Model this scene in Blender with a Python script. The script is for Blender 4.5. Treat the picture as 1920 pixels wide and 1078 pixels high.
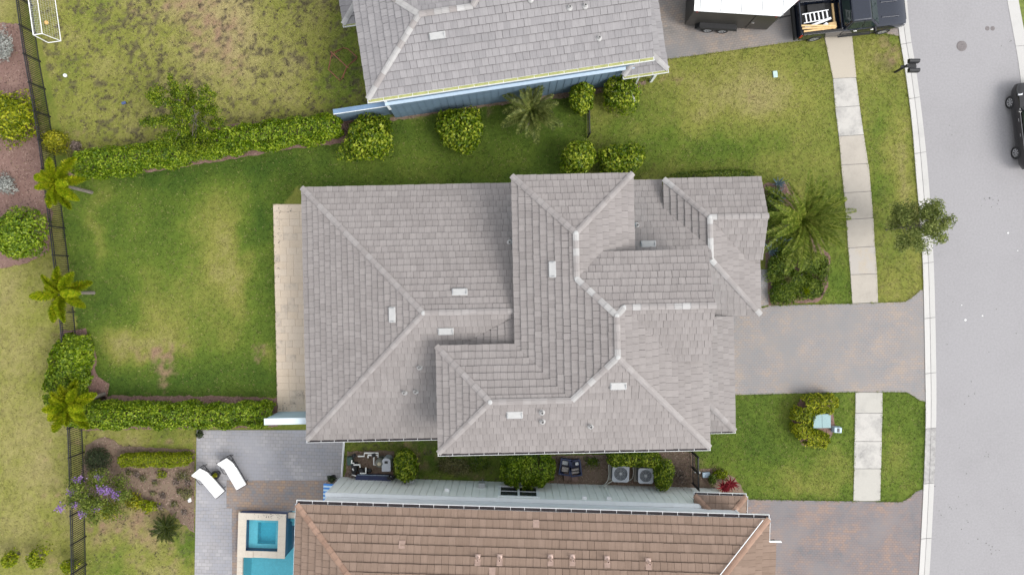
import bpy, math, random
import numpy as np
from mathutils import Matrix, Vector

random.seed(7)
rng = np.random.default_rng(7)
for _o in list(bpy.data.objects):
    bpy.data.objects.remove(_o)
C = bpy.context.scene.collection
SC = bpy.context.scene
R = math.radians

# ------------------------------------------------------------------ camera, light, exposure
H = 39.4                      # flying height of the drone, metres
F = 1280.0                    # focal length in photograph pixels
SPX = F / H
cam_d = bpy.data.cameras.new('camera')
cam_d.sensor_width = 36.0
cam_d.lens = 24.0
cam_d.clip_start = 0.5
cam_d.clip_end = 3000
cam = bpy.data.objects.new('camera', cam_d)
cam.location = (0, 0, H)
C.objects.link(cam)
SC.camera = cam

SUN_AZ_VEC = Vector((0.80, -0.42, 1.0)).normalized()      # towards the sun
world = bpy.data.worlds.new('World')
SC.world = world
world.use_nodes = True
wn, wl = world.node_tree.nodes, world.node_tree.links
sky = wn.new('ShaderNodeTexSky')
sky.sky_type = 'NISHITA'
sky.sun_disc = False
sky.sun_elevation = math.asin(SUN_AZ_VEC.z)
sky.sun_rotation = math.atan2(SUN_AZ_VEC.x, SUN_AZ_VEC.y)
sky.dust_density = 3.0
sky.air_density = 0.8
hs = wn.new('ShaderNodeHueSaturation')
hs.inputs['Saturation'].default_value = 0.22             # thin white overcast
wl.new(sky.outputs['Color'], hs.inputs['Color'])
oc = wn.new('ShaderNodeMix'); oc.data_type = 'RGBA'       # an even cloud layer over most of it
oc.inputs[0].default_value = 0.55
oc.inputs[7].default_value = (3.6, 3.65, 3.75, 1)
wl.new(hs.outputs['Color'], oc.inputs[6])
wl.new(oc.outputs[2], wn['Background'].inputs['Color'])
wn['Background'].inputs['Strength'].default_value = 0.15
sun_d = bpy.data.lights.new('sun', 'SUN')
sun_d.energy = 0.8
sun_d.angle = R(28)
sun_d.color = (1.0, 0.96, 0.9)
sun = bpy.data.objects.new('sun', sun_d)
sun.rotation_euler = SUN_AZ_VEC.to_track_quat('Z', 'Y').to_euler()
sun.location = (20, -10, 60)
C.objects.link(sun)
SC.view_settings.view_transform = 'Standard'
SC.view_settings.look = 'None'
SC.view_settings.exposure = 1.40
SC.view_settings.gamma = 1.0
SC.view_settings.use_curve_mapping = False
SC.render.engine = 'CYCLES'
SC.cycles.max_bounces = 6
SC.cycles.transparent_max_bounces = 8

# ------------------------------------------------------------------ small helpers
def P(px, py, h=0.0):
    return Vector(((px - 960) / F * (H - h), -(py - 539) / F * (H - h), h))

def P2(px, py, h=0.0):
    p = P(px, py, h)
    return (p.x, p.y)

def tag(o, label=None, cat=None, group=None, kind=None):
    if label: o['label'] = label
    if cat: o['category'] = cat
    if group: o['group'] = group
    if kind: o['kind'] = kind
    return o

def thing(name, label, cat, loc=(0, 0, 0), rz=0.0, group=None):
    o = bpy.data.objects.new(name, None)
    o.empty_display_size = 0.2
    C.objects.link(o)
    o.location = loc
    o.rotation_euler = (0, 0, rz)
    return tag(o, label, cat, group)

def link_mesh(name, me, parent=None, loc=None, rot=None, mw=None):
    o = bpy.data.objects.new(name, me)
    C.objects.link(o)
    if parent is not None:
        o.parent = parent
    if mw is not None:
        o.matrix_basis = mw
    if loc is not None: o.location = loc
    if rot is not None: o.rotation_euler = rot
    return o

def bevel(o, w=0.03, seg=2):
    m = o.modifiers.new('bevel', 'BEVEL')
    m.width = w; m.segments = seg; m.limit_method = 'ANGLE'; m.angle_limit = R(35)
    return o

class MB:
    """collects shapes, links them as one mesh object"""
    def __init__(s):
        s.v, s.f, s.m = [], [], []
    def add(s, vs, fs, mi=0, M=None):
        n = len(s.v)
        for p in vs:
            p = Vector(p)
            s.v.append(tuple(M @ p) if M is not None else tuple(p))
        for f in fs:
            s.f.append(tuple(i + n for i in f)); s.m.append(mi)
        return s
    def hexa(s, b, t, mi=0, M=None):          # 4 bottom, 4 top points, counterclockwise from above
        return s.add(list(b) + list(t), [(3, 2, 1, 0), (4, 5, 6, 7), (0, 1, 5, 4), (1, 2, 6, 5), (2, 3, 7, 6), (3, 0, 4, 7)], mi, M)
    def box(s, c, d, rz=0.0, mi=0, M=None):
        x, y, z = d[0] / 2, d[1] / 2, d[2] / 2
        T = Matrix.Translation(c) @ Matrix.Rotation(rz, 4, 'Z')
        if M is not None: T = M @ T
        return s.hexa([(-x, -y, -z), (x, -y, -z), (x, y, -z), (-x, y, -z)], [(-x, -y, z), (x, -y, z), (x, y, z), (-x, y, z)], mi, T)
    def box2(s, a, b, mi=0, M=None):
        return s.box([(a[i] + b[i]) / 2 for i in range(3)], [abs(b[i] - a[i]) for i in range(3)], 0, mi, M)
    def taper(s, a, b, mi=0, M=None):         # a, b = (x0,x1,y0,y1,z)
        q = lambda k: [(k[0], k[2], k[4]), (k[1], k[2], k[4]), (k[1], k[3], k[4]), (k[0], k[3], k[4])]
        return s.hexa(q(a), q(b), mi, M)
    def prism(s, poly, z0, z1, mi=0, M=None):
        a = sum(poly[i][0] * poly[(i + 1) % len(poly)][1] - poly[(i + 1) % len(poly)][0] * poly[i][1] for i in range(len(poly)))
        if a < 0: poly = poly[::-1]
        n = len(poly)
        vs = [(p[0], p[1], z0) for p in poly] + [(p[0], p[1], z1) for p in poly]
        fs = [tuple(range(n - 1, -1, -1)), tuple(range(n, 2 * n))] + [(i, (i + 1) % n, n + (i + 1) % n, n + i) for i in range(n)]
        return s.add(vs, fs, mi, M)
    def tube(s, pts, r, n=6, mi=0, M=None):
        pts = [Vector(p) for p in pts]
        rr = r if isinstance(r, (list, tuple)) else [r] * len(pts)
        vs, fs = [], []
        up = Vector((0, 0, 1))
        for i, p in enumerate(pts):
            d = (pts[min(i + 1, len(pts) - 1)] - pts[max(i - 1, 0)]).normalized()
            a = d.cross(up)
            if a.length < 1e-3: a = d.cross(Vector((1, 0, 0)))
            a.normalize(); b = d.cross(a)
            for k in range(n):
                t = 2 * math.pi * k / n
                vs.append(p + (a * math.cos(t) + b * math.sin(t)) * rr[i])
        for i in range(len(pts) - 1):
            for k in range(n):
                fs.append((i * n + k, i * n + (k + 1) % n, (i + 1) * n + (k + 1) % n, (i + 1) * n + k))
        fs.append(tuple(range(n - 1, -1, -1))); fs.append(tuple(range((len(pts) - 1) * n, len(pts) * n)))
        return s.add(vs, fs, mi, M)
    def lathe(s, prof, c=(0, 0, 0), n=14, mi=0, M=None, cap=True):
        vs, fs = [], []
        for r_, z in prof:
            for k in range(n):
                t = 2 * math.pi * k / n
                vs.append((c[0] + r_ * math.cos(t), c[1] + r_ * math.sin(t), c[2] + z))
        for i in range(len(prof) - 1):
            for k in range(n):
                fs.append((i * n + k, i * n + (k + 1) % n, (i + 1) * n + (k + 1) % n, (i + 1) * n + k))
        if cap:
            fs.append(tuple(range(n - 1, -1, -1))); fs.append(tuple(range((len(prof) - 1) * n, len(prof) * n)))
        return s.add(vs, fs, mi, M)
    def mesh(s, name, mats, smooth=False):
        me = bpy.data.meshes.new(name)
        me.from_pydata(s.v, [], s.f)
        for m in (mats if isinstance(mats, (list, tuple)) else [mats]): me.materials.append(m)
        me.polygons.foreach_set('material_index', s.m)
        if smooth: me.polygons.foreach_set('use_smooth', [True] * len(s.f))
        me.update()
        return me
    def build(s, name, mats, parent=None, loc=None, rot=None, smooth=False):
        return link_mesh(name, s.mesh(name, mats, smooth), parent, loc, rot)

def np_mesh(name, V, T, mat, attrs=None, smooth=False):
    """mesh from numpy vertices and triangles or quads; attrs = {name: (N,4) point colours}"""
    me = bpy.data.meshes.new(name)
    V = np.asarray(V, dtype=np.float32); T = np.asarray(T, dtype=np.int32)
    k = T.shape[1]
    me.vertices.add(len(V)); me.vertices.foreach_set('co', V.ravel())
    me.loops.add(T.size); me.loops.foreach_set('vertex_index', T.ravel())
    me.polygons.add(len(T))
    me.polygons.foreach_set('loop_start', np.arange(0, T.size, k, dtype=np.int32))
    me.polygons.foreach_set('loop_total', np.full(len(T), k, dtype=np.int32))
    if smooth: me.polygons.foreach_set('use_smooth', np.ones(len(T), dtype=bool))
    for an, A in (attrs or {}).items():
        a = me.attributes.new(an, 'FLOAT_COLOR', 'POINT')
        a.data.foreach_set('color', np.asarray(A, dtype=np.float32).ravel())
    me.materials.append(mat)
    me.update(calc_edges=True)
    return me

def catmull(pts, n=8):
    out = []
    p = [Vector(q) for q in pts]
    p = [p[0] * 2 - p[1]] + p + [p[-1] * 2 - p[-2]]
    for i in range(1, len(p) - 2):
        for k in range(n):
            t = k / n
            out.append(0.5 * ((2 * p[i]) + (p[i + 1] - p[i - 1]) * t + (2 * p[i - 1] - 5 * p[i] + 4 * p[i + 1] - p[i + 2]) * t * t + (3 * p[i] - p[i - 1] - 3 * p[i + 1] + p[i + 2]) * t ** 3))
    out.append(p[-2])
    return out

# numpy value noise
def vnoise(x, y, seed=0):
    xi = np.floor(x).astype(np.int64); yi = np.floor(y).astype(np.int64)
    xf = x - xi; yf = y - yi
    u = xf * xf * (3 - 2 * xf); v = yf * yf * (3 - 2 * yf)
    def hsh(a, b):
        n = (a * 374761393 + b * 668265263 + seed * 1442695041) & 0xFFFFFFFF
        n = ((n ^ (n >> 13)) * 1274126177) & 0xFFFFFFFF
        return ((n ^ (n >> 16)) & 0xFFFF) / 65535.0
    a, b, c, d = hsh(xi, yi), hsh(xi + 1, yi), hsh(xi, yi + 1), hsh(xi + 1, yi + 1)
    return (a * (1 - u) + b * u) * (1 - v) + (c * (1 - u) + d * u) * v

def fbm(x, y, seed=0, oct=4):
    s, a, t = 0, 0.5, 0
    for i in range(oct):
        s = s + a * vnoise(x * 2 ** i, y * 2 ** i, seed + i * 17); t += a; a *= 0.55
    return s / t

def in_poly(x, y, poly):
    x = np.asarray(x); y = np.asarray(y)
    r = np.zeros(x.shape, dtype=bool)
    n = len(poly)
    for i in range(n):
        x1, y1 = poly[i]; x2, y2 = poly[(i + 1) % n]
        if y1 == y2: continue
        c = ((y1 > y) != (y2 > y)) & (x < (x2 - x1) * (y - y1) / (y2 - y1) + x1)
        r ^= c
    return r

# ------------------------------------------------------------------ materials
def new_mat(name):
    m = bpy.data.materials.new(name)
    m.use_nodes = True
    nt = m.node_tree
    return m, nt.nodes, nt.links, nt.nodes['Principled BSDF']

def mixc(N, L, fac, a, b, mode='MIX'):
    n = N.new('ShaderNodeMix'); n.data_type = 'RGBA'; n.blend_type = mode; n.clamp_factor = True
    for idx, val in ((0, fac), (6, a), (7, b)):
        if isinstance(val, (int, float)): n.inputs[idx].default_value = val
        elif isinstance(val, (tuple, list)): n.inputs[idx].default_value = (*val[:3], 1)
        else: L.new(val, n.inputs[idx])
    return n.outputs[2]

def noise(N, L, scale, vec=None, detail=4, rough=0.6):
    n = N.new('ShaderNodeTexNoise')
    n.inputs['Scale'].default_value = scale; n.inputs['Detail'].default_value = detail; n.inputs['Roughness'].default_value = rough
    if vec is not None: L.new(vec, n.inputs['Vector'])
    return n.outputs['Fac']

def rng_map(N, L, v, a, b, c=0.0, d=1.0):
    n = N.new('ShaderNodeMapRange')
    L.new(v, n.inputs[0])
    for i, x in enumerate((a, b, c, d)): n.inputs[i + 1].default_value = x
    return n.outputs[0]

def position(N):
    return N.new('ShaderNodeNewGeometry').outputs['Position']

def bump(N, L, b, h, strength=0.4, dist=0.02):
    n = N.new('ShaderNodeBump')
    n.inputs['Strength'].default_value = strength; n.inputs['Distance'].default_value = dist
    L.new(h, n.inputs['Height']); L.new(n.outputs['Normal'], b.inputs['Normal'])

def simple(name, col, rough=0.6, var=0.15, scale=6.0, metal=0.0, spec=0.5, bmp=0.0):
    m, N, L, b = new_mat(name)
    p = position(N)
    dark = tuple(c * (1 - var) for c in col); light = tuple(min(1, c * (1 + var)) for c in col)
    f = noise(N, L, scale, p)
    L.new(mixc(N, L, rng_map(N, L, f, 0.3, 0.7), dark, light), b.inputs['Base Color'])
    b.inputs['Roughness'].default_value = rough
    b.inputs['Metallic'].default_value = metal
    b.inputs['Specular IOR Level'].default_value = spec
    if bmp: bump(N, L, b, noise(N, L, scale * 6, p), bmp)
    return m

def stained(name, col, stain, amount=0.5, scale=0.6, rough=0.85, fine=40.0):
    m, N, L, b = new_mat(name)
    p = position(N)
    s = rng_map(N, L, noise(N, L, scale, p, 6, 0.65), 0.62 - 0.25 * amount, 0.78)
    s2 = rng_map(N, L, noise(N, L, scale * 7, p, 5, 0.7), 0.35, 0.7, 0.35, 1.0)
    mm = N.new('ShaderNodeMath'); mm.operation = 'MULTIPLY'; L.new(s, mm.inputs[0]); L.new(s2, mm.inputs[1])
    c = mixc(N, L, mm.outputs[0], col, stain)
    f = rng_map(N, L, noise(N, L, fine, p, 3), 0.25, 0.75, 0.90, 1.08)
    cc = N.new('ShaderNodeMix'); cc.data_type = 'RGBA'; cc.blend_type = 'MULTIPLY'; cc.inputs[0].default_value = 1
    L.new(c, cc.inputs[6]); L.new(f, cc.inputs[7])
    L.new(cc.outputs[2], b.inputs['Base Color'])
    b.inputs['Roughness'].default_value = rough
    bump(N, L, b, noise(N, L, fine * 2, p), 0.25, 0.01)
    return m

def leaf_mat(name, dark, mid, light, rough=0.45, trans=0.25, clump=1.4, spec=0.22):
    m, N, L, b = new_mat(name)
    g = N.new('ShaderNodeNewGeometry')
    r = N.new('ShaderNodeValToRGB')
    e = r.color_ramp.elements
    e[0].position = 0.0; e[0].color = (*dark, 1); e[1].position = 1.0; e[1].color = (*light, 1)
    k = e.new(0.55); k.color = (*mid, 1)
    nz = rng_map(N, L, noise(N, L, clump, g.outputs['Position'], 3), 0.3, 0.7, -0.25, 0.25)
    ad = N.new('ShaderNodeMath'); ad.operation = 'ADD'; ad.use_clamp = True
    L.new(g.outputs['Random Per Island'], ad.inputs[0]); L.new(nz, ad.inputs[1])
    L.new(ad.outputs[0], r.inputs['Fac'])
    L.new(r.outputs['Color'], b.inputs['Base Color'])
    b.inputs['Roughness'].default_value = rough
    b.inputs['Specular IOR Level'].default_value = spec
    tr = N.new('ShaderNodeBsdfTranslucent'); L.new(r.outputs['Color'], tr.inputs['Color'])
    mx = N.new('ShaderNodeMixShader'); mx.inputs[0].default_value = trans
    L.new(b.outputs[0], mx.inputs[1]); L.new(tr.outputs[0], mx.inputs[2])
    L.new(mx.outputs[0], N['Material Output'].inputs['Surface'])
    return m

def attr_mat(name, rough=0.9, fine=30.0, isl=False):
    """colour from the mesh's own albedo attribute with fine relief"""
    m, N, L, b = new_mat(name)
    a = N.new('ShaderNodeAttribute'); a.attribute_name = 'albedo'
    p = position(N)
    if isl:
        f = rng_map(N, L, N.new('ShaderNodeNewGeometry').outputs['Random Per Island'], 0, 1, 0.5, 1.6)
    else:
        f = rng_map(N, L, noise(N, L, fine, p, 4, 0.7), 0.25, 0.75, 0.7, 1.25)
    c = mixc(N, L, 1.0, a.outputs['Color'], f, 'MULTIPLY')
    L.new(c, b.inputs['Base Color'])
    b.inputs['Roughness'].default_value = rough
    b.inputs['Specular IOR Level'].default_value = 0.25
    if not isl: bump(N, L, b, noise(N, L, fine, p, 4, 0.7), 0.5, 0.03)
    return m

def paver_mat(name, cols, ang=0.0, bw=0.2, bh=0.15, scale=0.9, wear=None):
    m, N, L, b = new_mat(name)
    p = position(N)
    mp = N.new('ShaderNodeMapping'); mp.inputs['Rotation'].default_value = (0, 0, ang)
    L.new(p, mp.inputs['Vector'])
    def brick(c1, c2, mo, bias=0.0):
        t = N.new('ShaderNodeTexBrick')
        t.inputs['Scale'].default_value = 1.0
        t.inputs['Brick Width'].default_value = bw; t.inputs['Row Height'].default_value = bh
        t.inputs['Mortar Size'].default_value = 0.010; t.inputs['Mortar Smooth'].default_value = 0.2; t.inputs['Bias'].default_value = bias
        t.inputs['Color1'].default_value = (*c1, 1); t.inputs['Color2'].default_value = (*c2, 1); t.inputs['Mortar'].default_value = (*mo, 1)
        L.new(mp.outputs[0], t.inputs['Vector'])
        return t
    t1 = brick((0, 0, 0), (1, 1, 1), (0.5, 0.5, 0.5))
    # which colour a paver has: its own lot plus the neighbourhood it was laid in
    nz = rng_map(N, L, noise(N, L, scale, p, 3, 0.6), 0.3, 0.7, 0.0, 1.0)
    add = N.new('ShaderNodeMath'); add.operation = 'MULTIPLY_ADD'; add.use_clamp = True
    sep = N.new('ShaderNodeSeparateColor'); L.new(t1.outputs['Color'], sep.inputs[0])
    L.new(sep.outputs[0], add.inputs[0]); add.inputs[1].default_value = 0.5
    sc = N.new('ShaderNodeMath'); sc.operation = 'MULTIPLY'; sc.inputs[1].default_value = 0.62; L.new(nz, sc.inputs[0])
    L.new(sc.outputs[0], add.inputs[2])
    r = N.new('ShaderNodeValToRGB'); e = r.color_ramp.elements
    e[0].position = 0.12; e[0].color = (*cols[0], 1); e[1].position = 0.9; e[1].color = (*cols[-1], 1)
    for i, c in enumerate(cols[1:-1]):
        k = e.new(0.12 + 0.78 * (i + 1) / (len(cols) - 1)); k.color = (*c, 1)
    L.new(add.outputs[0], r.inputs['Fac'])
    t2 = brick((1, 1, 1), (0.90, 0.90, 0.90), (0.66, 0.645, 0.62))
    c = mixc(N, L, 1.0, r.outputs['Color'], t2.outputs['Color'], 'MULTIPLY')
    if wear:
        w = rng_map(N, L, noise(N, L, 0.35, p, 5, 0.6), 0.45, 0.62)
        c = mixc(N, L, w, c, mixc(N, L, 0.65, c, wear))
    L.new(c, b.inputs['Base Color'])
    b.inputs['Roughness'].default_value = 0.85
    bump(N, L, b, t2.outputs['Fac'], -0.6, 0.01)
    return m

def tile_mat(name, dark, mid, light, moss=None):
    """roof tile: lot colour per tile, streaks running down the slope"""
    m, N, L, b = new_mat(name)
    a = N.new('ShaderNodeAttribute'); a.attribute_name = 'lot'
    oi = N.new('ShaderNodeObjectInfo')
    s = N.new('ShaderNodeSeparateColor'); L.new(a.outputs['Color'], s.inputs[0])
    # attribute: red = lot of a tile in the joined field, green = 1 where the tile is an object of its own
    ml = N.new('ShaderNodeMath'); ml.operation = 'MULTIPLY_ADD'
    L.new(oi.outputs['Random'], ml.inputs[0]); L.new(s.outputs[1], ml.inputs[1]); L.new(s.outputs[0], ml.inputs[2])
    r = N.new('ShaderNodeValToRGB'); e = r.color_ramp.elements
    e[0].position = 0; e[0].color = (*dark, 1); e[1].position = 1; e[1].color = (*light, 1)
    k = e.new(0.45); k.color = (*mid, 1)
    p = position(N)
    big = rng_map(N, L, noise(N, L, 0.35, p, 4), 0.3, 0.7, -0.22, 0.22)
    ad = N.new('ShaderNodeMath'); ad.operation = 'ADD'; ad.use_clamp = True
    L.new(ml.outputs[0], ad.inputs[0]); L.new(big, ad.inputs[1]); L.new(ad.outputs[0], r.inputs['Fac'])
    uv = N.new('ShaderNodeUVMap')
    mp = N.new('ShaderNodeMapping'); mp.inputs['Scale'].default_value = (26, 1.6, 1)
    L.new(uv.outputs[0], mp.inputs['Vector'])
    of = N.new('ShaderNodeCombineXYZ'); ms = N.new('ShaderNodeMath'); ms.operation = 'MULTIPLY'; ms.inputs[1].default_value = 57.0
    L.new(ml.outputs[0], ms.inputs[0]); L.new(ms.outputs[0], of.inputs[2])
    va = N.new('ShaderNodeVectorMath'); va.operation = 'ADD'; L.new(mp.outputs[0], va.inputs[0]); L.new(of.outputs[0], va.inputs[1])
    st = rng_map(N, L, noise(N, L, 1.0, va.outputs[0], 3, 0.7), 0.28, 0.72, 0.86, 1.10)
    c = mixc(N, L, 1.0, r.outputs['Color'], st, 'MULTIPLY')
    if moss:
        f = rng_map(N, L, noise(N, L, 0.9, p, 6, 0.7), 0.55, 0.75, 0.0, 0.55)
        c = mixc(N, L, f, c, moss)
    L.new(c, b.inputs['Base Color'])
    b.inputs['Roughness'].default_value = 0.8
    b.inputs['Specular IOR Level'].default_value = 0.3
    bump(N, L, b, noise(N, L, 60, p), 0.3, 0.006)
    return m

M = {}
M['black_metal'] = simple('black_metal', (0.013, 0.013, 0.015), 0.6, 0.2)
M['white_paint'] = simple('white_paint', (0.74, 0.75, 0.76), 0.5, 0.04, 1.5)
M['white_metal'] = simple('white_metal', (0.72, 0.73, 0.74), 0.4, 0.05)
M['dark_dirt'] = simple('dark_dirt', (0.016, 0.012, 0.014), 0.9, 0.4, 9)
M['pollen'] = simple('pollen', (0.30, 0.31, 0.12), 0.9, 0.2, 5)
M['trunk'] = simple('trunk', (0.17, 0.15, 0.13), 0.9, 0.35, 12, bmp=0.5)
M['rubber'] = simple('rubber', (0.016, 0.016, 0.017), 0.8, 0.2)
M['alloy'] = simple('alloy', (0.55, 0.55, 0.56), 0.3, 0.1, metal=0.6)
M['grey_metal'] = simple('grey_metal', (0.36, 0.37, 0.38), 0.4, 0.12, metal=0.3)
M['pvc'] = simple('pvc', (0.78, 0.78, 0.76), 0.35, 0.04)
M['chrome'] = simple('chrome', (0.7, 0.7, 0.7), 0.15, 0.05, metal=1.0)
M['red_lens'] = simple('red_lens', (0.35, 0.02, 0.015), 0.2, 0.1)
M['clear_lens'] = simple('clear_lens', (0.7, 0.72, 0.75), 0.1, 0.05)

def car_paint(name, col, rough=0.12):
    m, N, L, b = new_mat(name)
    f = noise(N, L, 3.0, position(N))
    L.new(mixc(N, L, f, tuple(c * 0.9 for c in col), tuple(c * 1.1 for c in col)), b.inputs['Base Color'])
    b.inputs['Roughness'].default_value = rough
    b.inputs['Metallic'].default_value = 0.15
    b.inputs['Coat Weight'].default_value = 0.7; b.inputs['Specular IOR Level'].default_value = 0.3
    b.inputs['Coat Roughness'].default_value = 0.04
    return m
M['truck_paint'] = car_paint('truck_paint', (0.008, 0.012, 0.024))
M['suv_paint'] = car_paint('suv_paint', (0.014, 0.013, 0.014))
M['car_glass'] = simple('car_glass', (0.02, 0.032, 0.03), 0.05, 0.1)
M['trailer_black'] = simple('trailer_black', (0.035, 0.033, 0.031), 0.4, 0.15, 1.5)
M['pine'] = simple('pine', (0.55, 0.38, 0.18), 0.7, 0.15, 8)

# ------------------------------------------------------------------ ground colour fields (albedo)
LUSH = np.array([0.040, 0.078, 0.008]); MIDG = np.array([0.088, 0.128, 0.015])
YELG = np.array([0.175, 0.180, 0.038]); STRAW = np.array([0.262, 0.222, 0.100]); BARE = np.array([0.225, 0.150, 0.095]); PIT = np.array([0.068, 0.054, 0.038])
def poly_px(*p): return list(p)
REG = {   # name: (polygon in ground pixels, dryness, spread of noise, pits)
    'back': (poly_px((110, 330), (640, 240), (560, 345), (530, 385), (530, 745), (160, 745), (130, 560)), 0.16, 0.34, 0.0),
    'north_side': (poly_px((640, 215), (1100, 150), (1240, 100), (1250, 340), (560, 355), (560, 260)), 0.22, 0.34, 0.05),
    'north_front': (poly_px((1100, 150), (1255, 105), (1560, 60), (1610, 570), (1430, 580), (1240, 345), (1100, 345)), 0.54, 0.34, 0.1),
    'verge_north': (poly_px((1590, 40), (1700, 20), (1740, 560), (1630, 575)), 0.58, 0.40, 0.2),
    'top_yard': (poly_px((30, -60), (700, -60), (700, 190), (640, 235), (130, 310), (60, 0)), 0.72, 0.32, 0.9),
    'far_left': (poly_px((-120, -80), (30, -80), (140, 560), (165, 1200), (-120, 1200)), 0.77, 0.28, 0.2),
    'low_left': (poly_px((150, 800), (370, 800), (370, 1200), (160, 1200)), 0.66, 0.5, 0.3),
    'south_front': (poly_px((1290, 740), (1610, 730), (1610, 945), (1290, 945)), 0.34, 0.34, 0.05),
    'verge_south': (poly_px((1640, 730), (1745, 730), (1745, 950), (1640, 950)), 0.34, 0.36, 0.1),
    'side_yard': (poly_px((640, 800), (1310, 800), (1310, 925), (640, 925)), 0.42, 0.5, 0.5),
}
DRY = [  # cx, cy, rx, ry, amount
    (410, 450, 50, 120, 0.42), (400, 530, 60, 60, 0.30), (290, 560, 70, 90, 0.42), (270, 645, 110, 30, 0.40), (330, 610, 60, 50, 0.2), (440, 520, 30, 80, 0.34), (430, 620, 60, 40, 0.22),
    (180, 430, 26, 80, 0.50), (230, 640, 50, 30, 0.35), (360, 400, 60, 50, 0.22), (480, 400, 20, 90, -0.22), (200, 590, 50, 70, -0.2), (330, 715, 200, 30, -0.2), (340, 320, 240, 28, -0.2),
    (500, 660, 16, 26, 0.5), (920, 300, 120, 24, 0.24), (880, 330, 240, 14, 0.1), (1020, 310, 60, 26, -0.1),
    (1390, 150, 160, 80, 0.25), (1400, 190, 40, 40, 0.18), (1470, 190, 110, 60, 0.12), (1250, 280, 140, 40, -0.28), (1180, 220, 60, 40, -0.2), (1400, 280, 100, 40, -0.16), (1560, 400, 40, 160, -0.1), (1560, 530, 40, 40, -0.3),
    (1650, 110, 40, 40, 0.2), (1640, 240, 26, 40, -0.25), (1655, 330, 20, 60, -0.2), (1700, 340, 14, 90, 0.3), (1660, 430, 60, 60, -0.25), (1670, 540, 50, 30, 0.1),
    (640, 150, 60, 60, -0.4), (660, 60, 40, 90, -0.3), (180, 60, 70, 80, -0.12), (430, 60, 100, 90, 0.3), (570, 40, 60, 60, 0.0), (300, 110, 60, 60, -0.1),
    (1500, 905, 70, 20, 0.3), (1560, 870, 40, 40, 0.2), (1400, 800, 90, 50, -0.1), (1420, 860, 70, 40, -0.12), (1690, 860, 30, 60, 0.12),
    (230, 1000, 90, 70, 0.2), (220, 1060, 50, 40, -0.3), (350, 1020, 20, 60, -0.4), (250, 830, 90, 14, 0.1), (100, 1000, 30, 60, -0.2), (60, 820, 60, 90, 0.1), (40, 20, 40, 30, -0.1),
    (760, 840, 120, 14, -0.2), (1230, 860, 50, 30, -0.1), (860, 870, 80, 20, -0.1),
]
BROWN = [
    (298, 668, 28, 24, 0.62), (303, 698, 14, 24, 0.75), (290, 650, 45, 16, 0.4), (390, 50, 60, 60, 0.42), (420, 95, 40, 50, 0.45), (345, 10, 60, 30, 0.40), (250, 20, 50, 30, 0.2), (495, 655, 16, 22, 0.4),
    (130, 270, 36, 30, 0.5), (1405, 195, 30, 30, 0.12), (1660, 92, 30, 20, 0.6), (250, 980, 70, 40, 0.6), (300, 1020, 40, 60, 0.35), (200, 990, 30, 30, 0.4), (270, 830, 120, 16, 0.4),
    (860, 885, 60, 16, 0.5), (1180, 890, 140, 24, 1.0), (1040, 895, 60, 14, 0.8), (690, 200, 60, 10, 0.0), (1275, 890, 30, 30, 0.9), (750, 845, 40, 10, 0.4), (810, 205, 140, 10, 0.4), (780, 880, 30, 26, 0.7),
    (110, 560, 14, 60, 0.35), (1250, 150, 40, 12, 0.4), (95, 960, 30, 140, 0.15),
]
def ground_fields(x, y):
    px = 960 + x * SPX; py = 539 - y * SPX
    wx = px + (fbm(x * 0.7, y * 0.7, 5) - 0.5) * 60; wy = py + (fbm(x * 0.7, y * 0.7, 9) - 0.5) * 60
    base = np.full(px.shape, 0.55); spread = np.full(px.shape, 0.3); pits = np.full(px.shape, 0.1)
    for nm, (pl, d, s, pt) in REG.items():
        k = in_poly(px, py, pl)
        base[k] = d; spread[k] = s; pits[k] = pt
    d = base + (fbm(x * 0.55, y * 0.55, 1, 5) - 0.5) * spread * 1.3 + (fbm(x * 2.5, y * 2.5, 31, 4) - 0.5) * spread * 0.35 + (vnoise(x * 11, y * 11, 37) - 0.5) * spread * 0.35
    for cx, cy, rx, ry, a in DRY:
        q = ((wx - cx) / rx) ** 2 + ((wy - cy) / ry) ** 2
        d = d + 0.8 * a * np.exp(-q * 0.9)
    b = np.zeros(px.shape)
    for cx, cy, rx, ry, a in BROWN:
        q = ((wx - cx) / rx) ** 2 + ((wy - cy) / ry) ** 2
        b = b + a * np.exp(-q * 0.9)
    b = np.clip((b - 0.28 + (fbm(x * 3.0, y * 3.0, 77, 4) - 0.5) * 1.5) * 1.5, 0, 1) * (b > 0.08)
    pit = np.clip((fbm(x * 4.6, y * 4.6, 55, 3) + 0.25 * (fbm(x * 0.6, y * 0.6, 66, 2) - 0.5) - 0.56) * 9, 0, 1) * pits
    return np.clip(d, 0, 1), b, pit

def ground_colour(x, y):
    d, b, pit = ground_fields(x, y)
    stops = [LUSH, MIDG, YELG, STRAW]; pos = [0.0, 0.35, 0.68, 1.0]
    col = np.stack([np.interp(d, pos, [s[i] for s in stops]) for i in range(3)], axis=-1)
    col = col * (1 - b[..., None]) + BARE * b[..., None]
    col = col * (1 - 0.75 * pit[..., None]) + PIT * 0.75 * pit[..., None]
    v = 0.86 + 0.28 * fbm(x * 9, y * 9, 3, 2)
    return col * v[..., None], d, b, pit

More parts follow.
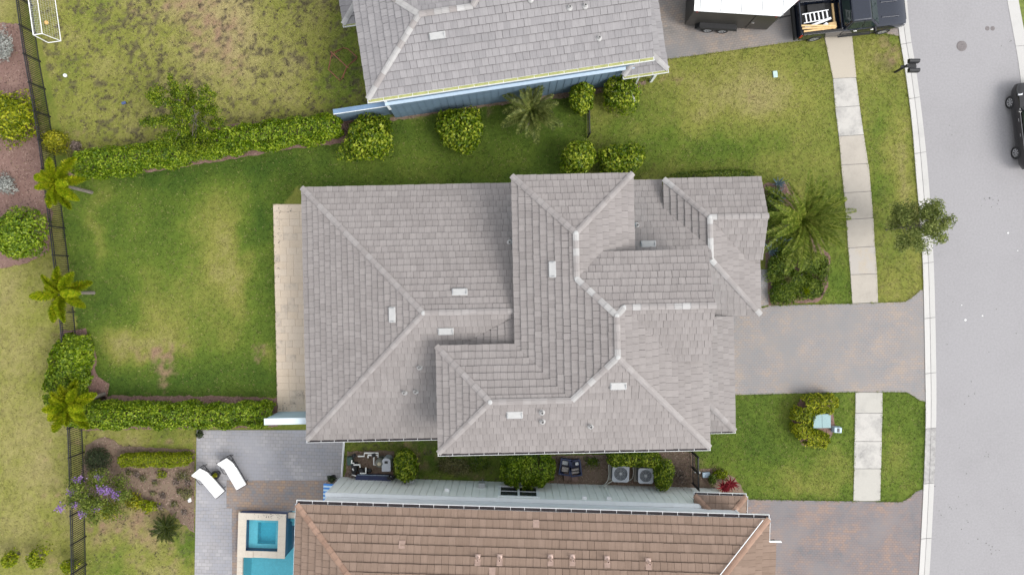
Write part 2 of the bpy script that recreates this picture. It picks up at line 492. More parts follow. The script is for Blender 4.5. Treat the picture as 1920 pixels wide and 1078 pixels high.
# ------------------------------------------------------------------ paved outlines (world xy)
def W(*pts): return [P2(*p) for p in pts]
KL = catmull([P(1588, -420), P(1632, -240), P(1668, -90), P(1684, 55), P(1696, 130), P(1709, 230), P(1717, 330), P(1727, 450), P(1731, 545), P(1734, 700), P(1735, 780), P(1733, 860), P(1729, 950), P(1722, 1078), P(1712, 1200), P(1690, 1420)], 6)   # kerb, lawn side
KR = catmull([P(1609, -426), P(1653, -246), P(1690, -90), P(1705, 55), P(1717, 130), P(1730, 230), P(1740, 330), P(1748, 450), P(1752, 545), P(1755, 700), P(1755, 780), P(1753, 860), P(1749, 950), P(1742, 1078), P(1732, 1200), P(1710, 1420)], 6)   # kerb, road side
def kl_x(y):   # x of kerb's lawn side at world y
    for a, b in zip(KL[:-1], KL[1:]):
        if b.y <= y <= a.y: return a.x + (b.x - a.x) * (y - a.y) / (b.y - a.y)
    return KL[0].x if y > KL[0].y else KL[-1].x
def kl_between(py0, py1):
    y0, y1 = P(0, py0).y, P(0, py1).y
    pts = [(kl_x(y0), y0)] + [(p.x, p.y) for p in KL if y1 < p.y < y0] + [(kl_x(y1), y1)]
    return [(x - 0.004, y) for x, y in pts]
WALK_N = [(1545, 68, 1597, 64), (1561, 148, 1605, 146), (1566, 202, 1612, 199), (1572, 256, 1619, 253), (1577, 310, 1628, 307), (1582, 362, 1633, 359), (1586, 412, 1637, 409), (1590, 465, 1640, 462), (1594, 515, 1644, 513), (1597, 569, 1646, 567)]
WALK_S = [(1604, 735, 1654, 735), (1603, 774, 1654, 774), (1602, 827, 1653, 827), (1601, 878, 1652, 878), (1600, 939, 1650, 939)]
DRIVE_MID = W((1300, 600), (1440, 575), (1440, 573), (1597, 569.5), (1697, 566), (1712, 556), (1727, 543)) + kl_between(543.1, 753) + W((1724, 750), (1712, 742), (1700, 735), (1604, 734.5), (1300, 742))
DRIVE_SOUTH = W((1300, 934), (1600, 939.5), (1690, 940.5), (1706, 932), (1716, 922), (1728, 917)) + kl_between(917.1, 1200) + W((1300, 1200))
DRIVE_NORTH = W((1180, 122), (1256, 111), (1400, 91), (1545, 70.5), (1650, 62), (1672, 66), (1685, 64)) + kl_between(63.9, -90)[::1] + W((1180, -90))
DRIVE_NORTH = W((1180, 122), (1256, 111), (1400, 91), (1545, 70.5), (1650, 61), (1668, 65), (1685, 68)) + kl_between(68, -90)[::-1][::-1][:0] + [(kl_x(P(0, 67).y) - 0.004, P(0, 67).y)] + [(p.x - 0.004, p.y) for p in reversed(KL) if P(0, -90).y > p.y > P(0, 67).y] + W((1180, -90))
FRONT_WALK = W((1418, 505), (1438, 505), (1441, 572), (1300, 597), (1300, 505))
PATIO = W((512, 383), (600, 383), (608, 772), (520, 772))
DECK = W((369, 806), (646, 806), (645, 822), (640, 895), (640, 960), (660, 1200), (364, 1200))
POOL_HOLE = W((448, 959), (620, 959), (620, 1180), (448, 1180))
PAVED = [DRIVE_MID, DRIVE_SOUTH, DRIVE_NORTH, FRONT_WALK, PATIO, DECK,
         W((1545, 68), (1597, 64), (1605, 146), (1619, 253), (1633, 359), (1640, 462), (1646, 567), (1597, 569), (1590, 465), (1582, 362), (1572, 256), (1561, 148)),
         W((1604, 735), (1654, 735), (1650, 939), (1600, 939))]
ROAD = [(p.x, p.y) for p in KR] + [(P(1710, 1420).x + 14, P(0, 1420).y), (P(1790, 1200).x + 14, P(0, 800).y), (P(1740, 0).x + 14, P(0, 400).y), (P(1690, -90).x + 5.9, P(0, -90).y), (P(1609, -426).x + 6.2, P(0, -460).y)]
KERB_OUT = [(p.x, p.y) for p in KL] + [(p.x, p.y) for p in reversed(KR)]

# mulch and soil beds
BEDS = {
    'left': W((-60, 44), (38, 44), (52, 110), (74, 240), (84, 330), (98, 400), (93, 470), (60, 490), (20, 500), (-60, 510)),
    'hedge_north': W((120, 300), (300, 262), (450, 232), (655, 212), (690, 240), (680, 262), (640, 268), (560, 278), (450, 296), (300, 320), (130, 340)),
    'hedge_south': W((162, 742), (420, 742), (520, 746), (520, 800), (150, 806), (150, 760)),
    'hedge_west': W((112, 620), (160, 616), (180, 660), (178, 700), (204, 720), (200, 748), (140, 752), (112, 700)),
    'garden_low': W((196, 818), (232, 836), (365, 842), (365, 1000), (340, 980), (300, 945), (250, 925), (170, 940), (150, 900), (160, 836)),
    'front': W((1430, 345), (1475, 340), (1530, 430), (1556, 480), (1552, 540), (1535, 566), (1440, 573), (1436, 500)),
    'transformer': W((1483, 775), (1500, 748), (1560, 745), (1566, 800), (1550, 836), (1530, 840), (1505, 832), (1488, 815)),
    'pumps': W((652, 846), (738, 844), (738, 900), (646, 900)),
    'side': W((1030, 855), (1270, 845), (1302, 850), (1312, 925), (1040, 912)),
    'porch': W((1312, 880), (1350, 878), (1378, 895), (1392, 916), (1400, 938), (1312, 930)),
    'wall_north': W((730, 222), (860, 200), (1000, 180), (1210, 152), (1212, 160), (1100, 180), (860, 206), (732, 228)),
}

# ------------------------------------------------------------------ ground
M['ground'] = attr_mat('ground', 0.95, 14.0)
M['blade'] = attr_mat('blade', 0.7, 30.0, isl=True)
X0, X1, Y0, Y1, ST = -34.0, 34.0, -20.0, 20.0, 0.16
nx, ny = int(round((X1 - X0) / ST)) + 1, int(round((Y1 - Y0) / ST)) + 1
gx, gy = np.meshgrid(np.linspace(X0, X1, nx), np.linspace(Y0, Y1, ny))
gcol, gd, gb, gp = ground_colour(gx, gy)
gz = (fbm(gx * 1.2, gy * 1.2, 4) - 0.5) * 0.03 - gp * 0.03
V = np.stack([gx, gy, gz * 0.5 - 0.012], -1).reshape(-1, 3)
ii = np.arange(nx * ny).reshape(ny, nx)
Q = np.stack([ii[:-1, :-1], ii[:-1, 1:], ii[1:, 1:], ii[1:, :-1]], -1).reshape(-1, 4)
cxm = V[Q].mean(1)
keep = ~in_poly(cxm[:, 0], cxm[:, 1], W((440, 952), (640, 952), (640, 1200), (440, 1200)))
colA = np.concatenate([gcol, np.ones(gcol.shape[:2] + (1,))], -1).reshape(-1, 4)
g = link_mesh('ground', np_mesh('ground', V, Q[keep], M['ground'], {'albedo': colA}))
tag(g, 'grass covered ground of the gardens and verges', kind='structure')
far = MB()
for a, b in (((-400, 20), (400, 400)), ((-400, -400), (400, -20)), ((-400, -20), (-34, 20)), ((34, -20), (400, 20))):
    far.add([(a[0], a[1], -0.02), (b[0], a[1], -0.02), (b[0], b[1], -0.02), (a[0], b[1], -0.02)], [(0, 1, 2, 3)])
M['far'] = simple('far_grass', (0.11, 0.14, 0.03), 0.95, 0.35, 0.4)
tag(far.build('terrain', M['far']), 'open grass land around the gardens', kind='structure')

# grass blades, one object per lawn
LAWNS = {
    'back': ('dense green lawn with dry yellow patches behind the grey house', REG['back'][0], 95),
    'north_side': ('narrow green lawn between the two grey roofed houses', REG['north_side'][0], 90),
    'north_front': ('yellowish front lawn below the parked trailer', REG['north_front'][0], 80),
    'verge_north': ('roadside grass strip with the street tree', REG['verge_north'][0], 80),
    'top_yard': ('rough patchy dry lawn around the white goal', REG['top_yard'][0], 95),
    'far_left': ('pale straw coloured grass outside the long black fence', REG['far_left'][0], 60),
    'low_left': ('thin worn grass round the sago palm', REG['low_left'][0], 55),
    'south_front': ('green front lawn around the pale green transformer box', REG['south_front'][0], 90),
    'verge_south': ('short roadside grass strip between two paver driveways', REG['verge_south'][0], 85),
    'side_yard': ('weedy grass in the narrow yard beside the white wall', REG['side_yard'][0], 80),
}
taken = []
for key, (lab, pl, dens) in LAWNS.items():
    wp = [P2(*q) for q in pl]
    xs = [q[0] for q in wp]; ys = [q[1] for q in wp]
    x0, x1, y0, y1 = max(min(xs), -31), min(max(xs), 31), max(min(ys), -17.6), min(max(ys), 17.6)
    n = int((x1 - x0) * (y1 - y0) * dens)
    x = rng.uniform(x0, x1, n); y = rng.uniform(y0, y1, n)
    k = in_poly(x, y, wp)
    for t in taken: k &= ~in_poly(x, y, t)
    taken.append(wp)
    for pv in PAVED + [ROAD, KERB_OUT]: k &= ~in_poly(x, y, pv)
    for bd in BEDS.values():
        inb = in_poly(x, y, bd)
        k &= ~(inb & (rng.random(n) < 0.93))
    x, y = x[k], y[k]
    col, d, b, pit = ground_colour(x, y)
    k = rng.random(len(x)) > np.clip(b * 0.5 + pit * 0.25, 0, 0.95)
    x, y, col, d, pit = x[k], y[k], col[k], d[k], pit[k]
    # thatch: dead straw tufts in dry turf, dark rotted clods in the rough yard
    rr_ = rng.random(len(x))
    dead = rr_ < 0.05 + 0.20 * d
    col[dead] = col[dead] * 0.45 + STRAW * 0.6
    clod = (pit > 0.25) | ((rr_ > 0.93) & (key == 'top_yard'))
    col[clod] = PIT * rng.uniform(0.5, 1.3, (int(clod.sum()), 1))
    nb = 4
    x = np.repeat(x, nb) + rng.normal(0, 0.025, len(x) * nb); y = np.repeat(y, nb) + rng.normal(0, 0.025, len(y) * nb)
    col = np.repeat(col, nb, 0); d = np.repeat(d, nb)
    n = len(x)
    a = rng.uniform(0, 2 * np.pi, n); hgt = rng.uniform(0.025, 0.06, n); ln = rng.uniform(0.03, 0.085, n); wd = rng.uniform(0.007, 0.016, n)
    ca, sa = np.cos(a), np.sin(a)
    z = np.full(n, -0.008)
    v0 = np.stack([x - sa * wd, y + ca * wd, z], -1); v1 = np.stack([x + sa * wd, y - ca * wd, z], -1)
    v2 = np.stack([x + ca * ln, y + sa * ln, hgt], -1)
    VV = np.stack([v0, v1, v2], 1).reshape(-1, 3)
    cc = np.repeat(np.concatenate([col * 1.05, np.ones((n, 1))], -1), 3, 0)
    o = link_mesh('lawn_grass', np_mesh('lawn_grass', VV, np.arange(3 * n).reshape(-1, 3), M['blade'], {'albedo': cc}))
    tag(o, lab, 'grass', kind='stuff')

def fringe(outs):
    px_, py_ = [], []
    for pl in outs:
        n = len(pl)
        for i in range(n):
            a, b = np.array(pl[i]), np.array(pl[(i + 1) % n])
            L_ = np.linalg.norm(b - a); k = int(L_ * 60)
            if L_ > 40 or k == 0: continue
            t = rng.random(k)
            q = a + (b - a) * t[:, None] + rng.normal(0, 0.03, (k, 2))
            px_.append(q[:, 0]); py_.append(q[:, 1])
    x, y = np.concatenate(px_), np.concatenate(py_)
    k = (np.abs(x) < 31) & (np.abs(y) < 17.6)
    x, y = x[k], y[k]
    ins = np.zeros(len(x), dtype=bool)
    for pv in PAVED + [ROAD, KERB_OUT]: ins |= in_poly(x, y, pv)
    lawn = np.zeros(len(x), dtype=bool)
    for nm, (pl, *_r) in REG.items(): lawn |= in_poly(x, y, [P2(*q) for q in pl])
    pick = rng.random(len(x)) < 0.25 + 0.9 * fbm(x * 1.7, y * 1.7, 12, 3)
    k = ~ins & lawn & pick
    return x[k], y[k]
x, y = fringe([DRIVE_MID, DRIVE_SOUTH, DRIVE_NORTH, PAVED[6], PAVED[7], PATIO, KERB_OUT])
col, d, b, pit = ground_colour(x, y)
x = np.repeat(x, 3); y = np.repeat(y, 3); col = np.repeat(col, 3, 0); n = len(x)
a = rng.uniform(0, 2 * np.pi, n); hgt = rng.uniform(0.05, 0.09, n); ln = rng.uniform(0.05, 0.13, n); wd = rng.uniform(0.008, 0.016, n)
ca, sa = np.cos(a), np.sin(a); z = np.zeros(n)
VV = np.stack([np.stack([x - sa * wd, y + ca * wd, z], -1), np.stack([x + sa * wd, y - ca * wd, z], -1), np.stack([x + ca * ln, y + sa * ln, hgt], -1)], 1).reshape(-1, 3)
tag(link_mesh('edge_grass', np_mesh('edge_grass', VV, np.arange(3 * n).reshape(-1, 3), M['blade'], {'albedo': np.repeat(np.concatenate([col, np.ones((n, 1))], -1), 3, 0)})), 'ragged grass creeping over the edges of walks and driveways', 'grass', kind='stuff')

# ------------------------------------------------------------------ beds: sheet plus loose chips
M['mulch'] = stained('mulch', (0.175, 0.105, 0.088), (0.24, 0.16, 0.13), 0.6, 1.2, 0.95, 26)
M['soil'] = stained('soil', (0.165, 0.120, 0.085), (0.10, 0.075, 0.05), 0.7, 1.4, 0.95, 22)
M['chip'] = leaf_mat('mulch_chip', (0.07, 0.045, 0.04), (0.175, 0.105, 0.085), (0.32, 0.23, 0.19), 0.9, 0.0)
BED_LAB = {'left': 'wide red brown mulch bed outside the black fence', 'hedge_north': 'mulch strip under the long clipped hedge on the north side', 'hedge_south': 'reddish mulch strip along the south hedge',
           'hedge_west': 'reddish mulch strip beside the hedge at the fence', 'garden_low': 'brown planting bed beside the paved pool deck', 'front': 'planting bed around the big front palm',
           'transformer': 'mulch ring round the transformer box', 'pumps': 'brown dirt pad under the pool equipment', 'side': 'bare soil bed around the air conditioners', 'porch': 'small bed with the red leaved plant', 'wall_north': 'soil strip along the blue house wall'}
for key, pl in BEDS.items():
    pts = []
    n = len(pl)
    for i in range(n):
        a, b = Vector(pl[i]), Vector(pl[(i + 1) % n])
        m_ = max(1, int((b - a).length / 0.25))
        for k in range(m_):
            q = a.lerp(b, k / m_)
            pts.append((q.x + random.uniform(-0.06, 0.06), q.y + random.uniform(-0.06, 0.06)))
    soil = key in ('pumps', 'side', 'garden_low', 'wall_north', 'porch')
    o = MB().prism(pts, -0.05, 0.012).build('soil_bed' if soil else 'mulch_bed', M['soil'] if soil else M['mulch'])
    tag(o, BED_LAB[key], kind='structure')
    xs = [q[0] for q in pl]; ys = [q[1] for q in pl]
    n = int((max(xs) - min(xs)) * (max(ys) - min(ys)) * 110)
    x = rng.uniform(min(xs) - 0.1, max(xs) + 0.1, n); y = rng.uniform(min(ys) - 0.1, max(ys) + 0.1, n)
    k = in_poly(x, y, pl); x, y = x[k], y[k]; n = len(x)
    a = rng.uniform(0, 2 * np.pi, n); l = rng.uniform(0.02, 0.055, n); w = rng.uniform(0.008, 0.022, n); t = rng.uniform(-0.015, 0.02, n)
    ca, sa = np.cos(a), np.sin(a)
    z = rng.uniform(0.016, 0.035, n)
    q = [np.stack([x + ca * sx * l - sa * sy * w, y + sa * sx * l + ca * sy * w, z + sx * t], -1) for sx, sy in ((-1, -1), (1, -1), (1, 1), (-1, 1))]
    VV = np.stack(q, 1).reshape(-1, 3)
    o = link_mesh('loose_chips', np_mesh('loose_chips', VV, np.arange(4 * n).reshape(-1, 4), M['chip']))
    tag(o, 'loose chips and litter lying on the ' + BED_LAB[key].replace('wide ', '').split(' beside')[0].split(' along')[0].split(' around')[0], 'mulch', kind='stuff')

# ------------------------------------------------------------------ road, kerbs, drives, walks
M['road'] = stained('road', (0.258, 0.252, 0.260), (0.226, 0.220, 0.226), 0.7, 0.28, 0.9, 9)
M['kerb'] = stained('kerb', (0.42, 0.412, 0.398), (0.34, 0.33, 0.32), 0.3, 0.7, 0.85, 30)
M['kerb_dirty'] = stained('kerb_dirty', (0.36, 0.35, 0.34), (0.05, 0.05, 0.055), 1.0, 3.5, 0.9, 20)
M['gutter_line'] = simple('gutter_line', (0.19, 0.186, 0.184), 0.9, 0.3, 3)
road = MB().prism(ROAD, -0.3, 0.008).build('road', M['road'])
tag(road, 'pale grey asphalt road curving along the right side', kind='structure')

def strip_between(A, B, n):
    """n equal pieces of the band between polylines A and B"""
    def resample(Lp, m):
        d = [0]
        for a, b in zip(Lp[:-1], Lp[1:]): d.append(d[-1] + (b - a).length)
        out = []
        for i in range(m + 1):
            t = d[-1] * i / m
            j = max(k for k in range(len(d)) if d[k] <= t + 1e-9); j = min(j, len(Lp) - 2)
            out.append(Lp[j].lerp(Lp[j + 1], (t - d[j]) / max(1e-9, d[j + 1] - d[j])))
        return out
    return resample(A, n * 4), resample(B, n * 4)

kerb = MB().prism(KERB_OUT, -0.3, 0.004).build('kerb', M['gutter_line'])
tag(kerb, 'pale concrete kerb between the lawns and the road', kind='structure')
NK = 18
ka, kb = strip_between(KL, KR, NK)
for i in range(NK):
    m = MB()
    for j in range(4):
        a0, a1, b0, b1 = ka[i * 4 + j].copy(), ka[i * 4 + j + 1].copy(), kb[i * 4 + j].copy(), kb[i * 4 + j + 1].copy()
        if j == 0: a0 = a0.lerp(a1, 0.02); b0 = b0.lerp(b1, 0.02)
        if j == 3: a1 = a1.lerp(a0, 0.02); b1 = b1.lerp(b0, 0.02)
        for t0, t1, z0, z1, mi in ((0.0, 0.50, 0.055, 0.022, 0), (0.50, 0.555, 0.012, 0.012, 1), (0.555, 1.0, 0.018, 0.030, 0)):
            q = [a0.lerp(b0, t0), a0.lerp(b0, t1), a1.lerp(b1, t1), a1.lerp(b1, t0)]
            zt = (z0, z1, z1, z0)
            m.hexa([(p.x, p.y, -0.25) for p in q][::-1], [(p.x, p.y, z) for p, z in zip(q, zt)][::-1], mi)
    dirty = abs((ka[i * 4].y + ka[i * 4 + 4].y) / 2 - P(0, 857).y) < 1.0
    o = m.build('kerb_stone', [M['kerb_dirty'] if dirty else M['kerb'], M['gutter_line']], kerb)
    if dirty: o['label'] = 'grey stained kerb length opposite the small hedge'
# kerb and verge on the far side of the road, only its corner is in view
FK = catmull([P(1812, -460), P(1848, -240), P(1875, -90), P(1888, 0), P(1899, 60), P(1911, 130), P(1921, 230), P(1929, 330), P(1936, 470), P(1940, 640)], 5)
FK2 = [p + Vector((0.62, 0.03, 0)) for p in FK]
MBk = MB()
ra, rb = strip_between(FK, FK2, 10)
fk = MB().prism([(p.x, p.y) for p in FK] + [(p.x, p.y) for p in reversed(FK2)], -0.3, 0.004).build('kerb', M['gutter_line'])
tag(fk, 'pale kerb on the far side of the road at the right edge', kind='structure')
for i in range(10):
    m = MB()
    for j in range(4):
        a0, a1, b0, b1 = ra[i * 4 + j], ra[i * 4 + j + 1], rb[i * 4 + j], rb[i * 4 + j + 1]
        if j == 0: a0 = a0.lerp(a1, 0.03); b0 = b0.lerp(b1, 0.03)
        q = [a0, b0, b1, a1]
        m.hexa([(p.x, p.y, -0.25) for p in q][::-1], [(p.x, p.y, z) for p, z in zip(q, (0.025, 0.055, 0.055, 0.025))][::-1])
    m.build('kerb_stone', M['kerb'], fk)
M['verge'] = simple('far_verge', (0.12, 0.15, 0.03), 0.95, 0.4, 3)
tag(MB().prism([(p.x, p.y) for p in FK2] + [(60, -3), (60, 33)], -0.3, 0.03).build('verge', M['verge']), 'grass verge beyond the far kerb', kind='structure')

PINKG = [(0.155, 0.165, 0.180), (0.215, 0.205, 0.208), (0.262, 0.228, 0.215), (0.31, 0.258, 0.222)]
M['paver'] = paver_mat('drive_paver', [(0.198, 0.198, 0.205), (0.232, 0.217, 0.214), (0.256, 0.230, 0.218), (0.305, 0.254, 0.215)], R(-1.2), 0.2, 0.13, 0.75, (0.195, 0.19, 0.19))
M['paver_s'] = paver_mat('south_drive_paver', [(0.138, 0.136, 0.145), (0.172, 0.152, 0.155), (0.200, 0.162, 0.155), (0.26, 0.185, 0.150)], R(1.75), 0.2, 0.13, 0.8, (0.17, 0.16, 0.165))
M['paver_n'] = paver_mat('north_drive_paver', [(0.16, 0.15, 0.14), (0.205, 0.185, 0.172), (0.235, 0.205, 0.185), (0.29, 0.235, 0.195)], R(-8.5), 0.2, 0.13, 0.8, (0.16, 0.16, 0.165))
M['deck'] = paver_mat('deck_paver', [(0.235, 0.240, 0.265), (0.265, 0.265, 0.285), (0.282, 0.275, 0.285), (0.36, 0.35, 0.36)], R(1.75), 0.3, 0.2, 0.6, (0.30, 0.30, 0.325))
M['deck_warm'] = paver_mat('warm_deck_paver', [(0.17, 0.175, 0.19), (0.225, 0.198, 0.190), (0.265, 0.205, 0.170), (0.345, 0.245, 0.170)], R(1.75), 0.24, 0.16, 0.7)
tag(MB().prism(DRIVE_MID, -0.2, 0.022).build('driveway', M['paver']), 'pinkish grey paver driveway of the middle house', kind='structure')
tag(MB().prism(DRIVE_SOUTH, -0.2, 0.022).build('driveway', M['paver_s']), 'darker paver driveway of the brown roofed house', kind='structure')
tag(MB().prism(DRIVE_NORTH, -0.2, 0.022).build('driveway', M['paver_n']), 'paver driveway under the trailer and the truck', kind='structure')
tag(MB().prism(FRONT_WALK, -0.2, 0.016).build('path', M['paver']), 'narrow paver path beside the front bed', kind='structure')
# deck with the pool cut out
dk = MB()
dk.prism(W((369, 806), (646, 806), (645, 822), (640, 895), (640, 900), (425, 900), (425, 952), (367, 958)), -0.2, 0.02, 0)
dk.prism(W((367, 958.2), (425, 952.3), (435, 952.3), (436, 1200), (363, 1200)), -0.2, 0.02, 0)
dk.prism(W((425.2, 900.2), (660, 900.2), (660, 956.8), (450, 956.8), (450, 952), (425.2, 952)), -0.2, 0.020, 1)
dk.prism(W((435.2, 952.2), (449.8, 952.2), (449.8, 1200), (436.2, 1200)), -0.2, 0.02, 1)
tag(dk.build('paved_deck', [M['deck'], M['deck_warm']]), 'grey paver pool deck with a brownish band by the spa', kind='structure')
tag(MB().tube([P(645.5, 818, 0.03), P(640.5, 896, 0.03)], 0.055, 4).build('edging_strip', M['white_paint']), 'thin pale edging between the deck and the side yard', kind='structure')

def walk(rows, name, label, dirty):
    base = MB().prism([P2(r[0] + 1, r[1]) for r in rows] + [P2(r[2] - 1, r[3]) for r in reversed(rows)], -0.2, 0.005).build(name, M['gutter_line'])
    tag(base, label, kind='structure')
    for i, (a, b) in enumerate(zip(rows[:-1], rows[1:])):
        q = [P(a[0], a[1] + 0.45), P(a[2], a[3] + 0.45), P(b[2], b[3] - 0.45), P(b[0], b[1] - 0.45)]
        q = [(p.x + random.uniform(-0.015, 0.015), p.y) for p in q]
        o = MB().prism(q, -0.2, 0.035 + random.uniform(-0.004, 0.004)).build('slab', M[dirty.get(i, 'conc')], base)
        bevel(o, 0.012, 1)
        if i in dirty: o['label'] = {'conc_dirty': 'slab with dark grey stains', 'conc_clean': 'clean beige slab', 'conc_tan': 'slab with tan patches', 'conc_white': 'bright pale slab'}[dirty[i]]
M['conc'] = stained('concrete', (0.365, 0.333, 0.29), (0.27, 0.247, 0.217), 0.8, 1.0, 0.9, 26)
M['conc_clean'] = stained('concrete_clean', (0.385, 0.345, 0.285), (0.34, 0.305, 0.255), 0.2, 0.8, 0.9, 26)
M['conc_tan'] = stained('concrete_tan', (0.36, 0.335, 0.305), (0.40, 0.315, 0.20), 0.7, 1.1, 0.9, 26)
M['conc_dirty'] = stained('concrete_dirty', (0.41, 0.395, 0.37), (0.11, 0.11, 0.112), 0.72, 1.1, 0.9, 22)
M['conc_white'] = stained('concrete_white', (0.375, 0.362, 0.33), (0.26, 0.252, 0.235), 0.5, 0.9, 0.9, 26)
walk(WALK_N, 'sidewalk', 'concrete sidewalk slabs between front lawn and street tree verge', {0: 'conc_clean', 1: 'conc_dirty', 2: 'conc_dirty', 7: 'conc_tan'})
walk(WALK_S, 'sidewalk', 'short sidewalk of four slabs between the two driveways', {0: 'conc_white', 1: 'conc_dirty', 2: 'conc_dirty', 3: 'conc_white'})

# patio of travertine slabs
M['travertine'] = stained('travertine', (0.545, 0.455, 0.355), (0.49, 0.395, 0.29), 0.5, 1.1, 0.8, 24)
M['travertine2'] = stained('travertine_pale', (0.55, 0.465, 0.37), (0.50, 0.41, 0.31), 0.4, 1.5, 0.8, 24)
M['travertine3'] = stained('travertine_grey', (0.52, 0.44, 0.35), (0.17, 0.15, 0.14), 0.6, 2.2, 0.8, 24)
pat = MB().prism(PATIO, -0.2, 0.012).build('patio', simple('patio_joint', (0.47, 0.385, 0.295), 0.9, 0.2))
tag(pat, 'cream travertine patio strip behind the grey house', kind='structure')
po = Vector((*P2(512.6, 384), 0)); pu = Vector((*P2(600, 384), 0)) - po; pv_ = Vector((*P2(520.6, 771.5), 0)) - po
rows_n = 29
for i in range(rows_n):
    t0, t1 = i / rows_n, (i + 1) / rows_n
    s = 0.0
    first = True
    while s < 0.999:
        w = random.choice((0.15, 0.22, 0.22, 0.3)) if not first else random.choice((0.12, 0.2, 0.26)); first = False
        e = min(1.0, s + w)
        if e > 0.93: e = 1.0
        j = random.uniform(-0.004, 0.010) if s == 0 else 0
        q = [po + pu * (s + 0.002 + j) + pv_ * (t0 + 0.0005), po + pu * (e - 0.002) + pv_ * (t0 + 0.0005), po + pu * (e - 0.002) + pv_ * (t1 - 0.0005), po + pu * (s + 0.002 + j) + pv_ * (t1 - 0.0005)]
        MB().prism([(p.x, p.y) for p in q], -0.1, 0.03 + random.uniform(-0.003, 0.003)).build('paver', M[random.choice(('travertine', 'travertine', 'travertine2', 'travertine2', 'travertine3') if s < 0.3 else ('travertine', 'travertine2'))], pat)
        s = e

# manhole, small covers and marks on the road
M['iron'] = simple('iron', (0.14, 0.125, 0.125), 0.7, 0.3, 18)
mp_ = P(1803, 87)
mh = thing('manhole_cover', 'round iron manhole cover in the road', 'manhole cover', (mp_.x, mp_.y, 0.008))
MB().lathe([(0.30, 0.0), (0.30, 0.008), (0.285, 0.012)], n=24).build('frame', M['iron'], mh)
m = MB()
m.lathe([(0.262, 0.013), (0.262, 0.02), (0.25, 0.022)], n=24)
for k in range(8):
    a = k * math.pi / 4
    m.box((0.15 * math.cos(a), 0.15 * math.sin(a), 0.024), (0.12, 0.022, 0.008), a)
m.lathe([(0.06, 0.021), (0.05, 0.03)], n=12)
m.build('lid', M['iron'], mh)
for q, l in (((1851, 54), 'left'), ((1861, 54), 'right')):
    c = P(*q)
    o = MB().lathe([(0.13, -0.02), (0.13, 0.0), (0.11, 0.004)], (0, 0, 0), 14).build('valve_cover', M['iron'], None, (c.x, c.y, 0.012))
    tag(o, 'small round iron valve cover, %s one of a pair near the far kerb' % l, 'valve cover', 'valve covers in the road')
M['spot'] = simple('tar_spot', (0.11, 0.105, 0.105), 0.8, 0.3, 20)
M['chalk'] = simple('chalk', (0.75, 0.75, 0.75), 0.8, 0.1, 20)
sp = MB()
for cx, cy, n, sr in ((1858, 380, 14, 14), (1780, 960, 10, 26), (1855, 1030, 9, 9), (1850, 850, 4, 6), (1880, 960, 4, 20), (1800, 970, 5, 30), (1830, 735, 4, 30), (1808, 870, 3, 40), (1895, 85, 4, 10), (1850, 650, 4, 40), (1770, 245, 3, 40), (1840, 590, 5, 70)):
    for _ in range(n):
        c = P(cx + random.gauss(0, sr), cy + random.gauss(0, sr * 0.8))
        r_ = random.uniform(0.02, 0.055); a0 = random.random() * 6
        sp.add([(c.x + r_ * random.uniform(0.5, 1) * math.cos(a0 + k), c.y + r_ * random.uniform(0.5, 1) * math.sin(a0 + k), 0.013) for k in (0, 1.1, 2.2, 3.2, 4.3, 5.3)], [(0, 1, 2, 3, 4, 5)])
tag(sp.build('road_litter', M['spot']), 'dark specks and leaf bits scattered on the road', 'litter', kind='stuff')
ch = MB()
for q, r_ in (((1810, 600), 0.06), ((1842, 592), 0.04), ((1890, 437), 0.05), ((1803, 572), 0.03), ((1908, 470), 0.03)):
    c = P(*q)
    ch.add([(c.x + r_ * math.cos(k), c.y + r_ * math.sin(k), 0.014) for k in (0, 1, 2, 3.1, 4.2, 5.3)], [(0, 1, 2, 3, 4, 5)])
tag(ch.build('paint_spots', M['chalk']), 'tiny white paint spots on the road', 'paint spot', kind='stuff')

# ------------------------------------------------------------------ roofs
K = 5.0 / 12.0
SLOPE = math.atan(K)
class Plane:
    """roof plane in a house's own axes: height h0 along the line through p0, rising along g at slope k"""
    def __init__(s, poly, p0, g, h0, k=K):
        s.poly = [Vector((p[0], p[1])) for p in poly]; s.p0 = Vector(p0); s.g = Vector(g).normalized(); s.h0 = h0; s.k = k
        s.X = Vector((s.g.y, -s.g.x)); s.c = math.cos(math.atan(k)); s.s = math.sin(math.atan(k))
    def h(s, p): return s.h0 + s.k * (Vector((p[0], p[1])) - s.p0).dot(s.g)
    def ab(s, p): return ((p - s.p0).dot(s.X), (p - s.p0).dot(s.g) / s.c)
    def mat(s):
        X, g = s.X, s.g
        return Matrix(((X.x, g.x * s.c, -g.x * s.s, s.p0.x), (X.y, g.y * s.c, -g.y * s.s, s.p0.y), (0, s.s, s.c, s.h0), (0, 0, 0, 1)))

def clip_rect(poly, x0, x1, y0, y1):
    for ax, lim, sg in ((0, x0, 1), (0, x1, -1), (1, y0, 1), (1, y1, -1)):
        out = []
        n = len(poly)
        for i in range(n):
            a, b = poly[i], poly[(i + 1) % n]
            da, db = (a[ax] - lim) * sg, (b[ax] - lim) * sg
            if da >= 0: out.append(a)
            if (da >= 0) != (db >= 0):
                t = da / (da - db)
                out.append((a[0] + (b[0] - a[0]) * t, a[1] + (b[1] - a[1]) * t))
        poly = out
        if len(poly) < 3: return []
    return poly

def area(p): return 0.5 * sum(p[i][0] * p[(i + 1) % len(p)][1] - p[(i + 1) % len(p)][0] * p[i][1] for i in range(len(p)))

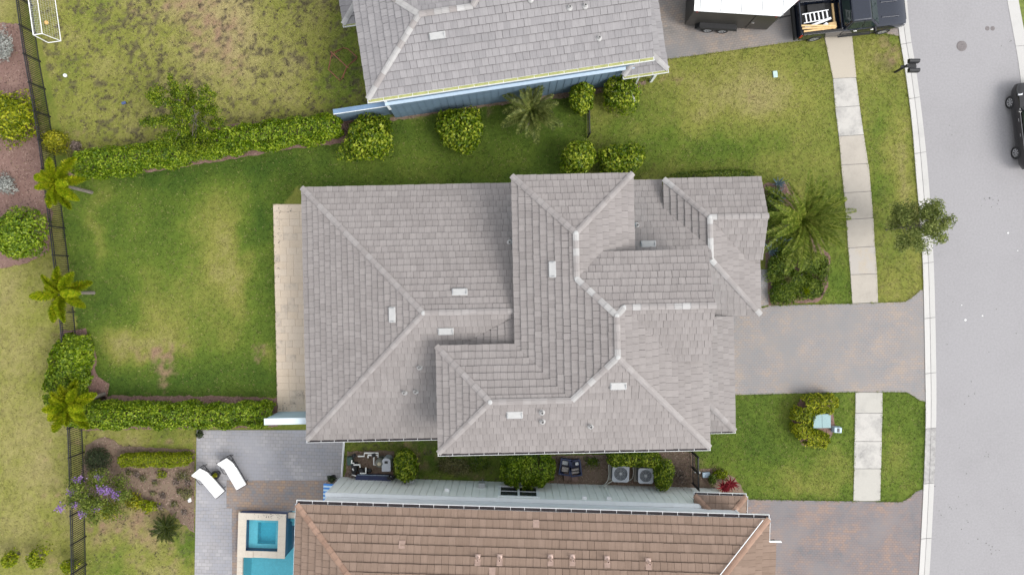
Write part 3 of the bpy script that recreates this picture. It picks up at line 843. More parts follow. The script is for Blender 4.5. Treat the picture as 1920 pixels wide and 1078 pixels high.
TILE_W, GAP, SLOT = 0.335, 0.010, 0.016
def tile_shape(w, e, z0=0.066, z1=0.014):
    x = w / 2; e = e - SLOT; u = 0.03
    return [(-x, u, -0.01), (x, u, -0.01), (x, e, -0.01), (-x, e, -0.01), (-x, 0, z0), (x, 0, z0), (x, e, z1), (-x, e, z1)], [(4, 5, 6, 7), (0, 1, 5, 4), (1, 2, 6, 5), (2, 3, 7, 6), (3, 0, 4, 7)]

def set_lot(me, vals):
    a = me.attributes.new('lot', 'FLOAT_COLOR', 'POINT')
    a.data.foreach_set('color', np.asarray(vals, dtype=np.float32).ravel())

def tile_variants(mat, e, z0=0.066):
    out = []
    for i in range(10):
        j = random.uniform(-0.010, 0.012); tl = random.uniform(-0.006, 0.006)
        vs, fs = tile_shape(TILE_W - GAP, e, z0)
        vs = [(x, y + (random.uniform(-0.008, 0.008) if y == 0 and z > 0 else 0), z + (j + tl * (1 if x > 0 else -1) if z > 0.03 else 0)) for x, y, z in vs]
        me = bpy.data.meshes.new('roof_tile')
        me.from_pydata(vs, [], fs)
        me.materials.append(mat)
        uv = me.uv_layers.new(name='UVMap')
        for lp in me.loops: uv.data[lp.index].uv = (vs[lp.vertex_index][0] + 0.2 * i, vs[lp.vertex_index][1])
        set_lot(me, [(random.uniform(-0.05, 0.05), 1.0, 0, 1)] * len(vs))
        me.update()
        out.append(me)
    return out

def tile_roof(house, planes, mat, deck_mat, e=0.362, n_single=300, thick=0.16, z0=0.066):
    """deck (part 'roof'), the best seen tiles as objects, the rest joined"""
    deck = MB()
    for p in planes:
        n = len(p.poly)
        top = [(q.x, q.y, p.h(q)) for q in p.poly]
        a = area([(q.x, q.y) for q in p.poly])
        idx = list(range(n)) if a > 0 else list(range(n - 1, -1, -1))
        top = [top[i] for i in idx]
        vs = top + [(x, y, z - thick) for x, y, z in top]
        deck.add(vs, [tuple(range(n)), tuple(range(2 * n - 1, n - 1, -1))] + [(i, n + i, n + (i + 1) % n, (i + 1) % n) for i in range(n)])
    roof = deck.build('roof', deck_mat, house)
    full, VS, FS, LOT, UVS = [], [], [], [], []
    for p in planes:
        ab = [p.ab(q) for q in p.poly]
        if area(ab) < 0: ab = ab[::-1]
        a0, a1 = min(q[0] for q in ab), max(q[0] for q in ab); b0, b1 = min(q[1] for q in ab), max(q[1] for q in ab)
        Mx = p.mat()
        r = 0
        b = b0 if p.k > 0.3 else b0
        while b < b1:
            wv = random.uniform(-0.006, 0.006)
            a = a0 - random.uniform(0, TILE_W) 
            while a < a1:
                w = TILE_W * random.choice((1, 1, 1, 1, 0.97, 1.03))
                pl = clip_rect(ab, a + GAP / 2, a + w - GAP / 2, b, b + e - SLOT)
                if len(pl) >= 3:
                    ar = area(pl)
                    if ar > 0.97 * (w - GAP) * (e - SLOT):
                        full.append((p.h(p.p0 + p.X * (a + w / 2) + p.g * (b + e / 2) * p.c), Mx, a + w / 2, b, w))
                    elif ar > 0.003:
                        lot = random.random(); j = random.uniform(-0.008, 0.010)
                        n = len(pl); base = len(VS)
                        for (x, y) in pl: VS.append(Mx @ Vector((x, y, -0.01)))
                        for (x, y) in pl: VS.append(Mx @ Vector((x, y, z0 + j - (z0 - 0.014 + j) * (y - b) / e)))
                        LOT.extend([(lot, 0, 0, 1)] * (2 * n)); UVS.extend(list(pl) * 2)
                        FS.append(tuple(base + n + i for i in range(n)))
                        for i in range(n): FS.append((base + i, base + (i + 1) % n, base + n + (i + 1) % n, base + n + i))
                a += w
            b += e; r += 1
    ca, sa = math.cos(house.rotation_euler.z), math.sin(house.rotation_euler.z)
    def seen(t):          # tiles inside the picture first, the nearest ones to the camera before the others
        p = t[1] @ Vector((t[2], t[3], 0)); x, y = ca * p.x - sa * p.y, sa * p.x + ca * p.y
        return not (abs(x) * F / (H - p.z) < 955 and abs(y) * F / (H - p.z) < 534)
    full.sort(key=lambda t: (seen(t), -t[0]))
    var = tile_variants(mat, e, z0)
    for (hh, Mx, a, b, w) in full[:n_single]:
        T = Mx @ Matrix.Translation((a, b, 0))
        link_mesh('roof_tile', random.choice(var), roof, mw=T)
    sv = [( [tuple(v.co) for v in me.vertices], [tuple(f.vertices) for f in me.polygons]) for me in var]
    for (hh, Mx, a, b, w) in full[n_single:]:
        vs, fs = random.choice(sv)
        base = len(VS); lot = random.random()
        for v in vs:
            VS.append(Mx @ Vector((a + v[0] * w / TILE_W, b + v[1], v[2]))); UVS.append((a + v[0], b + v[1])); LOT.append((lot, 0, 0, 1))
        for f in fs: FS.append(tuple(base + i for i in f))
    me = bpy.data.meshes.new('roof_tiles')
    me.from_pydata([tuple(v) for v in VS], [], FS)
    me.materials.append(mat)
    uv = me.uv_layers.new(name='UVMap')
    li = np.empty(len(me.loops), dtype=np.int32); me.loops.foreach_get('vertex_index', li)
    uv.data.foreach_set('uv', np.asarray(UVS, dtype=np.float32)[li].ravel())
    set_lot(me, LOT)
    me.update()
    tag(link_mesh('roof_tiles', me, roof), kind='stuff')
    return roof

def cap_variants(mat):
    out = []
    for i in range(6):
        me = bpy.data.meshes.new('ridge_cap')
        L_, hw, dz = 0.40, 0.145, 0.05
        jz = random.uniform(-0.006, 0.006)
        vs, fs = [], []
        for x, zz in ((0, 0.030 + jz), (L_, 0.006)):
            vs += [(x, -hw, -dz + zz - 0.03), (x, -hw, -dz + zz), (x, -hw * 0.3, zz - 0.006), (x, hw * 0.3, zz - 0.006), (x, hw, -dz + zz), (x, hw, -dz + zz - 0.03)]
        for k in range(5): fs.append((k, k + 1, 7 + k, 6 + k))
        fs = [f[::-1] for f in fs]
        fs += [(0, 1, 2, 3, 4, 5), (11, 10, 9, 8, 7, 6)]
        me.from_pydata(vs, [], fs)
        me.materials.append(mat)
        uv = me.uv_layers.new(name='UVMap')
        for lp in me.loops: uv.data[lp.index].uv = (vs[lp.vertex_index][1] + i, vs[lp.vertex_index][0])
        set_lot(me, [(random.uniform(-0.1, 0.1), 1.0, 0, 1)] * len(vs))
        me.update()
        out.append(me)
    return out

def caps(roof, a, b, var, white=None, pw=0.0, lift=0.075):
    a, b = Vector(a), Vector(b)
    if a.z > b.z: a, b = b, a
    d = b - a
    n = max(1, round(d.length / 0.37))
    x = d.normalized(); y = Vector((0, 0, 1)).cross(x).normalized(); z = x.cross(y)
    for i in range(n):
        o = a + d * (i / n) + Vector((0, 0, lift))
        me = random.choice(white if (white and random.random() < pw) else var)
        T = Matrix(((x.x * d.length / n / 0.37, y.x, z.x, o.x), (x.y * d.length / n / 0.37, y.y, z.y, o.y), (x.z * d.length / n / 0.37, y.z, z.z, o.z), (0, 0, 0, 1)))
        link_mesh('ridge_cap', me, roof, mw=T)

def on_plane(px, py, pl, th):
    """point of a roof plane seen at a photograph pixel, in the house's axes"""
    h = pl.h0 + 0.5
    for _ in range(12):
        p = P(px, py, h)
        c, s = math.cos(th), math.sin(th)
        u, v = c * p.x + s * p.y, -s * p.x + c * p.y
        h = pl.h((u, v))
    return Vector((u, v, h))

def roof_vent(house, px, py, pl, th, mat, L_=0.82, W_=0.34):
    p = on_plane(px, py, pl, th)
    Mx = pl.mat(); Mx.translation = p
    m = MB()
    m.hexa([(-L_ / 2, -W_ / 2, 0.03), (L_ / 2, -W_ / 2, 0.03), (L_ / 2, W_ / 2, 0.02), (-L_ / 2, W_ / 2, 0.02)], [(-L_ / 2 + .03, -W_ / 2 + .02, 0.16), (L_ / 2 - .03, -W_ / 2 + .02, 0.16), (L_ / 2 - .05, W_ / 2, 0.07), (-L_ / 2 + .05, W_ / 2, 0.07)])
    me = m.mesh('roof_vent', mat)
    o = link_mesh('roof_vent', me, house, mw=Mx)
    bevel(o, 0.012, 1)
    m = MB()
    for sx in (-1, 1): m.box((sx * (L_ / 2 - 0.075), -0.01, 0.135), (0.022, W_ * 0.72, 0.05))
    for k in range(3): m.box((0, -W_ / 2 - 0.004, 0.055 + 0.032 * k), (L_ * 0.84, 0.012, 0.014))
    link_mesh('vent_grille', m.mesh('vent_grille', M['grey_metal']), o)
    return o

def vent_pipe(house, px, py, pl, th, mat, r=0.075, hgt=0.35):
    p = on_plane(px, py, pl, th)
    m = MB()
    m.lathe([(r * 2.2, 0.03), (r * 2.0, 0.07), (r * 1.15, 0.12), (r, 0.13), (r, hgt), (r * 0.78, hgt), (r * 0.78, hgt - 0.1)], n=12)
    return m.build('vent_pipe', mat, house, loc=p, smooth=False)

def gutter(house, a, b, hz, n, inside, out=0.13):
    """open gutter along an eave from a to b (u,v); n = outward normal (u,v)"""
    a, b, n = Vector(a), Vector(b), Vector(n)
    d = (b - a).normalized(); L_ = (b - a).length
    x = Vector((d.x, d.y, 0)); y = Vector((n.x, n.y, 0))
    T = Matrix(((x.x, y.x, 0, a.x), (x.y, y.y, 0, a.y), (0, 0, 1, hz), (0, 0, 0, 1)))
    m = MB()
    y0 = 0.012
    m.box2((-0.02, y0, -0.13), (L_ + 0.02, y0 + 0.012, -0.005), 0, T)
    m.box2((-0.02, y0 + out, -0.13), (L_ + 0.02, y0 + out + 0.016, 0.0), 0, T)
    m.box2((-0.02, y0 + 0.013, -0.13), (L_ + 0.02, y0 + out - 0.001, -0.118), 0, T)
    for e_ in (-0.03, L_ + 0.0205): m.box2((e_, y0, -0.13), (e_ + 0.01, y0 + out + 0.028, -0.004), 0, T)
    m.box2((0, y0 + 0.014, -0.116), (L_, y0 + out - 0.002, -0.022), 1, T)
    g_ = m.build('gutter', [M['white_metal'], inside], house)
    k = max(2, round(L_ / 0.75))
    mm = MB().box((0, y0 + out / 2 + 0.005, -0.012), (0.016, out - 0.01, 0.008), 0, 0).mesh('gutter_strap', M['white_metal'])
    for i in range(k + 1):
        q = T @ Matrix.Translation((L_ * (i + random.uniform(-0.06, 0.06)) / k if 0 < i < k else L_ * i / k, 0, 0))
        link_mesh('gutter_strap', mm, g_, mw=q)
    return g_

M['tile_grey'] = tile_mat('tile_grey', (0.206, 0.188, 0.181), (0.223, 0.204, 0.197), (0.242, 0.222, 0.214))
M['tile_north'] = tile_mat('tile_north', (0.208, 0.200, 0.204), (0.226, 0.216, 0.220), (0.248, 0.238, 0.241))
M['tile_brown'] = tile_mat('tile_brown', (0.174, 0.122, 0.092), (0.190, 0.134, 0.102), (0.208, 0.148, 0.114), (0.15, 0.106, 0.082))
M['cap_grey'] = tile_mat('cap_grey', (0.232, 0.213, 0.206), (0.252, 0.233, 0.226), (0.278, 0.260, 0.253))
M['cap_white'] = tile_mat('cap_white', (0.285, 0.275, 0.27), (0.33, 0.322, 0.316), (0.375, 0.368, 0.362))
M['cap_brown'] = tile_mat('cap_brown', (0.215, 0.135, 0.098), (0.255, 0.165, 0.12), (0.30, 0.195, 0.145))
M['deck_grey'] = simple('roof_deck', (0.06, 0.055, 0.055), 0.9, 0.2)
M['deck_brown'] = simple('roof_deck_brown', (0.05, 0.033, 0.03), 0.9, 0.2)
M['wall_blue_pale'] = simple('wall_blue_pale', (0.36, 0.50, 0.58), 0.7, 0.08, 1.2)
M['cap_pale'] = simple('wall_cap_pale', (0.55, 0.63, 0.68), 0.7, 0.06, 2)
M['wall_blue'] = simple('wall_blue', (0.120, 0.180, 0.240), 0.7, 0.12, 1.2)
M['wall_blue_cap'] = simple('wall_blue_cap', (0.13, 0.21, 0.32), 0.7, 0.08, 2)
M['wall_white'] = simple('wall_white', (0.78, 0.80, 0.77), 0.7, 0.06, 0.8)
M['wall_upper'] = simple('wall_upper', (0.66, 0.68, 0.70), 0.8, 0.05, 0.8, bmp=0.1)
M['trim_white'] = simple('trim_white', (0.72, 0.75, 0.76), 0.6, 0.04, 2)
M['glass'] = simple('window_glass', (0.03, 0.035, 0.04), 0.05, 0.2, 2)
M['vent_white'] = simple('vent_white', (0.36, 0.36, 0.355), 0.5, 0.06, 4)
M['pipe_grey'] = simple('pipe_grey', (0.34, 0.335, 0.33), 0.6, 0.15, 6)
M['flashing_tan'] = simple('flashing_tan', (0.27, 0.19, 0.155), 0.7, 0.15, 6)
M['pipe_tan'] = simple('pipe_tan', (0.46, 0.34, 0.29), 0.6, 0.15, 6)

# ---- the middle house
TH = R(1.2)
house = thing('house', 'two storey house with complex grey tiled hip roof in the middle of the plot', 'house', (0, 0, 0), TH)
q = {
    'up_north': Plane([(4.8, -1.4), (3.06, .34), (4.33, 1.61), (9.4, 1.61), (9.4, -1.03), (5.17, -1.03)], (0, 3.31), (0, -1), 6.0),
    'up_wing_s': Plane([(5.17, -1.03), (9.4, -1.03), (9.4, -3.67), (7.81, -3.67)], (0, -3.67), (0, 1), 6.708),
    'up_east': Plane([(4.8, -1.4), (5.17, -1.03), (7.81, -3.67), (9.51, -3.67), (9.51, -8.02), (4.8, -3.31)], (9.51, 0), (-1, 0), 6.0),
    'up_south': Plane([(4.8, -3.31), (9.51, -8.02), (-3.77, -8.02), (-1.145, -5.395), (2.715, -5.395)], (0, -8.02), (0, 1), 6.0),
    'up_swest': Plane([(-3.77, -2.77), (-1.145, -5.395), (-3.77, -8.02)], (-3.77, 0), (1, 0), 6.0),
    'up_snorth': Plane([(-3.77, -2.77), (0.09, -2.77), (2.715, -5.395), (-1.145, -5.395)], (0, -2.77), (0, -1), 6.0),
    'up_west': Plane([(0.09, -2.77), (2.715, -5.395), (4.8, -3.31), (4.8, -1.4), (3.06, .34), (3.06, 2.49), (0.09, 5.46)], (0.09, 0), (1, 0), 6.0),
    'up_nnorth': Plane([(0.09, 5.46), (3.06, 2.49), (6.03, 5.46)], (0, 5.46), (0, -1), 6.0),
    'up_neast': Plane([(6.03, 5.46), (3.06, 2.49), (3.06, .34), (4.33, 1.61), (6.03, 1.61)], (6.03, 0), (-1, 0), 6.0),
    'lo_west': Plane([(-11.09, 5.55), (-4.375, -1.165), (-11.09, -7.88)], (-11.09, 0), (1, 0), 3.0),
    'lo_north': Plane([(-11.09, 5.55), (0.55, 5.55), (0.55, -1.165), (-4.375, -1.165)], (0, 5.55), (0, -1), 3.0),
    'lo_south': Plane([(-4.375, -1.165), (0.55, -1.165), (-2.5, -2.77), (-3.3, -3.2), (-3.3, -7.88), (-11.09, -7.88)], (0, -7.88), (0, 1), 3.0),
    'lo_cricket': Plane([(-2.5, -2.77), (0.55, -1.22), (0.55, -3.2), (-2.5, -3.2)], (-2.5, 0), (1, 0), 5.13, 0.2),
    'e_north': Plane([(8.1, 5.55), (13.25, 5.55), (13.25, 3.4), (10.25, 3.4)], (0, 5.55), (0, -1), 3.4),
    'e_west': Plane([(8.1, 5.55), (10.25, 3.4), (10.25, 1.8), (8.1, 3.95)], (8.1, 0), (1, 0), 3.4),
    'e_wing_s': Plane([(10.25, 3.4), (13.25, 3.4), (13.25, 1.2), (12.45, 1.2)], (0, 1.2), (0, 1), 3.38),
    'e_east': Plane([(10.25, 3.4), (12.45, 1.2), (13.2, 1.2), (13.2, -1.72), (10.25, 1.23)], (13.2, 0), (-1, 0), 3.067),
    'e_south': Plane([(10.25, 1.23), (13.2, -1.72), (9.0, -1.72), (9.0, 1.23)], (0, -1.72), (0, 1), 3.067),
    'n_low': Plane([(5.6, 5.6), (8.17, 5.6), (8.1, 3.95), (10.25, 1.8), (10.25, 1.2), (5.6, 1.2)], (0, 5.6), (0, -1), 2.73),
    'g_east': Plane([(11.73, -1.76), (11.73, -7.88), (9.0, -5.15), (9.0, -1.76)], (11.73, 0), (-1, 0), 3.0),
    'g_south': Plane([(11.73, -7.88), (9.0, -7.88), (9.0, -5.15)], (0, -7.88), (0, 1), 3.0),
}
mid_planes = q
roof = tile_roof(house, list(q.values()), M['tile_grey'], M['deck_grey'])
cg, cw = cap_variants(M['cap_grey']), cap_variants(M['cap_white'])
def z3(pl, u, v): return (u, v, q[pl].h((u, v)))
for pl, a, b, pw in (('up_nnorth', (0.09, 5.46), (3.06, 2.49), 0.0), ('up_nnorth', (6.03, 5.46), (3.06, 2.49), 0.0), ('up_west', (3.06, 2.49), (3.06, .34), 0.1), ('up_west', (3.06, .34), (4.8, -1.4), 0.55),
                     ('up_north', (4.8, -1.4), (5.17, -1.03), 1), ('up_north', (5.17, -1.03), (9.4, -1.03), 0.25), ('up_west', (4.8, -1.4), (4.8, -3.31), 0.35), ('up_west', (4.8, -3.31), (2.715, -5.395), 0.55),
                     ('up_east', (4.8, -3.31), (9.51, -8.02), 0.0), ('up_snorth', (2.715, -5.395), (-1.145, -5.395), 0), ('up_swest', (-3.77, -2.77), (-1.145, -5.395), 0), ('up_swest', (-3.77, -8.02), (-1.145, -5.395), 0),
                     ('lo_west', (-11.09, 5.55), (-4.375, -1.165), 0), ('lo_west', (-11.09, -7.88), (-4.375, -1.165), 0), ('lo_north', (-4.375, -1.165), (0.5, -1.165), 0),
                     ('e_north', (8.1, 5.55), (10.25, 3.4), 0.1), ('e_north', (10.25, 3.4), (13.25, 3.4), 0.1), ('e_west', (10.25, 3.4), (10.25, 1.23), 0.6), ('e_east', (10.25, 1.23), (13.2, -1.72), 0.2), ('g_east', (11.73, -7.88), (9.2, -5.35), 0.2)):
    caps(roof, z3(pl, *a), z3(pl, *b), cg, cw, pw)
# pale mortar knots where hips meet
for pl, p in (('up_nnorth', (3.06, 2.49)), ('lo_west', (-4.375, -1.165)), ('up_swest', (-1.145, -5.395)), ('up_west', (4.8, -3.31)), ('up_west', (4.8, -1.4)), ('e_north', (10.25, 3.4)), ('e_west', (10.25, 1.23)), ('up_north', (5.17, -1.03)), ('up_west', (3.06, .34))):
    o = MB().lathe([(0.13, -0.02), (0.11, 0.03), (0.05, 0.05)], n=9).build('ridge_knot', M['vent_white'], roof, loc=Vector(z3(pl, *p)) + Vector((0, 0, 0.05)))
for px, py, pl in ((1037, 505, 'up_west'), (862, 548.5, 'lo_north'), (737, 590, 'lo_west'), (836, 620, 'lo_south'), (1159, 722, 'up_south'), (965, 776, 'up_south'), (1215, 459, 'n_low')):
    roof_vent(house, px, py, q[pl], TH, M['vent_white'])
for px, py, pl in ((956, 455, 'lo_north'), (787, 688, 'lo_south'), (759, 735, 'lo_south'), (780, 733, 'lo_south'), (1107, 798, 'up_south'), (1193, 423, 'n_low'), (1016, 772, 'up_south'), (1017, 789, 'up_south')):
    vent_pipe(house, px, py, q[pl], TH, M['pipe_grey'])
wl_ = MB()
for a, b in (((-8.6, -7.35, 0), (0.55, 5.05, 2.95)), ((-10.55, 5.0 - 0.35, 0), (-10.2, 5.05, 2.95)), ((-10.55, -7.35, 0), (-10.2, -7.0, 2.95)), ((0.56, 1.2, 0), (5.58, 5.0, 5.95)), ((0.57, -3.2, 0), (9.02, 1.19, 5.95)), ((-3.29, -7.55, 0), (9.03, -3.21, 5.95)), ((9.04, -7.4, 0), (11.2, -2.2, 2.95)), ((9.05, -1.2, 0), (12.75, 5.1, 2.95)), ((5.59, 1.21, 0), (9.04, 5.1, 2.6))):
    wl_.box2(a, b)
wl_.build('wall', M['wall_blue_pale'], house)
m = MB()      # gable triangles under the two front wings
m.add([(9.02, 1.25, 5.95), (9.02, -3.3, 5.95), (9.02, -1.03, 7.62), (9.02, 1.2, 6.7), (9.02, -3.25, 6.7)], [(0, 3, 2, 4, 1)])
m.add([(12.76, 5.1, 2.95), (12.76, 1.6, 2.95), (12.76, 3.4, 4.1)], [(0, 2, 1)])
m.build('gable', M['wall_blue_pale'], house)
gutter(house, (-11.09, -7.88), (-3.75, -7.88), 3.02, (0, -1), M['dark_dirt'], 0.13)
gutter(house, (-3.77, -8.02), (9.51, -8.02), 6.02, (0, -1), M['dark_dirt'], 0.12)
gutter(house, (9.55, -7.88), (11.73, -7.88), 3.02, (0, -1), M['dark_dirt'], 0.10)
m = MB()      # garage door on the street side and a back slider
m.box2((11.205, -6.6, 0), (11.235, -2.9, 2.3)); m.build('garage_door', M['trim_white'], house)
MB().box2((-8.615, -3.5, 0.05), (-8.635, 1.5, 2.3)).build('patio_door', M['glass'], house)

stub = thing('garden_wall', 'short pale blue garden wall at the south end of the patio', 'wall', (0, 0, 0), TH)
MB().box2((-13.62, -7.17, 0), (-10.9, -6.88, 2.13)).build('wall_body', M['wall_blue_pale'], stub)
MB().box2((-13.66, -7.2, 2.13), (-10.88, -6.85, 2.2)).build('coping', M['cap_pale'], stub)

# ---- the north house
TN = R(8.5)
nh = thing('house', 'blue sided house with grey tiled roof and yellow gutter at the top', 'house', (0, 0, 0), TN)
qn = {
    'south': Plane([(-5.65, 10.19), (8.56, 10.19), (8.56, 17.6), (4.3, 17.6), (0.1, 13.40), (-2.44, 13.40)], (0, 10.19), (0, 1), 5.8),
    'west': Plane([(-5.65, 10.19), (-2.44, 13.40), (-5.65, 16.61)], (-5.65, 0), (1, 0), 5.8),
    'north': Plane([(-2.44, 13.40), (0.1, 13.40), (3.31, 16.61), (-5.65, 16.61)], (0, 16.61), (0, -1), 5.8),
    'nwest': Plane([(0.1, 13.40), (4.3, 17.6), (0.1, 17.6)], (0.1, 0), (1, 0), 7.14),
    'low_west': Plane([(-6.85, 15.22), (-5.0, 17.07), (-6.85, 20)], (-6.85, 0), (1, 0), 2.9),
    'low_west_s': Plane([(-6.85, 15.22), (-4.9, 15.22), (-4.9, 17.1)], (0, 15.22), (0, 1), 2.9),
    'porch': Plane([(7.55, 10.28), (9.97, 10.28), (8.7, 11.55), (8.7, 11.5), (8.6, 11.33)], (0, 10.28), (0, 1), 2.9),
    'porch_w': Plane([(7.55, 10.28), (8.6, 11.33), (7.55, 11.33)], (7.55, 0), (1, 0), 2.9),
    'strip': Plane([(9.97, 10.28), (9.97, 18), (8.2, 18), (8.2, 12.05)], (9.97, 0), (-1, 0), 2.9),
}
nroof = tile_roof(nh, list(qn.values()), M['tile_north'], M['deck_grey'], 0.375)
def zn(pl, u, v): return (u, v, qn[pl].h((u, v)))
for pl, a, b, pw in (('south', (-5.65, 10.19), (-2.44, 13.40), 0.75), ('south', (-2.44, 13.40), (0.1, 13.40), 0.6), ('west', (-2.44, 13.40), (-5.65, 16.61), 0.8), ('south', (0.1, 13.40), (4.2, 17.5), 0.8),
                     ('porch', (9.97, 10.28), (8.75, 11.5), 1.0), ('porch', (7.55, 10.28), (8.6, 11.33), 1.0), ('low_west', (-6.85, 15.22), (-5.0, 17.07), 1.0)):
    caps(nroof, zn(pl, *a), zn(pl, *b), cg, cw, pw)
roof_vent(nh, 820, 67, qn['south'], TN, M['vent_white'])
for px, py in ((1068, 16), (1097, 13), (1123, 73), (995, 1)):
    vent_pipe(nh, px, py, qn['south'], TN, M['pipe_grey'], 0.07, 0.25)
m = MB()
m.box2((-5.2, 10.72, 3.0), (8.15, 22, 5.75)); m.box2((-5.19, 10.66, 0), (8.16, 22, 2.99)); m.box2((-6.4, 15.7, 0), (-5.21, 22, 2.85)); m.box2((8.17, 12, 0), (9.5, 22, 2.85))
m.build('wall', M['wall_blue'], nh)
M['belt_blue'] = simple('belt_blue', (0.46, 0.57, 0.68), 0.6, 0.05)
m = MB().box2((-5.25, 10.56, 2.985), (8.2, 10.74, 3.05)).build('belt_course', M['belt_blue'], nh)
m = MB().box2((-5.235, 10.62, 1.9), (-5.10, 10.655, 2.975)).box2((-5.24, 10.7, 3.105), (-5.1, 10.765, 5.7)).build('corner_board', M['trim_white'], nh)
bat = MB().box2((-0.02, -0.022, 0), (0.02, 0, 2.97)).mesh('batten', M['wall_blue'])
for i in range(32):
    link_mesh('batten', bat, nh, loc=(-4.8 + i * 0.405, 10.657, 0))
gutter(nh, (-5.65, 10.19), (8.56, 10.19), 5.82, (0, -1), M['pollen'], 0.15)
gutter(nh, (7.55, 10.28), (9.97, 10.28), 2.92, (0, -1), M['pollen'], 0.13)
gutter(nh, (-6.85, 15.22), (-4.9, 15.22), 2.92, (0, -1), M['pollen'], 0.10)
MB().tube([(8.45, 10.2, 2.75), (8.45, 10.05, 0.6), (8.45, 9.95, 0.12), (8.6, 9.55, 0.05)], 0.05, 4).build('downspout', M['white_metal'], nh)
MB().box2((9.6, 10.5, 0), (9.75, 10.65, 2.75)).build('porch_post', M['trim_white'], nh)
nst = thing('garden_wall', 'low dark blue garden wall with lighter cap behind the round bush', 'wall', (0, 0, 0), TN)
MB().box2((-8.25, 10.90, 0), (-5.3, 11.10, 1.82)).build('wall_body', M['wall_blue'], nst)
MB().box2((-8.3, 10.875, 1.82), (-5.22, 11.125, 1.88)).build('coping', M['wall_blue_cap'], nst)
MB().box2((-8.3, 10.845, 1.82), (-5.22, 10.873, 1.885)).build('trim_strip', M['trim_white'], nst)

# ---- the south house
TS = R(-1.75)
sh = thing('house', 'white walled house with red brown tiled roof at the bottom', 'house', (0, 0, 0), TS)
qs = {
    'north': Plane([(-10.19, -10.91), (12.9, -10.91), (7.4, -16.41), (-4.69, -16.41)], (0, -10.91), (0, -1), 6.0),
    'south': Plane([(-4.69, -16.41), (7.4, -16.41), (12.9, -21.9), (-10.19, -21.9)], (0, -21.9), (0, 1), 6.0),
    'west': Plane([(-10.19, -10.91), (-4.69, -16.41), (-10.19, -21.9)], (-10.19, 0), (1, 0), 6.0),
    'east': Plane([(12.9, -10.91), (12.9, -12.02), (13.32, -12.02), (13.32, -22), (7.4, -16.41)], (12.9, 0), (-1, 0), 6.0),
    'porch_n': Plane([(10.09, -10.77), (12.84, -10.77), (12.1, -11.51), (10.83, -11.51)], (0, -10.77), (0, -1), 2.9),
    'porch_w': Plane([(10.09, -10.77), (10.83, -11.51), (10.09, -11.51)], (10.09, 0), (1, 0), 2.9),
    'porch_e': Plane([(12.84, -10.77), (12.84, -14), (12.1, -14), (12.1, -11.51)], (12.84, 0), (-1, 0), 2.9),
}
sroof = tile_roof(sh, list(qs.values()), M['tile_brown'], M['deck_brown'], 0.425, z0=0.08)
cb = cap_variants(M['cap_brown'])
def zs(pl, u, v): return (u, v, qs[pl].h((u, v)))
for pl, a, b in (('north', (-10.19, -10.91), (-4.69, -16.41)), ('north', (12.9, -10.91), (7.4, -16.41)), ('porch_n', (10.09, -10.77), (10.83, -11.51)), ('porch_n', (12.84, -10.77), (12.1, -11.51))):
    caps(sroof, zs(pl, *a), zs(pl, *b), cb)
MB().tube([Vector(zs('north', 12.72, -10.93)) + Vector((-0.16, 0, 0.15)), Vector(zs('north', 7.4, -16.3)) + Vector((-0.16, 0, 0.15))], 0.022, 5).build('flashing', M['white_metal'], sh)
for px, py in ((896, 1043), (937, 1043), (1032, 1043), (1073, 1043), (1138, 1046), (1215, 1050)):
    o = vent_pipe(sh, px, py, qs['north'], TS, M['pipe_tan'], 0.06, 0.5)
    Mx = qs['north'].mat(); Mx.translation = o.location
    fl = MB().box2((-0.14, -0.12, 0.052), (0.14, 0.42, 0.066)).mesh('pipe_flashing', M['flashing_tan'])
    link_mesh('pipe_flashing', fl, sh, mw=Mx)
for px, py in ((754, 1021), (923, 1072), (1005, 982)):
    p = on_plane(px, py, qs['north'], TS); Mx = qs['north'].mat(); Mx.translation = p
    link_mesh('patch_tile', MB().box2((-0.15, -0.2, 0.03), (0.15, 0.17, 0.078)).mesh('patch_tile', M['flashing_tan']), sroof, mw=Mx)
m = MB().box2((-9.55, -22, 0), (12.2, -11.25, 2.98)).build('wall', M['wall_white'], sh)
MB().box2((-9.5, -22, 3.07), (12.2, -11.42, 5.95)).build('wall', M['wall_upper'], sh)
MB().box2((-9.6, -11.41, 2.985), (12.25, -11.20, 3.065)).build('belt_course', M['trim_white'], sh)
MB().box2((12.16, -11.41, 3.07), (12.24, -11.385, 5.9)).box2((-9.58, -11.245, 0), (-9.46, -11.225, 2.98)).build('corner_board', M['trim_white'], sh)
sid = MB().box2((0.014, 0, 0.02), (0.386, 0.045, 2.975)).mesh('siding_board', M['wall_white'])
for i in range(54):
    u = -9.44 + i * 0.4
    o = link_mesh('siding_board', sid, sh, loc=(u, -11.248, 0))
win = MB().box2((-0.42, -11.222, 0.95), (1.82, -11.13, 1.05)).box2((-0.42, -11.222, 2.72), (1.82, -11.15, 2.86)).box2((-0.42, -11.222, 1.055), (-0.28, -11.15, 2.715)).box2((1.68, -11.222, 1.055), (1.82, -11.15, 2.715)).box2((0.65, -11.222, 1.055), (0.75, -11.155, 2.715)).build('window', M['trim_white'], sh)
for a, b in ((-0.27, 0.64), (0.76, 1.67)):
    MB().box2((a, -11.235, 1.06), (b, -11.19, 2.71)).build('pane', M['glass'], win)
    MB().box2((a, -11.188, 1.84), (b, -11.172, 1.88)).build('rail', M['trim_white'], win)
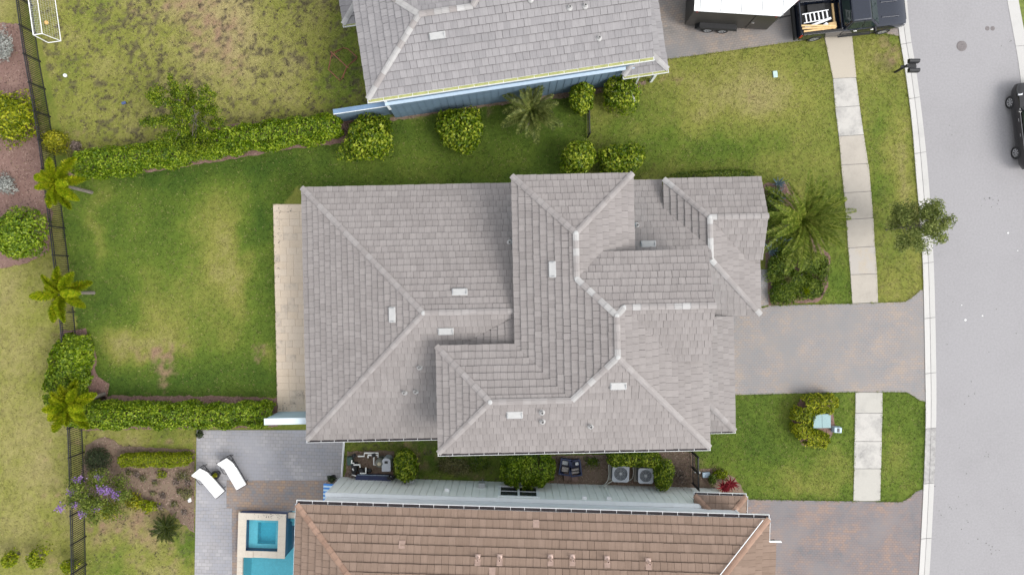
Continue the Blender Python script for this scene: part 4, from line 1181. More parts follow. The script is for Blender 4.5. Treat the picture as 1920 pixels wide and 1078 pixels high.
for a, b in ((-9.2, -7.6), (-3.3, -1.9), (1.9, 3.55), (5.3, 6.6)):
    w_ = MB().box2((a, -11.415, 4.3), (b, -11.33, 4.38)).box2((a, -11.415, 4.385), (a + 0.09, -11.36, 5.7)).box2((b - 0.09, -11.415, 4.385), (b, -11.36, 5.7)).box2((a, -11.415, 5.705), (b, -11.36, 5.8)).build('window', M['white_paint'], sh)
    MB().box2((a + 0.095, -11.418, 4.39), (b - 0.095, -11.395, 5.7)).build('pane', M['glass'], w_)
gutter(sh, (-10.19, -10.91), (12.9, -10.91), 6.02, (0, 1), M['dark_dirt'], 0.17)
gutter(sh, (10.09, -10.77), (12.84, -10.77), 2.92, (0, 1), M['dark_dirt'], 0.12)
gutter(sh, (12.84, -10.80), (12.84, -13), 2.92, (1, 0), M['dark_dirt'], 0.08)
gutter(sh, (12.9, -10.93), (12.9, -11.98), 6.02, (1, 0), M['dark_dirt'], 0.05)
gutter(sh, (-10.19, -21.5), (-10.19, -10.93), 6.02, (-1, 0), M['dark_dirt'], 0.05)
MB().box2((12.93, -12.05, 5.9), (13.55, -11.99, 6.03)).build('gutter_end', M['white_metal'], sh)
for px, py, w_, d_, hz in ((768, 907, 0.45, 0.26, 0.95), (903, 914, 0.36, 0.28, 1.4)):
    p = P(px, py, hz); u = math.cos(TS) * p.x + math.sin(TS) * p.y
    o = MB().box2((u - w_ / 2, -11.222, hz - 0.55), (u + w_ / 2, -11.222 + d_, hz)).build('meter_box', M['grey_metal'], sh); bevel(o, 0.02)
    MB().tube([(u, -11.12, 0.0), (u, -11.12, hz - 0.56)], 0.04, 6).build('conduit', M['grey_metal'], o)
for px, py, hz in ((838, 921, 2.2), (1096, 935, 2.85), (1142, 938, 2.85)):
    p = P(px, py, hz); u = math.cos(TS) * p.x + math.sin(TS) * p.y
    MB().box2((u - 0.12, -11.222, hz - 0.18), (u + 0.12, -11.05, hz)).build('wall_lamp', M['white_paint'], sh)
p = P(1133, 912, 0); u = math.cos(TS) * p.x + math.sin(TS) * p.y
MB().box2((u - 0.05, -11.222, 0.05), (u + 0.05, -11.14, 2.97)).build('downspout', M['wall_white'], sh)
p = P(757, 911, 1.2); u = math.cos(TS) * p.x + math.sin(TS) * p.y
MB().box2((u, -11.222, 1.0), (u + 0.08, -11.17, 1.1)).build('tap', M['black_metal'], sh)

# ------------------------------------------------------------------ vegetation
def leaves_mesh(name, c, nrm, size, mat, wide=0.5, droop=0.25, flat=0.35):
    """one small folded leaf at each point; c, nrm (N,3)"""
    n = len(c)
    up = np.array([0, 0, 1.0])
    nn = nrm + rng.normal(0, 0.55, (n, 3)) + up * flat
    nn /= np.linalg.norm(nn, axis=1, keepdims=True)
    d = rng.normal(0, 1, (n, 3)) + nrm * 0.5
    d -= nn * (d * nn).sum(1, keepdims=True)
    d /= np.linalg.norm(d, axis=1, keepdims=True) + 1e-9
    w = np.cross(nn, d)
    s = (size * rng.uniform(0.6, 1.3, n))[:, None]
    b_ = c - d * s * 0.5
    t_ = c + d * s * 0.5 - up * s * droop
    l_ = c + w * s * wide * 0.5 + nn * s * 0.08 - d * s * 0.05
    r_ = c - w * s * wide * 0.5 + nn * s * 0.08 - d * s * 0.05
    VV = np.stack([b_, r_, t_, l_], 1).reshape(-1, 3)
    VV[:, 2] = np.maximum(VV[:, 2], 0.01)
    k = np.arange(n) * 4
    T = np.stack([np.stack([k, k + 1, k + 2], -1), np.stack([k, k + 2, k + 3], -1)], 1).reshape(-1, 3)
    return np_mesh(name, VV, T, mat)

def lumps(dirs, n=9, amp=0.16, sharp=5.0):
    f = np.zeros(len(dirs))
    for _ in range(n):
        q = rng.normal(0, 1, 3); q /= np.linalg.norm(q)
        f += rng.uniform(0.3, 1) * np.exp(sharp * (dirs @ q - 1))
    return 1 + amp * (f / max(1e-6, f.max()) * 2 - 1)

def ell_points(n, c, r, depth=0.4, amp=0.16, up_bias=0.3, box=1.0, nl=9):
    d = rng.normal(0, 1, (n, 3)); d[:, 2] += up_bias
    d /= np.linalg.norm(d, axis=1, keepdims=True)
    f = lumps(d, nl, amp) * lumps(d, nl * 4, amp * 0.6, 40.0) * (1 - depth * rng.random(n) ** 1.5)
    p = np.sign(d) * np.abs(d) ** box
    if box != 1.0: p = p / np.maximum(1e-6, np.linalg.norm(np.abs(p) ** (1.0), axis=1, keepdims=True)) * (1 + 0.25 * (1 - np.abs(d).max(1, keepdims=True)))
    return np.array(c) + p * np.array(r) * f[:, None], d

def hedge_points(n, path, hw, hgt, depth=0.35, wob=0.12):
    pts = np.array([[p[0], p[1]] for p in path]); seg = np.diff(pts, axis=0); ln = np.linalg.norm(seg, axis=1)
    cum = np.concatenate([[0], np.cumsum(ln)])
    t = rng.uniform(0, cum[-1], n)
    k = np.clip(np.searchsorted(cum, t) - 1, 0, len(seg) - 1)
    base = pts[k] + seg[k] * ((t - cum[k]) / ln[k])[:, None]
    nrm = np.stack([-seg[k][:, 1], seg[k][:, 0]], -1) / ln[k][:, None]
    per = rng.uniform(-(hgt * 0.8 + hw), hgt * 0.8 + hw, n)          # walk round the outline, side to side
    ap = np.abs(per); sg = np.sign(per)
    top = ap < hw
    s = np.where(top, sg * ap / hw, sg); z = np.where(top, 1.0, 1 - (ap - hw) / hgt)
    q = 0.22
    s = s * np.where(z > 1 - q, 1 - 0.25 * ((z - 1 + q) / q) ** 2 * (~top), 1); z = z - np.where(top, 0.18 * np.abs(s) ** 4, 0)
    a = np.where(top, np.pi / 2 - s * 0.6, np.where(sg > 0, 0.15, np.pi - 0.15))
    w = 1 + wob * 2 * (fbm(t * 1.3, a * 2 + 7, 3, 3) - 0.5) * 2
    f = (1 - depth * rng.random(n) ** 1.7) * w
    end = np.minimum(1, np.minimum(t, cum[-1] - t) / (hw * 0.8)) ** 0.4
    f2 = f * np.maximum(0.55, end)
    p = np.concatenate([base + nrm * (s * hw * f2)[:, None], (z * hgt * (1 - (1 - f) * 0.45 * top) * np.maximum(0.75, end))[:, None]], -1)
    d = np.concatenate([nrm * np.cos(a)[:, None], np.sin(a)[:, None]], -1)
    return p, d

G = {
    'hedge': leaf_mat('leaf_hedge', (0.042, 0.088, 0.002), (0.112, 0.185, 0.004), (0.28, 0.36, 0.025), 0.35, 0.25),
    'bush': leaf_mat('leaf_bush', (0.034, 0.070, 0.002), (0.110, 0.172, 0.004), (0.36, 0.41, 0.04), 0.3, 0.25),
    'yellow': leaf_mat('leaf_yellow', (0.075, 0.095, 0.002), (0.185, 0.195, 0.005), (0.40, 0.37, 0.02), 0.45, 0.3),
    'shoot': leaf_mat('leaf_shoot', (0.036, 0.072, 0.002), (0.095, 0.155, 0.004), (0.27, 0.33, 0.02), 0.45, 0.3),
    'lime': leaf_mat('leaf_lime', (0.060, 0.095, 0.002), (0.165, 0.205, 0.004), (0.40, 0.41, 0.02), 0.45, 0.3),
    'tree': leaf_mat('leaf_tree', (0.05, 0.08, 0.008), (0.11, 0.155, 0.016), (0.22, 0.26, 0.05), 0.5, 0.3),
    'street': leaf_mat('leaf_street', (0.075, 0.105, 0.018), (0.155, 0.195, 0.042), (0.32, 0.35, 0.11), 0.5, 0.3),
    'bright': leaf_mat('leaf_bright', (0.080, 0.120, 0.002), (0.175, 0.225, 0.004), (0.34, 0.37, 0.015), 0.45, 0.35),
    'dark': leaf_mat('leaf_dark', (0.016, 0.026, 0.010), (0.034, 0.050, 0.020), (0.07, 0.09, 0.035), 0.5, 0.2),
    'silver': leaf_mat('leaf_silver', (0.16, 0.17, 0.16), (0.28, 0.29, 0.27), (0.42, 0.43, 0.40), 0.6, 0.2),
    'cover': leaf_mat('leaf_cover', (0.030, 0.058, 0.004), (0.080, 0.128, 0.009), (0.19, 0.24, 0.03), 0.4, 0.25),
    'purple': leaf_mat('petal_purple', (0.17, 0.08, 0.29), (0.27, 0.15, 0.42), (0.40, 0.27, 0.54), 0.5, 0.3),
    'red': leaf_mat('leaf_red', (0.08, 0.010, 0.016), (0.22, 0.022, 0.032), (0.36, 0.07, 0.08), 0.4, 0.25),
    'agave': leaf_mat('leaf_agave', (0.09, 0.14, 0.16), (0.16, 0.22, 0.25), (0.25, 0.32, 0.35), 0.5, 0.05),
    'palm': leaf_mat('frond_green', (0.11, 0.16, 0.016), (0.21, 0.28, 0.036), (0.40, 0.43, 0.09), 0.4, 0.4),
    'palm2': leaf_mat('frond_dark', (0.065, 0.09, 0.016), (0.14, 0.175, 0.036), (0.29, 0.31, 0.09), 0.4, 0.25),
    'foxtail': leaf_mat('frond_yellow', (0.15, 0.23, 0.006), (0.30, 0.39, 0.010), (0.56, 0.55, 0.03), 0.45, 0.45),
    'sago': leaf_mat('frond_sago', (0.016, 0.030, 0.004), (0.040, 0.060, 0.006), (0.09, 0.11, 0.015), 0.35, 0.1),
    'olive': leaf_mat('leaf_olive', (0.06, 0.065, 0.02), (0.12, 0.12, 0.04), (0.22, 0.20, 0.09), 0.6, 0.2),
    'brown': leaf_mat('leaf_brown', (0.07, 0.05, 0.04), (0.16, 0.12, 0.10), (0.28, 0.22, 0.18), 0.7, 0.1),
}
def stems(root, base_pts, tops, r=0.03, name='stem'):
    m = MB()
    for a, b in zip(base_pts, tops):
        a, b = Vector(a), Vector(b)
        mid = a.lerp(b, 0.5) + Vector((random.uniform(-.1, .1), random.uniform(-.1, .1), 0.05))
        m.tube([a, mid, b], [r, r * 0.7, r * 0.3], 5)
    return tag(m.build('twigs' if name == 'twig' else 'stems', M['trunk'], root), kind='stuff')

def bush(px, py, rpx, rpy, hgt, kind, label, cat='bush', name='bush', n=None, leaf=0.17, group=None, box=0.9, amp=0.16, rz=0.0, at=None, wide=0.55):
    """round clipped or loose bush; px,py,rpx,rpy describe its outline at two thirds of its height"""
    c = P(px, py, hgt * 0.62)
    s = (H - hgt * 0.62) / F
    t = thing(name, label, cat, (c.x, c.y, 0.0), rz, group)
    r = (rpx * s * 1.12, rpy * s * 1.12, hgt * 0.55)
    cnt = n or int(900 + 1500 * (r[0] * r[1] * 1.2 + r[2] * (r[0] + r[1])) * (0.17 / leaf) ** 2 * 0.30)
    p, d = ell_points(cnt, (0, 0, hgt * 0.5), r, 0.45, amp, 0.5, box)
    p[:, 2] = np.clip(p[:, 2], 0.03, None)
    link_mesh('foliage', leaves_mesh('foliage', p, d, leaf, G[kind], wide), t)
    k = 6
    stems(t, [(random.uniform(-.08, .08), random.uniform(-.08, .08), 0) for _ in range(k)], [(r[0] * 0.6 * math.cos(i * 6.28 / k), r[1] * 0.6 * math.sin(i * 6.28 / k), hgt * random.uniform(0.5, 0.85)) for i in range(k)])
    return t

def hedge(path_px, hw, hgt, kind, label, n, leaf=0.16, name='hedge', wob=0.2):
    path = [P(x, y, hgt * 0.7) for x, y in path_px]
    o0 = path[0]
    t = thing(name, label, 'hedge', (o0.x, o0.y, 0))
    rel = [(p.x - o0.x, p.y - o0.y) for p in path]
    p, d = hedge_points(n, rel, hw, hgt, 0.4, wob)
    link_mesh('foliage', leaves_mesh('foliage', p, d, leaf, G[kind], 0.55), t)
    bs, tp = [], []
    for a, b in zip(rel[:-1], rel[1:]):
        L_ = math.hypot(b[0] - a[0], b[1] - a[1])
        for i in range(max(1, int(L_ / 0.8))):
            f = (i + 0.5) / max(1, int(L_ / 0.8))
            x, y = a[0] + (b[0] - a[0]) * f, a[1] + (b[1] - a[1]) * f
            for _ in range(2):
                bs.append((x, y, 0)); tp.append((x + random.uniform(-.3, .3), y + random.uniform(-.3, .3), hgt * 0.75))
    stems(t, bs, tp, 0.028)
    return t

def leafy_tree(base_px, hgt, cr, kind, label, n_limb=12, n_leaf=9000, leaf=0.13, trunk=0.09, first=0.35, name='tree', cat='tree', spread=0.30, zr=None, group=None, lean=(0, 0)):
    b = P(*base_px)
    t = thing(name, label, cat, (b.x, b.y, 0), random.uniform(0, 6.28) * 0, group)
    lx, ly = lean
    m = MB()
    z0 = hgt * first
    m.tube([(0, 0, -0.05), (lx * 0.15 + 0.02, ly * 0.15, z0 * 0.6), (lx * 0.4, ly * 0.4, z0), (lx * 0.8, ly * 0.8, hgt * 0.72), (lx, ly, hgt * 0.93)], [trunk, trunk * 0.85, trunk * 0.7, trunk * 0.35, trunk * 0.12], 8)
    ends = []
    zr = zr or (hgt - z0)
    for i in range(n_limb):
        a = i * 2.4 + random.uniform(-.4, .4)
        f = (i + 0.5) / n_limb
        z = z0 + (hgt - z0) * f * 0.92
        rad = cr * math.sqrt(max(0.12, 1 - (2 * f - 0.85) ** 2 * 0.8)) * random.uniform(0.72, 1.05)
        s = (lx * (0.4 + 0.5 * f), ly * (0.4 + 0.5 * f), z0 + (hgt - z0) * f * 0.7)
        e = (lx * f + rad * math.cos(a), ly * f + rad * math.sin(a), min(hgt * 0.98, z + 0.12 * hgt))
        mid = tuple((s[k] + e[k]) / 2 + (0.08 * hgt * 0.3 if k == 2 else 0) for k in range(3))
        m.tube([s, mid, e], [trunk * 0.38, trunk * 0.24, trunk * 0.08], 5)
        ends.append(e); ends.append(tuple(mid[k] * 0.35 + e[k] * 0.65 for k in range(3)))
        if random.random() < 0.7: ends.append(tuple(mid[k] + random.uniform(-.15, .15) * cr for k in range(3)))
    ends.append((lx, ly, hgt * 0.97))
    m.build('trunk', M['trunk'], t)
    E_ = np.array(ends); k = rng.integers(0, len(E_), n_leaf)
    sc = cr * spread * rng.uniform(0.6, 1.2, len(E_))[k][:, None]
    off = rng.normal(0, 1, (n_leaf, 3)); off /= np.linalg.norm(off, axis=1, keepdims=True); rr_ = rng.random(n_leaf)[:, None] ** 0.45
    p = E_[k] + off * rr_ * sc * np.array([1, 1, 0.8])
    link_mesh('crown', leaves_mesh('crown', p, off, leaf, G[kind], 0.5), t)
    return t

def frond_mesh(L_, rise, droop, nl, lw, ll, mat, plume=False, vshape=0.5, taper=True, name='frond'):
    """one feather frond along +x"""
    VV, T = [], []
    def pt(t):
        return np.array([L_ * (t - 0.12 * droop * t * t), 0, rise * L_ * t - droop * L_ * t * t])
    def quad(a, b, c, d):
        k = len(VV); VV.extend([a, b, c, d]); T.extend([(k, k + 1, k + 2), (k, k + 2, k + 3)])
    ns = 8
    for i in range(ns):
        a, b = pt(i / ns), pt((i + 1) / ns); w0, w1 = 0.025 * (1 - i / ns) + 0.006, 0.025 * (1 - (i + 1) / ns) + 0.006
        quad(a + [0, -w0, 0], b + [0, -w1, 0], b + [0, w1, 0], a + [0, w0, 0])
        quad(a + [0, 0, -w0], b + [0, 0, -w1], b + [0, 0, w1], a + [0, 0, w0])
    for i in range(nl):
        t = 0.14 + 0.86 * (i + random.random() * 0.6) / nl
        o = pt(t); e = 1e-3; tan = (pt(t + e) - pt(t - e)); tan /= np.linalg.norm(tan)
        lf = ll * (math.sin(math.pi * min(1, t * 0.82 + 0.16)) ** 0.6 if taper else 1) * random.uniform(0.85, 1.1)
        sides = (-1, 1) if not plume else (None,) * 5
        for sd in sides:
            if sd is None:
                an = random.uniform(0, 6.28); out = np.array([0, math.cos(an), math.sin(an) * 0.9 + 0.1])
            else:
                out = np.array([0, sd, vshape * random.uniform(0.5, 1.3)])
            out = out / np.linalg.norm(out)
            fw = 0.75 if not plume else 0.4
            dr = tan * fw + out; dr /= np.linalg.norm(dr)
            wd = np.cross(dr, [0, 0, 1.0]); wd /= np.linalg.norm(wd) + 1e-9
            if plume: wd = np.cross(dr, tan + rng.normal(0, 0.4, 3)); wd /= np.linalg.norm(wd) + 1e-9
            tip = o + dr * lf - np.array([0, 0, 0.22 * lf * random.uniform(0.4, 1.3)])
            md = o + dr * lf * 0.5 + np.array([0, 0, 0.02])
            k = len(VV)
            VV.extend([o, md - wd * lw, tip, md + wd * lw]); T.extend([(k, k + 1, k + 2), (k, k + 2, k + 3)])
    return np_mesh(name, np.array(VV), np.array(T), mat)

def palm(base_px, hgt, L_, nf, kind, label, trunk=0.12, rise=(0.1, 0.9), droop=(0.35, 0.7), nl=34, lw=0.018, ll=0.42, plume=False, name='palm_tree', group=None, lean=(0, 0), elev=None, at=None, cat='palm', vshape=0.5, spear=True, rz0=0):
    b = P(*base_px)
    t = thing(name, label, cat, (b.x, b.y, 0), 0, group)
    m = MB()
    k = 7
    m.tube([(lean[0] * i / k, lean[1] * i / k, hgt * i / k) for i in range(k + 1)], [trunk * (1.15 - 0.3 * i / k + 0.05 * (i % 2)) for i in range(k + 1)], 9)
    m.build('trunk', M['trunk'], t)
    var = [frond_mesh(L_ * random.uniform(0.9, 1.08), random.uniform(0.25, 0.45), random.uniform(*droop), nl, lw, ll, G[kind], plume, vshape) for _ in range(4)]
    for i in range(nf):
        f = (i + 0.5) / nf
        az = rz0 + i * 2.399963 + random.uniform(-.15, .15)
        tilt = rise[1] + (rise[0] - rise[1]) * f + random.uniform(-.08, .08)     # inner fronds stand up
        o = link_mesh('frond', random.choice(var), t, loc=(lean[0], lean[1], hgt))
        o.rotation_euler = (random.uniform(-.25, .25), -tilt, az)
        s = random.uniform(0.85, 1.1) * (0.8 + 0.2 * f); o.scale = (s, s, s)
    return t

# hedges
hedge([(132, 312), (300, 290), (452, 258), (560, 244), (638, 232)], 0.70, 1.7, 'hedge', 'long clipped green hedge from the fence to the blue garden wall', 26000, 0.15)
hedge([(120, 776), (200, 778), (330, 779), (440, 778), (510, 774)], 0.68, 1.6, 'hedge', 'clipped green hedge along the south edge of the back lawn', 19000, 0.15)
hedge([(136, 628), (130, 665), (124, 700), (118, 735), (124, 775)], 0.85, 1.75, 'hedge', 'bulky yellow green hedge standing along the black fence', 9500, 0.16, wob=0.2)
hedge([(220, 863), (270, 862), (330, 862), (360, 860)], 0.36, 0.75, 'bright', 'low narrow bright green hedge beside the pool deck', 7000, 0.09)
hedge([(1255, 333), (1320, 328), (1370, 325), (1415, 327)], 0.22, 0.9, 'cover', 'thin dark planting along the north front eave', 3000, 0.10)
# shrubs on the north side
bush(690, 257, 50, 44, 1.8, 'bush', 'round clipped bush at the end of the long hedge by the blue wall', n=3400, group='clipped bushes between the houses', leaf=0.20, amp=0.24)
bush(859, 240, 46, 46, 1.8, 'bush', 'large round clipped bush standing alone on the lawn by the blue house', n=4200, group='clipped bushes between the houses', leaf=0.20, amp=0.24)
bush(1091, 184, 27, 35, 2.0, 'bush', 'tall oval bush between the feather palm and the bare topped bush', n=2600, group='clipped bushes between the houses', leaf=0.20, amp=0.24)
bare = bush(1160, 172, 34, 33, 2.0, 'bush', 'bush with bare twigs in its top beside the north porch', n=2000, group='clipped bushes between the houses', leaf=0.20, amp=0.24)
stems(bare, [(0, 0, 0.8)] * 9, [(0.55 * math.cos(i * 0.7), 0.55 * math.sin(i * 0.7), 2.0) for i in range(9)], 0.022, 'twig')
bush(1089, 291, 36, 35, 2.2, 'bush', 'tall square clipped bush against the middle house, left of a pair', n=3200, group='bushes at the north eave of the middle house', leaf=0.20, amp=0.24)
bush(1170, 303, 43, 31, 1.9, 'bush', 'wider loose bush against the middle house, right of a pair', n=3000, group='bushes at the north eave of the middle house', leaf=0.20, amp=0.24)
leafy_tree((400, 250), 5.2, 1.95, 'shoot', 'wispy upright green tree rising behind the long hedge', 40, 15000, 0.12, 0.07, 0.22, spread=0.17, lean=(-0.1, 0.35))
# left beds
bush(12, 214, 52, 52, 2.4, 'lime', 'yellow green rounded shrub in the mulch bed, upper of two', n=5000, leaf=0.17, amp=0.3, group='big shrubs outside the fence', box=1.0)
bush(24, 440, 54, 62, 2.8, 'hedge', 'big deep green rounded shrub in the mulch bed, lower of two', n=6500, leaf=0.16, amp=0.3, group='big shrubs outside the fence', box=1.0)
bush(6, 88, 20, 38, 0.9, 'silver', 'silver grey leaved shrub above the yellow green shrub', n=1300, leaf=0.11, amp=0.4, group='silver shrubs in the mulch bed', box=1.0)
bush(8, 345, 22, 24, 0.8, 'silver', 'silver grey leaved shrub between the two big shrubs', n=1000, leaf=0.11, amp=0.4, group='silver shrubs in the mulch bed', box=1.0)
bush(96, 263, 30, 25, 1.1, 'yellow', 'small golden yellow shrub at the corner of the black fence', n=2200, leaf=0.12, amp=0.3, box=1.0)
bush(141, 273, 14, 14, 0.5, 'brown', 'dry pale brown tuft beside the golden shrub', n=400, leaf=0.1, amp=0.4, box=1.0)
for i, (x, y, r_) in enumerate(((12, 1052, 14), (62, 1052, 24), (122, 1062, 16))):
    bush(x, y, r_, r_ * 1.1, 1.6, 'bright', ('small bright young shrub at the bottom left corner', 'larger bright young shrub in the straw coloured grass', 'bright young shrub touching the fence at the bottom')[i], n=500 + 40 * r_ if i != 1 else 900, leaf=0.14, amp=0.5, group='bright young shrubs in the far left grass', box=1.0)
# foxtail palms along the fence
for bp, ln, lab in (((172, 361), (-0.05, 0.05), 'yellow green plumed palm at the fence, uppermost of three'), ((176, 549), (-0.1, 0.0), 'yellow green plumed palm at the fence, middle of three'), ((196, 738), (-0.2, -0.2), 'yellow plumed palm at the corner of the two hedges, lowest of three')):
    t = palm(bp, 2.5 + random.uniform(-.2, .3), random.uniform(1.6, 1.85), random.choice((10, 12, 13)), 'foxtail', lab, 0.09, (0.0, 0.8), (0.42, 0.7), 170, 0.028, 0.38, True, group='plumed palms along the fence', lean=ln)
palm((988, 232), 1.5, 1.9, 28, 'palm2', 'dark feathery palm with spreading fronds below the blue wall', 0.14, (-0.1, 0.9), (0.35, 0.6), 40, 0.020, 0.40, lean=(0.25, 0.35))
palm((1468, 424), 2.4, 2.95, 40, 'palm', 'large spiky front palm between the house and the sidewalk', 0.20, (-0.15, 0.95), (0.3, 0.55), 58, 0.020, 0.46, lean=(0.05, 0.05), vshape=0.8)
palm((319, 985), 0.35, 1.0, 46, 'sago', 'dark green round sago palm in the worn grass', 0.14, (0.0, 0.75), (0.3, 0.45), 34, 0.010, 0.15, name='sago_palm', vshape=0.15)
# street tree
leafy_tree((1662, 431), 4.6, 1.45, 'street', 'small leafy street tree in the verge leaning over the kerb', 26, 12000, 0.12, 0.06, 0.30, spread=0.30)
# front bed
def rosette(px, py, n, L_, w, kind, label, cat, name='agave', group=None, rise=(0.3, 1.1), hgt=0.05):
    c = P(px, py, hgt)
    t = thing(name, label, cat, (c.x, c.y, 0.02), 0, group)
    me = bpy.data.meshes.new('leaf')
    vs = [(0, -w * 0.6, 0), (0, w * 0.6, 0), (L_ * 0.45, -w, 0.03), (L_ * 0.45, w, 0.03), (L_, 0, -0.02), (L_ * 0.45, 0, -0.03)]
    me.from_pydata(vs, [], [(0, 5, 2), (0, 1, 5), (1, 3, 5), (2, 5, 4), (5, 3, 4)])
    me.materials.append(G[kind]); me.update()
    for i in range(n):
        o = link_mesh('leaf', me, t, loc=(0, 0, hgt))
        f = i / n
        o.rotation_euler = (random.uniform(-.2, .2), -(rise[0] + (rise[1] - rise[0]) * f), i * 2.4)
        s = random.uniform(0.8, 1.15); o.scale = (s, s, s)
    return t
rosette(1452, 372, 20, 0.75, 0.06, 'agave', 'blue grey agave at the corner of the roof, uppermost', 'agave', group='agaves in the front bed')
rosette(1458, 345, 14, 0.6, 0.05, 'agave', 'small blue agave under the palm fronds by the eave', 'agave', group='agaves in the front bed')
rosette(1466, 458, 20, 0.8, 0.06, 'agave', 'blue grey agave below the palm crown by the wall', 'agave', group='agaves in the front bed')
rosette(1445, 470, 14, 0.65, 0.05, 'agave', 'blue agave half hidden beside the front path', 'agave', group='agaves in the front bed')
bush(1490, 532, 40, 32, 0.7, 'cover', 'low dark green shrub mass filling the front bed', n=7000, leaf=0.13, amp=0.35, box=1.0)
bush(1496, 440, 30, 30, 0.6, 'cover', 'low green planting right under the front palm crown', n=2600, leaf=0.12, amp=0.35)
bush(1480, 470, 30, 26, 0.6, 'cover', 'low green planting between the palm and the shrub mass', n=2400, leaf=0.12, amp=0.35)
bush(1452, 400, 22, 60, 0.6, 'cover', 'low dark planting under the palm beside the wall', n=2500, leaf=0.12, amp=0.3)
bush(1543, 505, 16, 36, 0.4, 'cover', 'low green planting at the lawn edge of the front bed', n=1500, leaf=0.1, amp=0.3)
bush(1465, 500, 32, 34, 0.7, 'cover', 'low dark green shrubs below the front palm by the path', n=3500, leaf=0.12, amp=0.3)
bush(1468, 550, 32, 24, 0.65, 'cover', 'low dark green shrubs at the driveway corner of the front bed', n=3200, leaf=0.12, amp=0.3)
bush(1525, 540, 24, 26, 0.6, 'cover', 'low green shrubs at the lawn corner of the front bed', n=2400, leaf=0.12, amp=0.3)
bush(1520, 495, 26, 28, 0.6, 'cover', 'low green shrubs below the palm on the lawn side', n=2600, leaf=0.12, amp=0.3)
rosette(1475, 523, 16, 0.36, 0.035, 'olive', 'pale spiky bromeliad in the middle of the shrub mass', 'bromeliad', 'bromeliad', 'bromeliads in the front bed', hgt=0.8)
rosette(1537, 549, 14, 0.34, 0.035, 'brown', 'brownish spiky bromeliad at the bed corner', 'bromeliad', 'bromeliad', 'bromeliads in the front bed', hgt=0.3)
rosette(1510, 545, 14, 0.34, 0.035, 'bright', 'green spiky bromeliad near the driveway', 'bromeliad', 'bromeliad', 'bromeliads in the front bed', hgt=0.7)
# transformer hedge
hedge([(1572, 757), (1535, 757), (1510, 764), (1505, 790), (1512, 818), (1540, 826), (1556, 823)], 0.50, 1.0, 'lime', 'yellow green hedge wrapped round three sides of the transformer box', 7000, 0.13, wob=0.25)
# low left garden
bush(180, 862, 27, 25, 0.9, 'dark', 'dark green round shrub at the left end of the low hedge', n=3000, leaf=0.08, amp=0.15, box=1.0)
tp = leafy_tree((222, 912), 2.4, 1.5, 'tree', 'open sprawling shrub tree with purple flowers beside the fence', 16, 7000, 0.11, 0.045, 0.2, spread=0.36, cat='flowering tree', name='flowering_tree', lean=(-0.5, 0.1))
cents = [(-1.1, 0.9), (-0.75, -0.1), (-2.1, -0.65), (-0.9, -0.9), (0.15, 0.4), (0.5, 0.3), (-0.2, -0.6), (0.9, 0.1), (-1.5, 0.2), (0.0, 1.1), (-1.3, -0.4)]
for cx, cy in cents:
    n = 60
    p = np.array([cx, cy, 1.9]) + rng.normal(0, 0.11, (n, 3)); d = np.tile([0, 0, 1.0], (n, 1))
    link_mesh('blossom', leaves_mesh('blossom', p, d, 0.09, G['purple'], 0.9), tp)
bush(250, 942, 16, 16, 0.7, 'yellow', 'yellow leafed plant right of the purple flowering tree', n=500, leaf=0.14, amp=0.4, group='yellowish plants in the pool bed', box=1.0)
bush(277, 950, 20, 18, 0.6, 'bright', 'yellow green loose plant above the sago palm', n=500, leaf=0.14, amp=0.5, group='yellowish plants in the pool bed', box=1.0)
bush(200, 958, 26, 16, 0.6, 'yellow', 'straggly yellow plant below the purple flowering tree', n=600, leaf=0.11, amp=0.5, group='yellowish plants in the pool bed', box=1.0)
bush(303, 890, 11, 10, 0.4, 'bright', 'tiny bright green plant alone in the brown bed', n=250, leaf=0.09, amp=0.4, box=1.0)
bush(350, 928, 11, 14, 0.5, 'olive', 'small olive plant at the edge of the pool deck', n=300, leaf=0.1, amp=0.4, box=1.0)
bush(342, 893, 18, 14, 0.3, 'olive', 'flat greyish plant near the pool deck edge', n=350, leaf=0.08, amp=0.5, box=1.0)
bush(373, 815, 9, 9, 0.5, 'dark', 'small dark plant at the corner of the pool deck', n=400, leaf=0.10, amp=0.4, box=1.0)
for x, y, r_, kd in ((318, 872, 8, 'olive'), (330, 905, 9, 'brown'), (290, 905, 8, 'olive'), (268, 898, 10, 'olive'), (305, 930, 9, 'brown'), (325, 945, 8, 'olive'), (345, 960, 9, 'brown'), (255, 890, 8, 'brown'), (335, 922, 7, 'olive'), (300, 950, 8, 'brown'), (240, 885, 8, 'olive'), (352, 905, 7, 'brown'), (285, 925, 7, 'olive')):
    bush(x, y, r_, r_ * 0.9, 0.25, kd, 'small dry tuft scattered in the brown pool bed', n=150, leaf=0.09, amp=0.5, group='small dry tufts in the brown pool bed', box=1.0)
# side yard
bush(759, 872, 23, 34, 1.9, 'bush', 'tall bright bush beside the pool equipment', n=2600, leaf=0.20, amp=0.24)
hedge([(938, 882), (975, 886), (1010, 880), (1040, 884)], 0.80, 1.9, 'hedge', 'thick clipped bush row against the white wall near the window', 6000, 0.15)
hedge([(1140, 862), (1180, 860), (1240, 862)], 0.34, 1.5, 'bush', 'clipped hedge behind the two air conditioners', 3800, 0.14)
bush(1244, 893, 18, 30, 1.7, 'bush', 'upright bush right of the air conditioners', n=2200, leaf=0.14)
bush(850, 872, 44, 18, 0.5, 'olive', 'low brownish ground shrubs under the eave', n=1800, leaf=0.09, amp=0.4)
bush(900, 868, 26, 20, 0.5, 'cover', 'low green ground shrub left of the bush row', n=900, leaf=0.10, amp=0.4)
bush(1112, 866, 22, 16, 0.4, 'cover', 'low weedy plant between the bins and the air conditioner', n=600, leaf=0.09, amp=0.5)
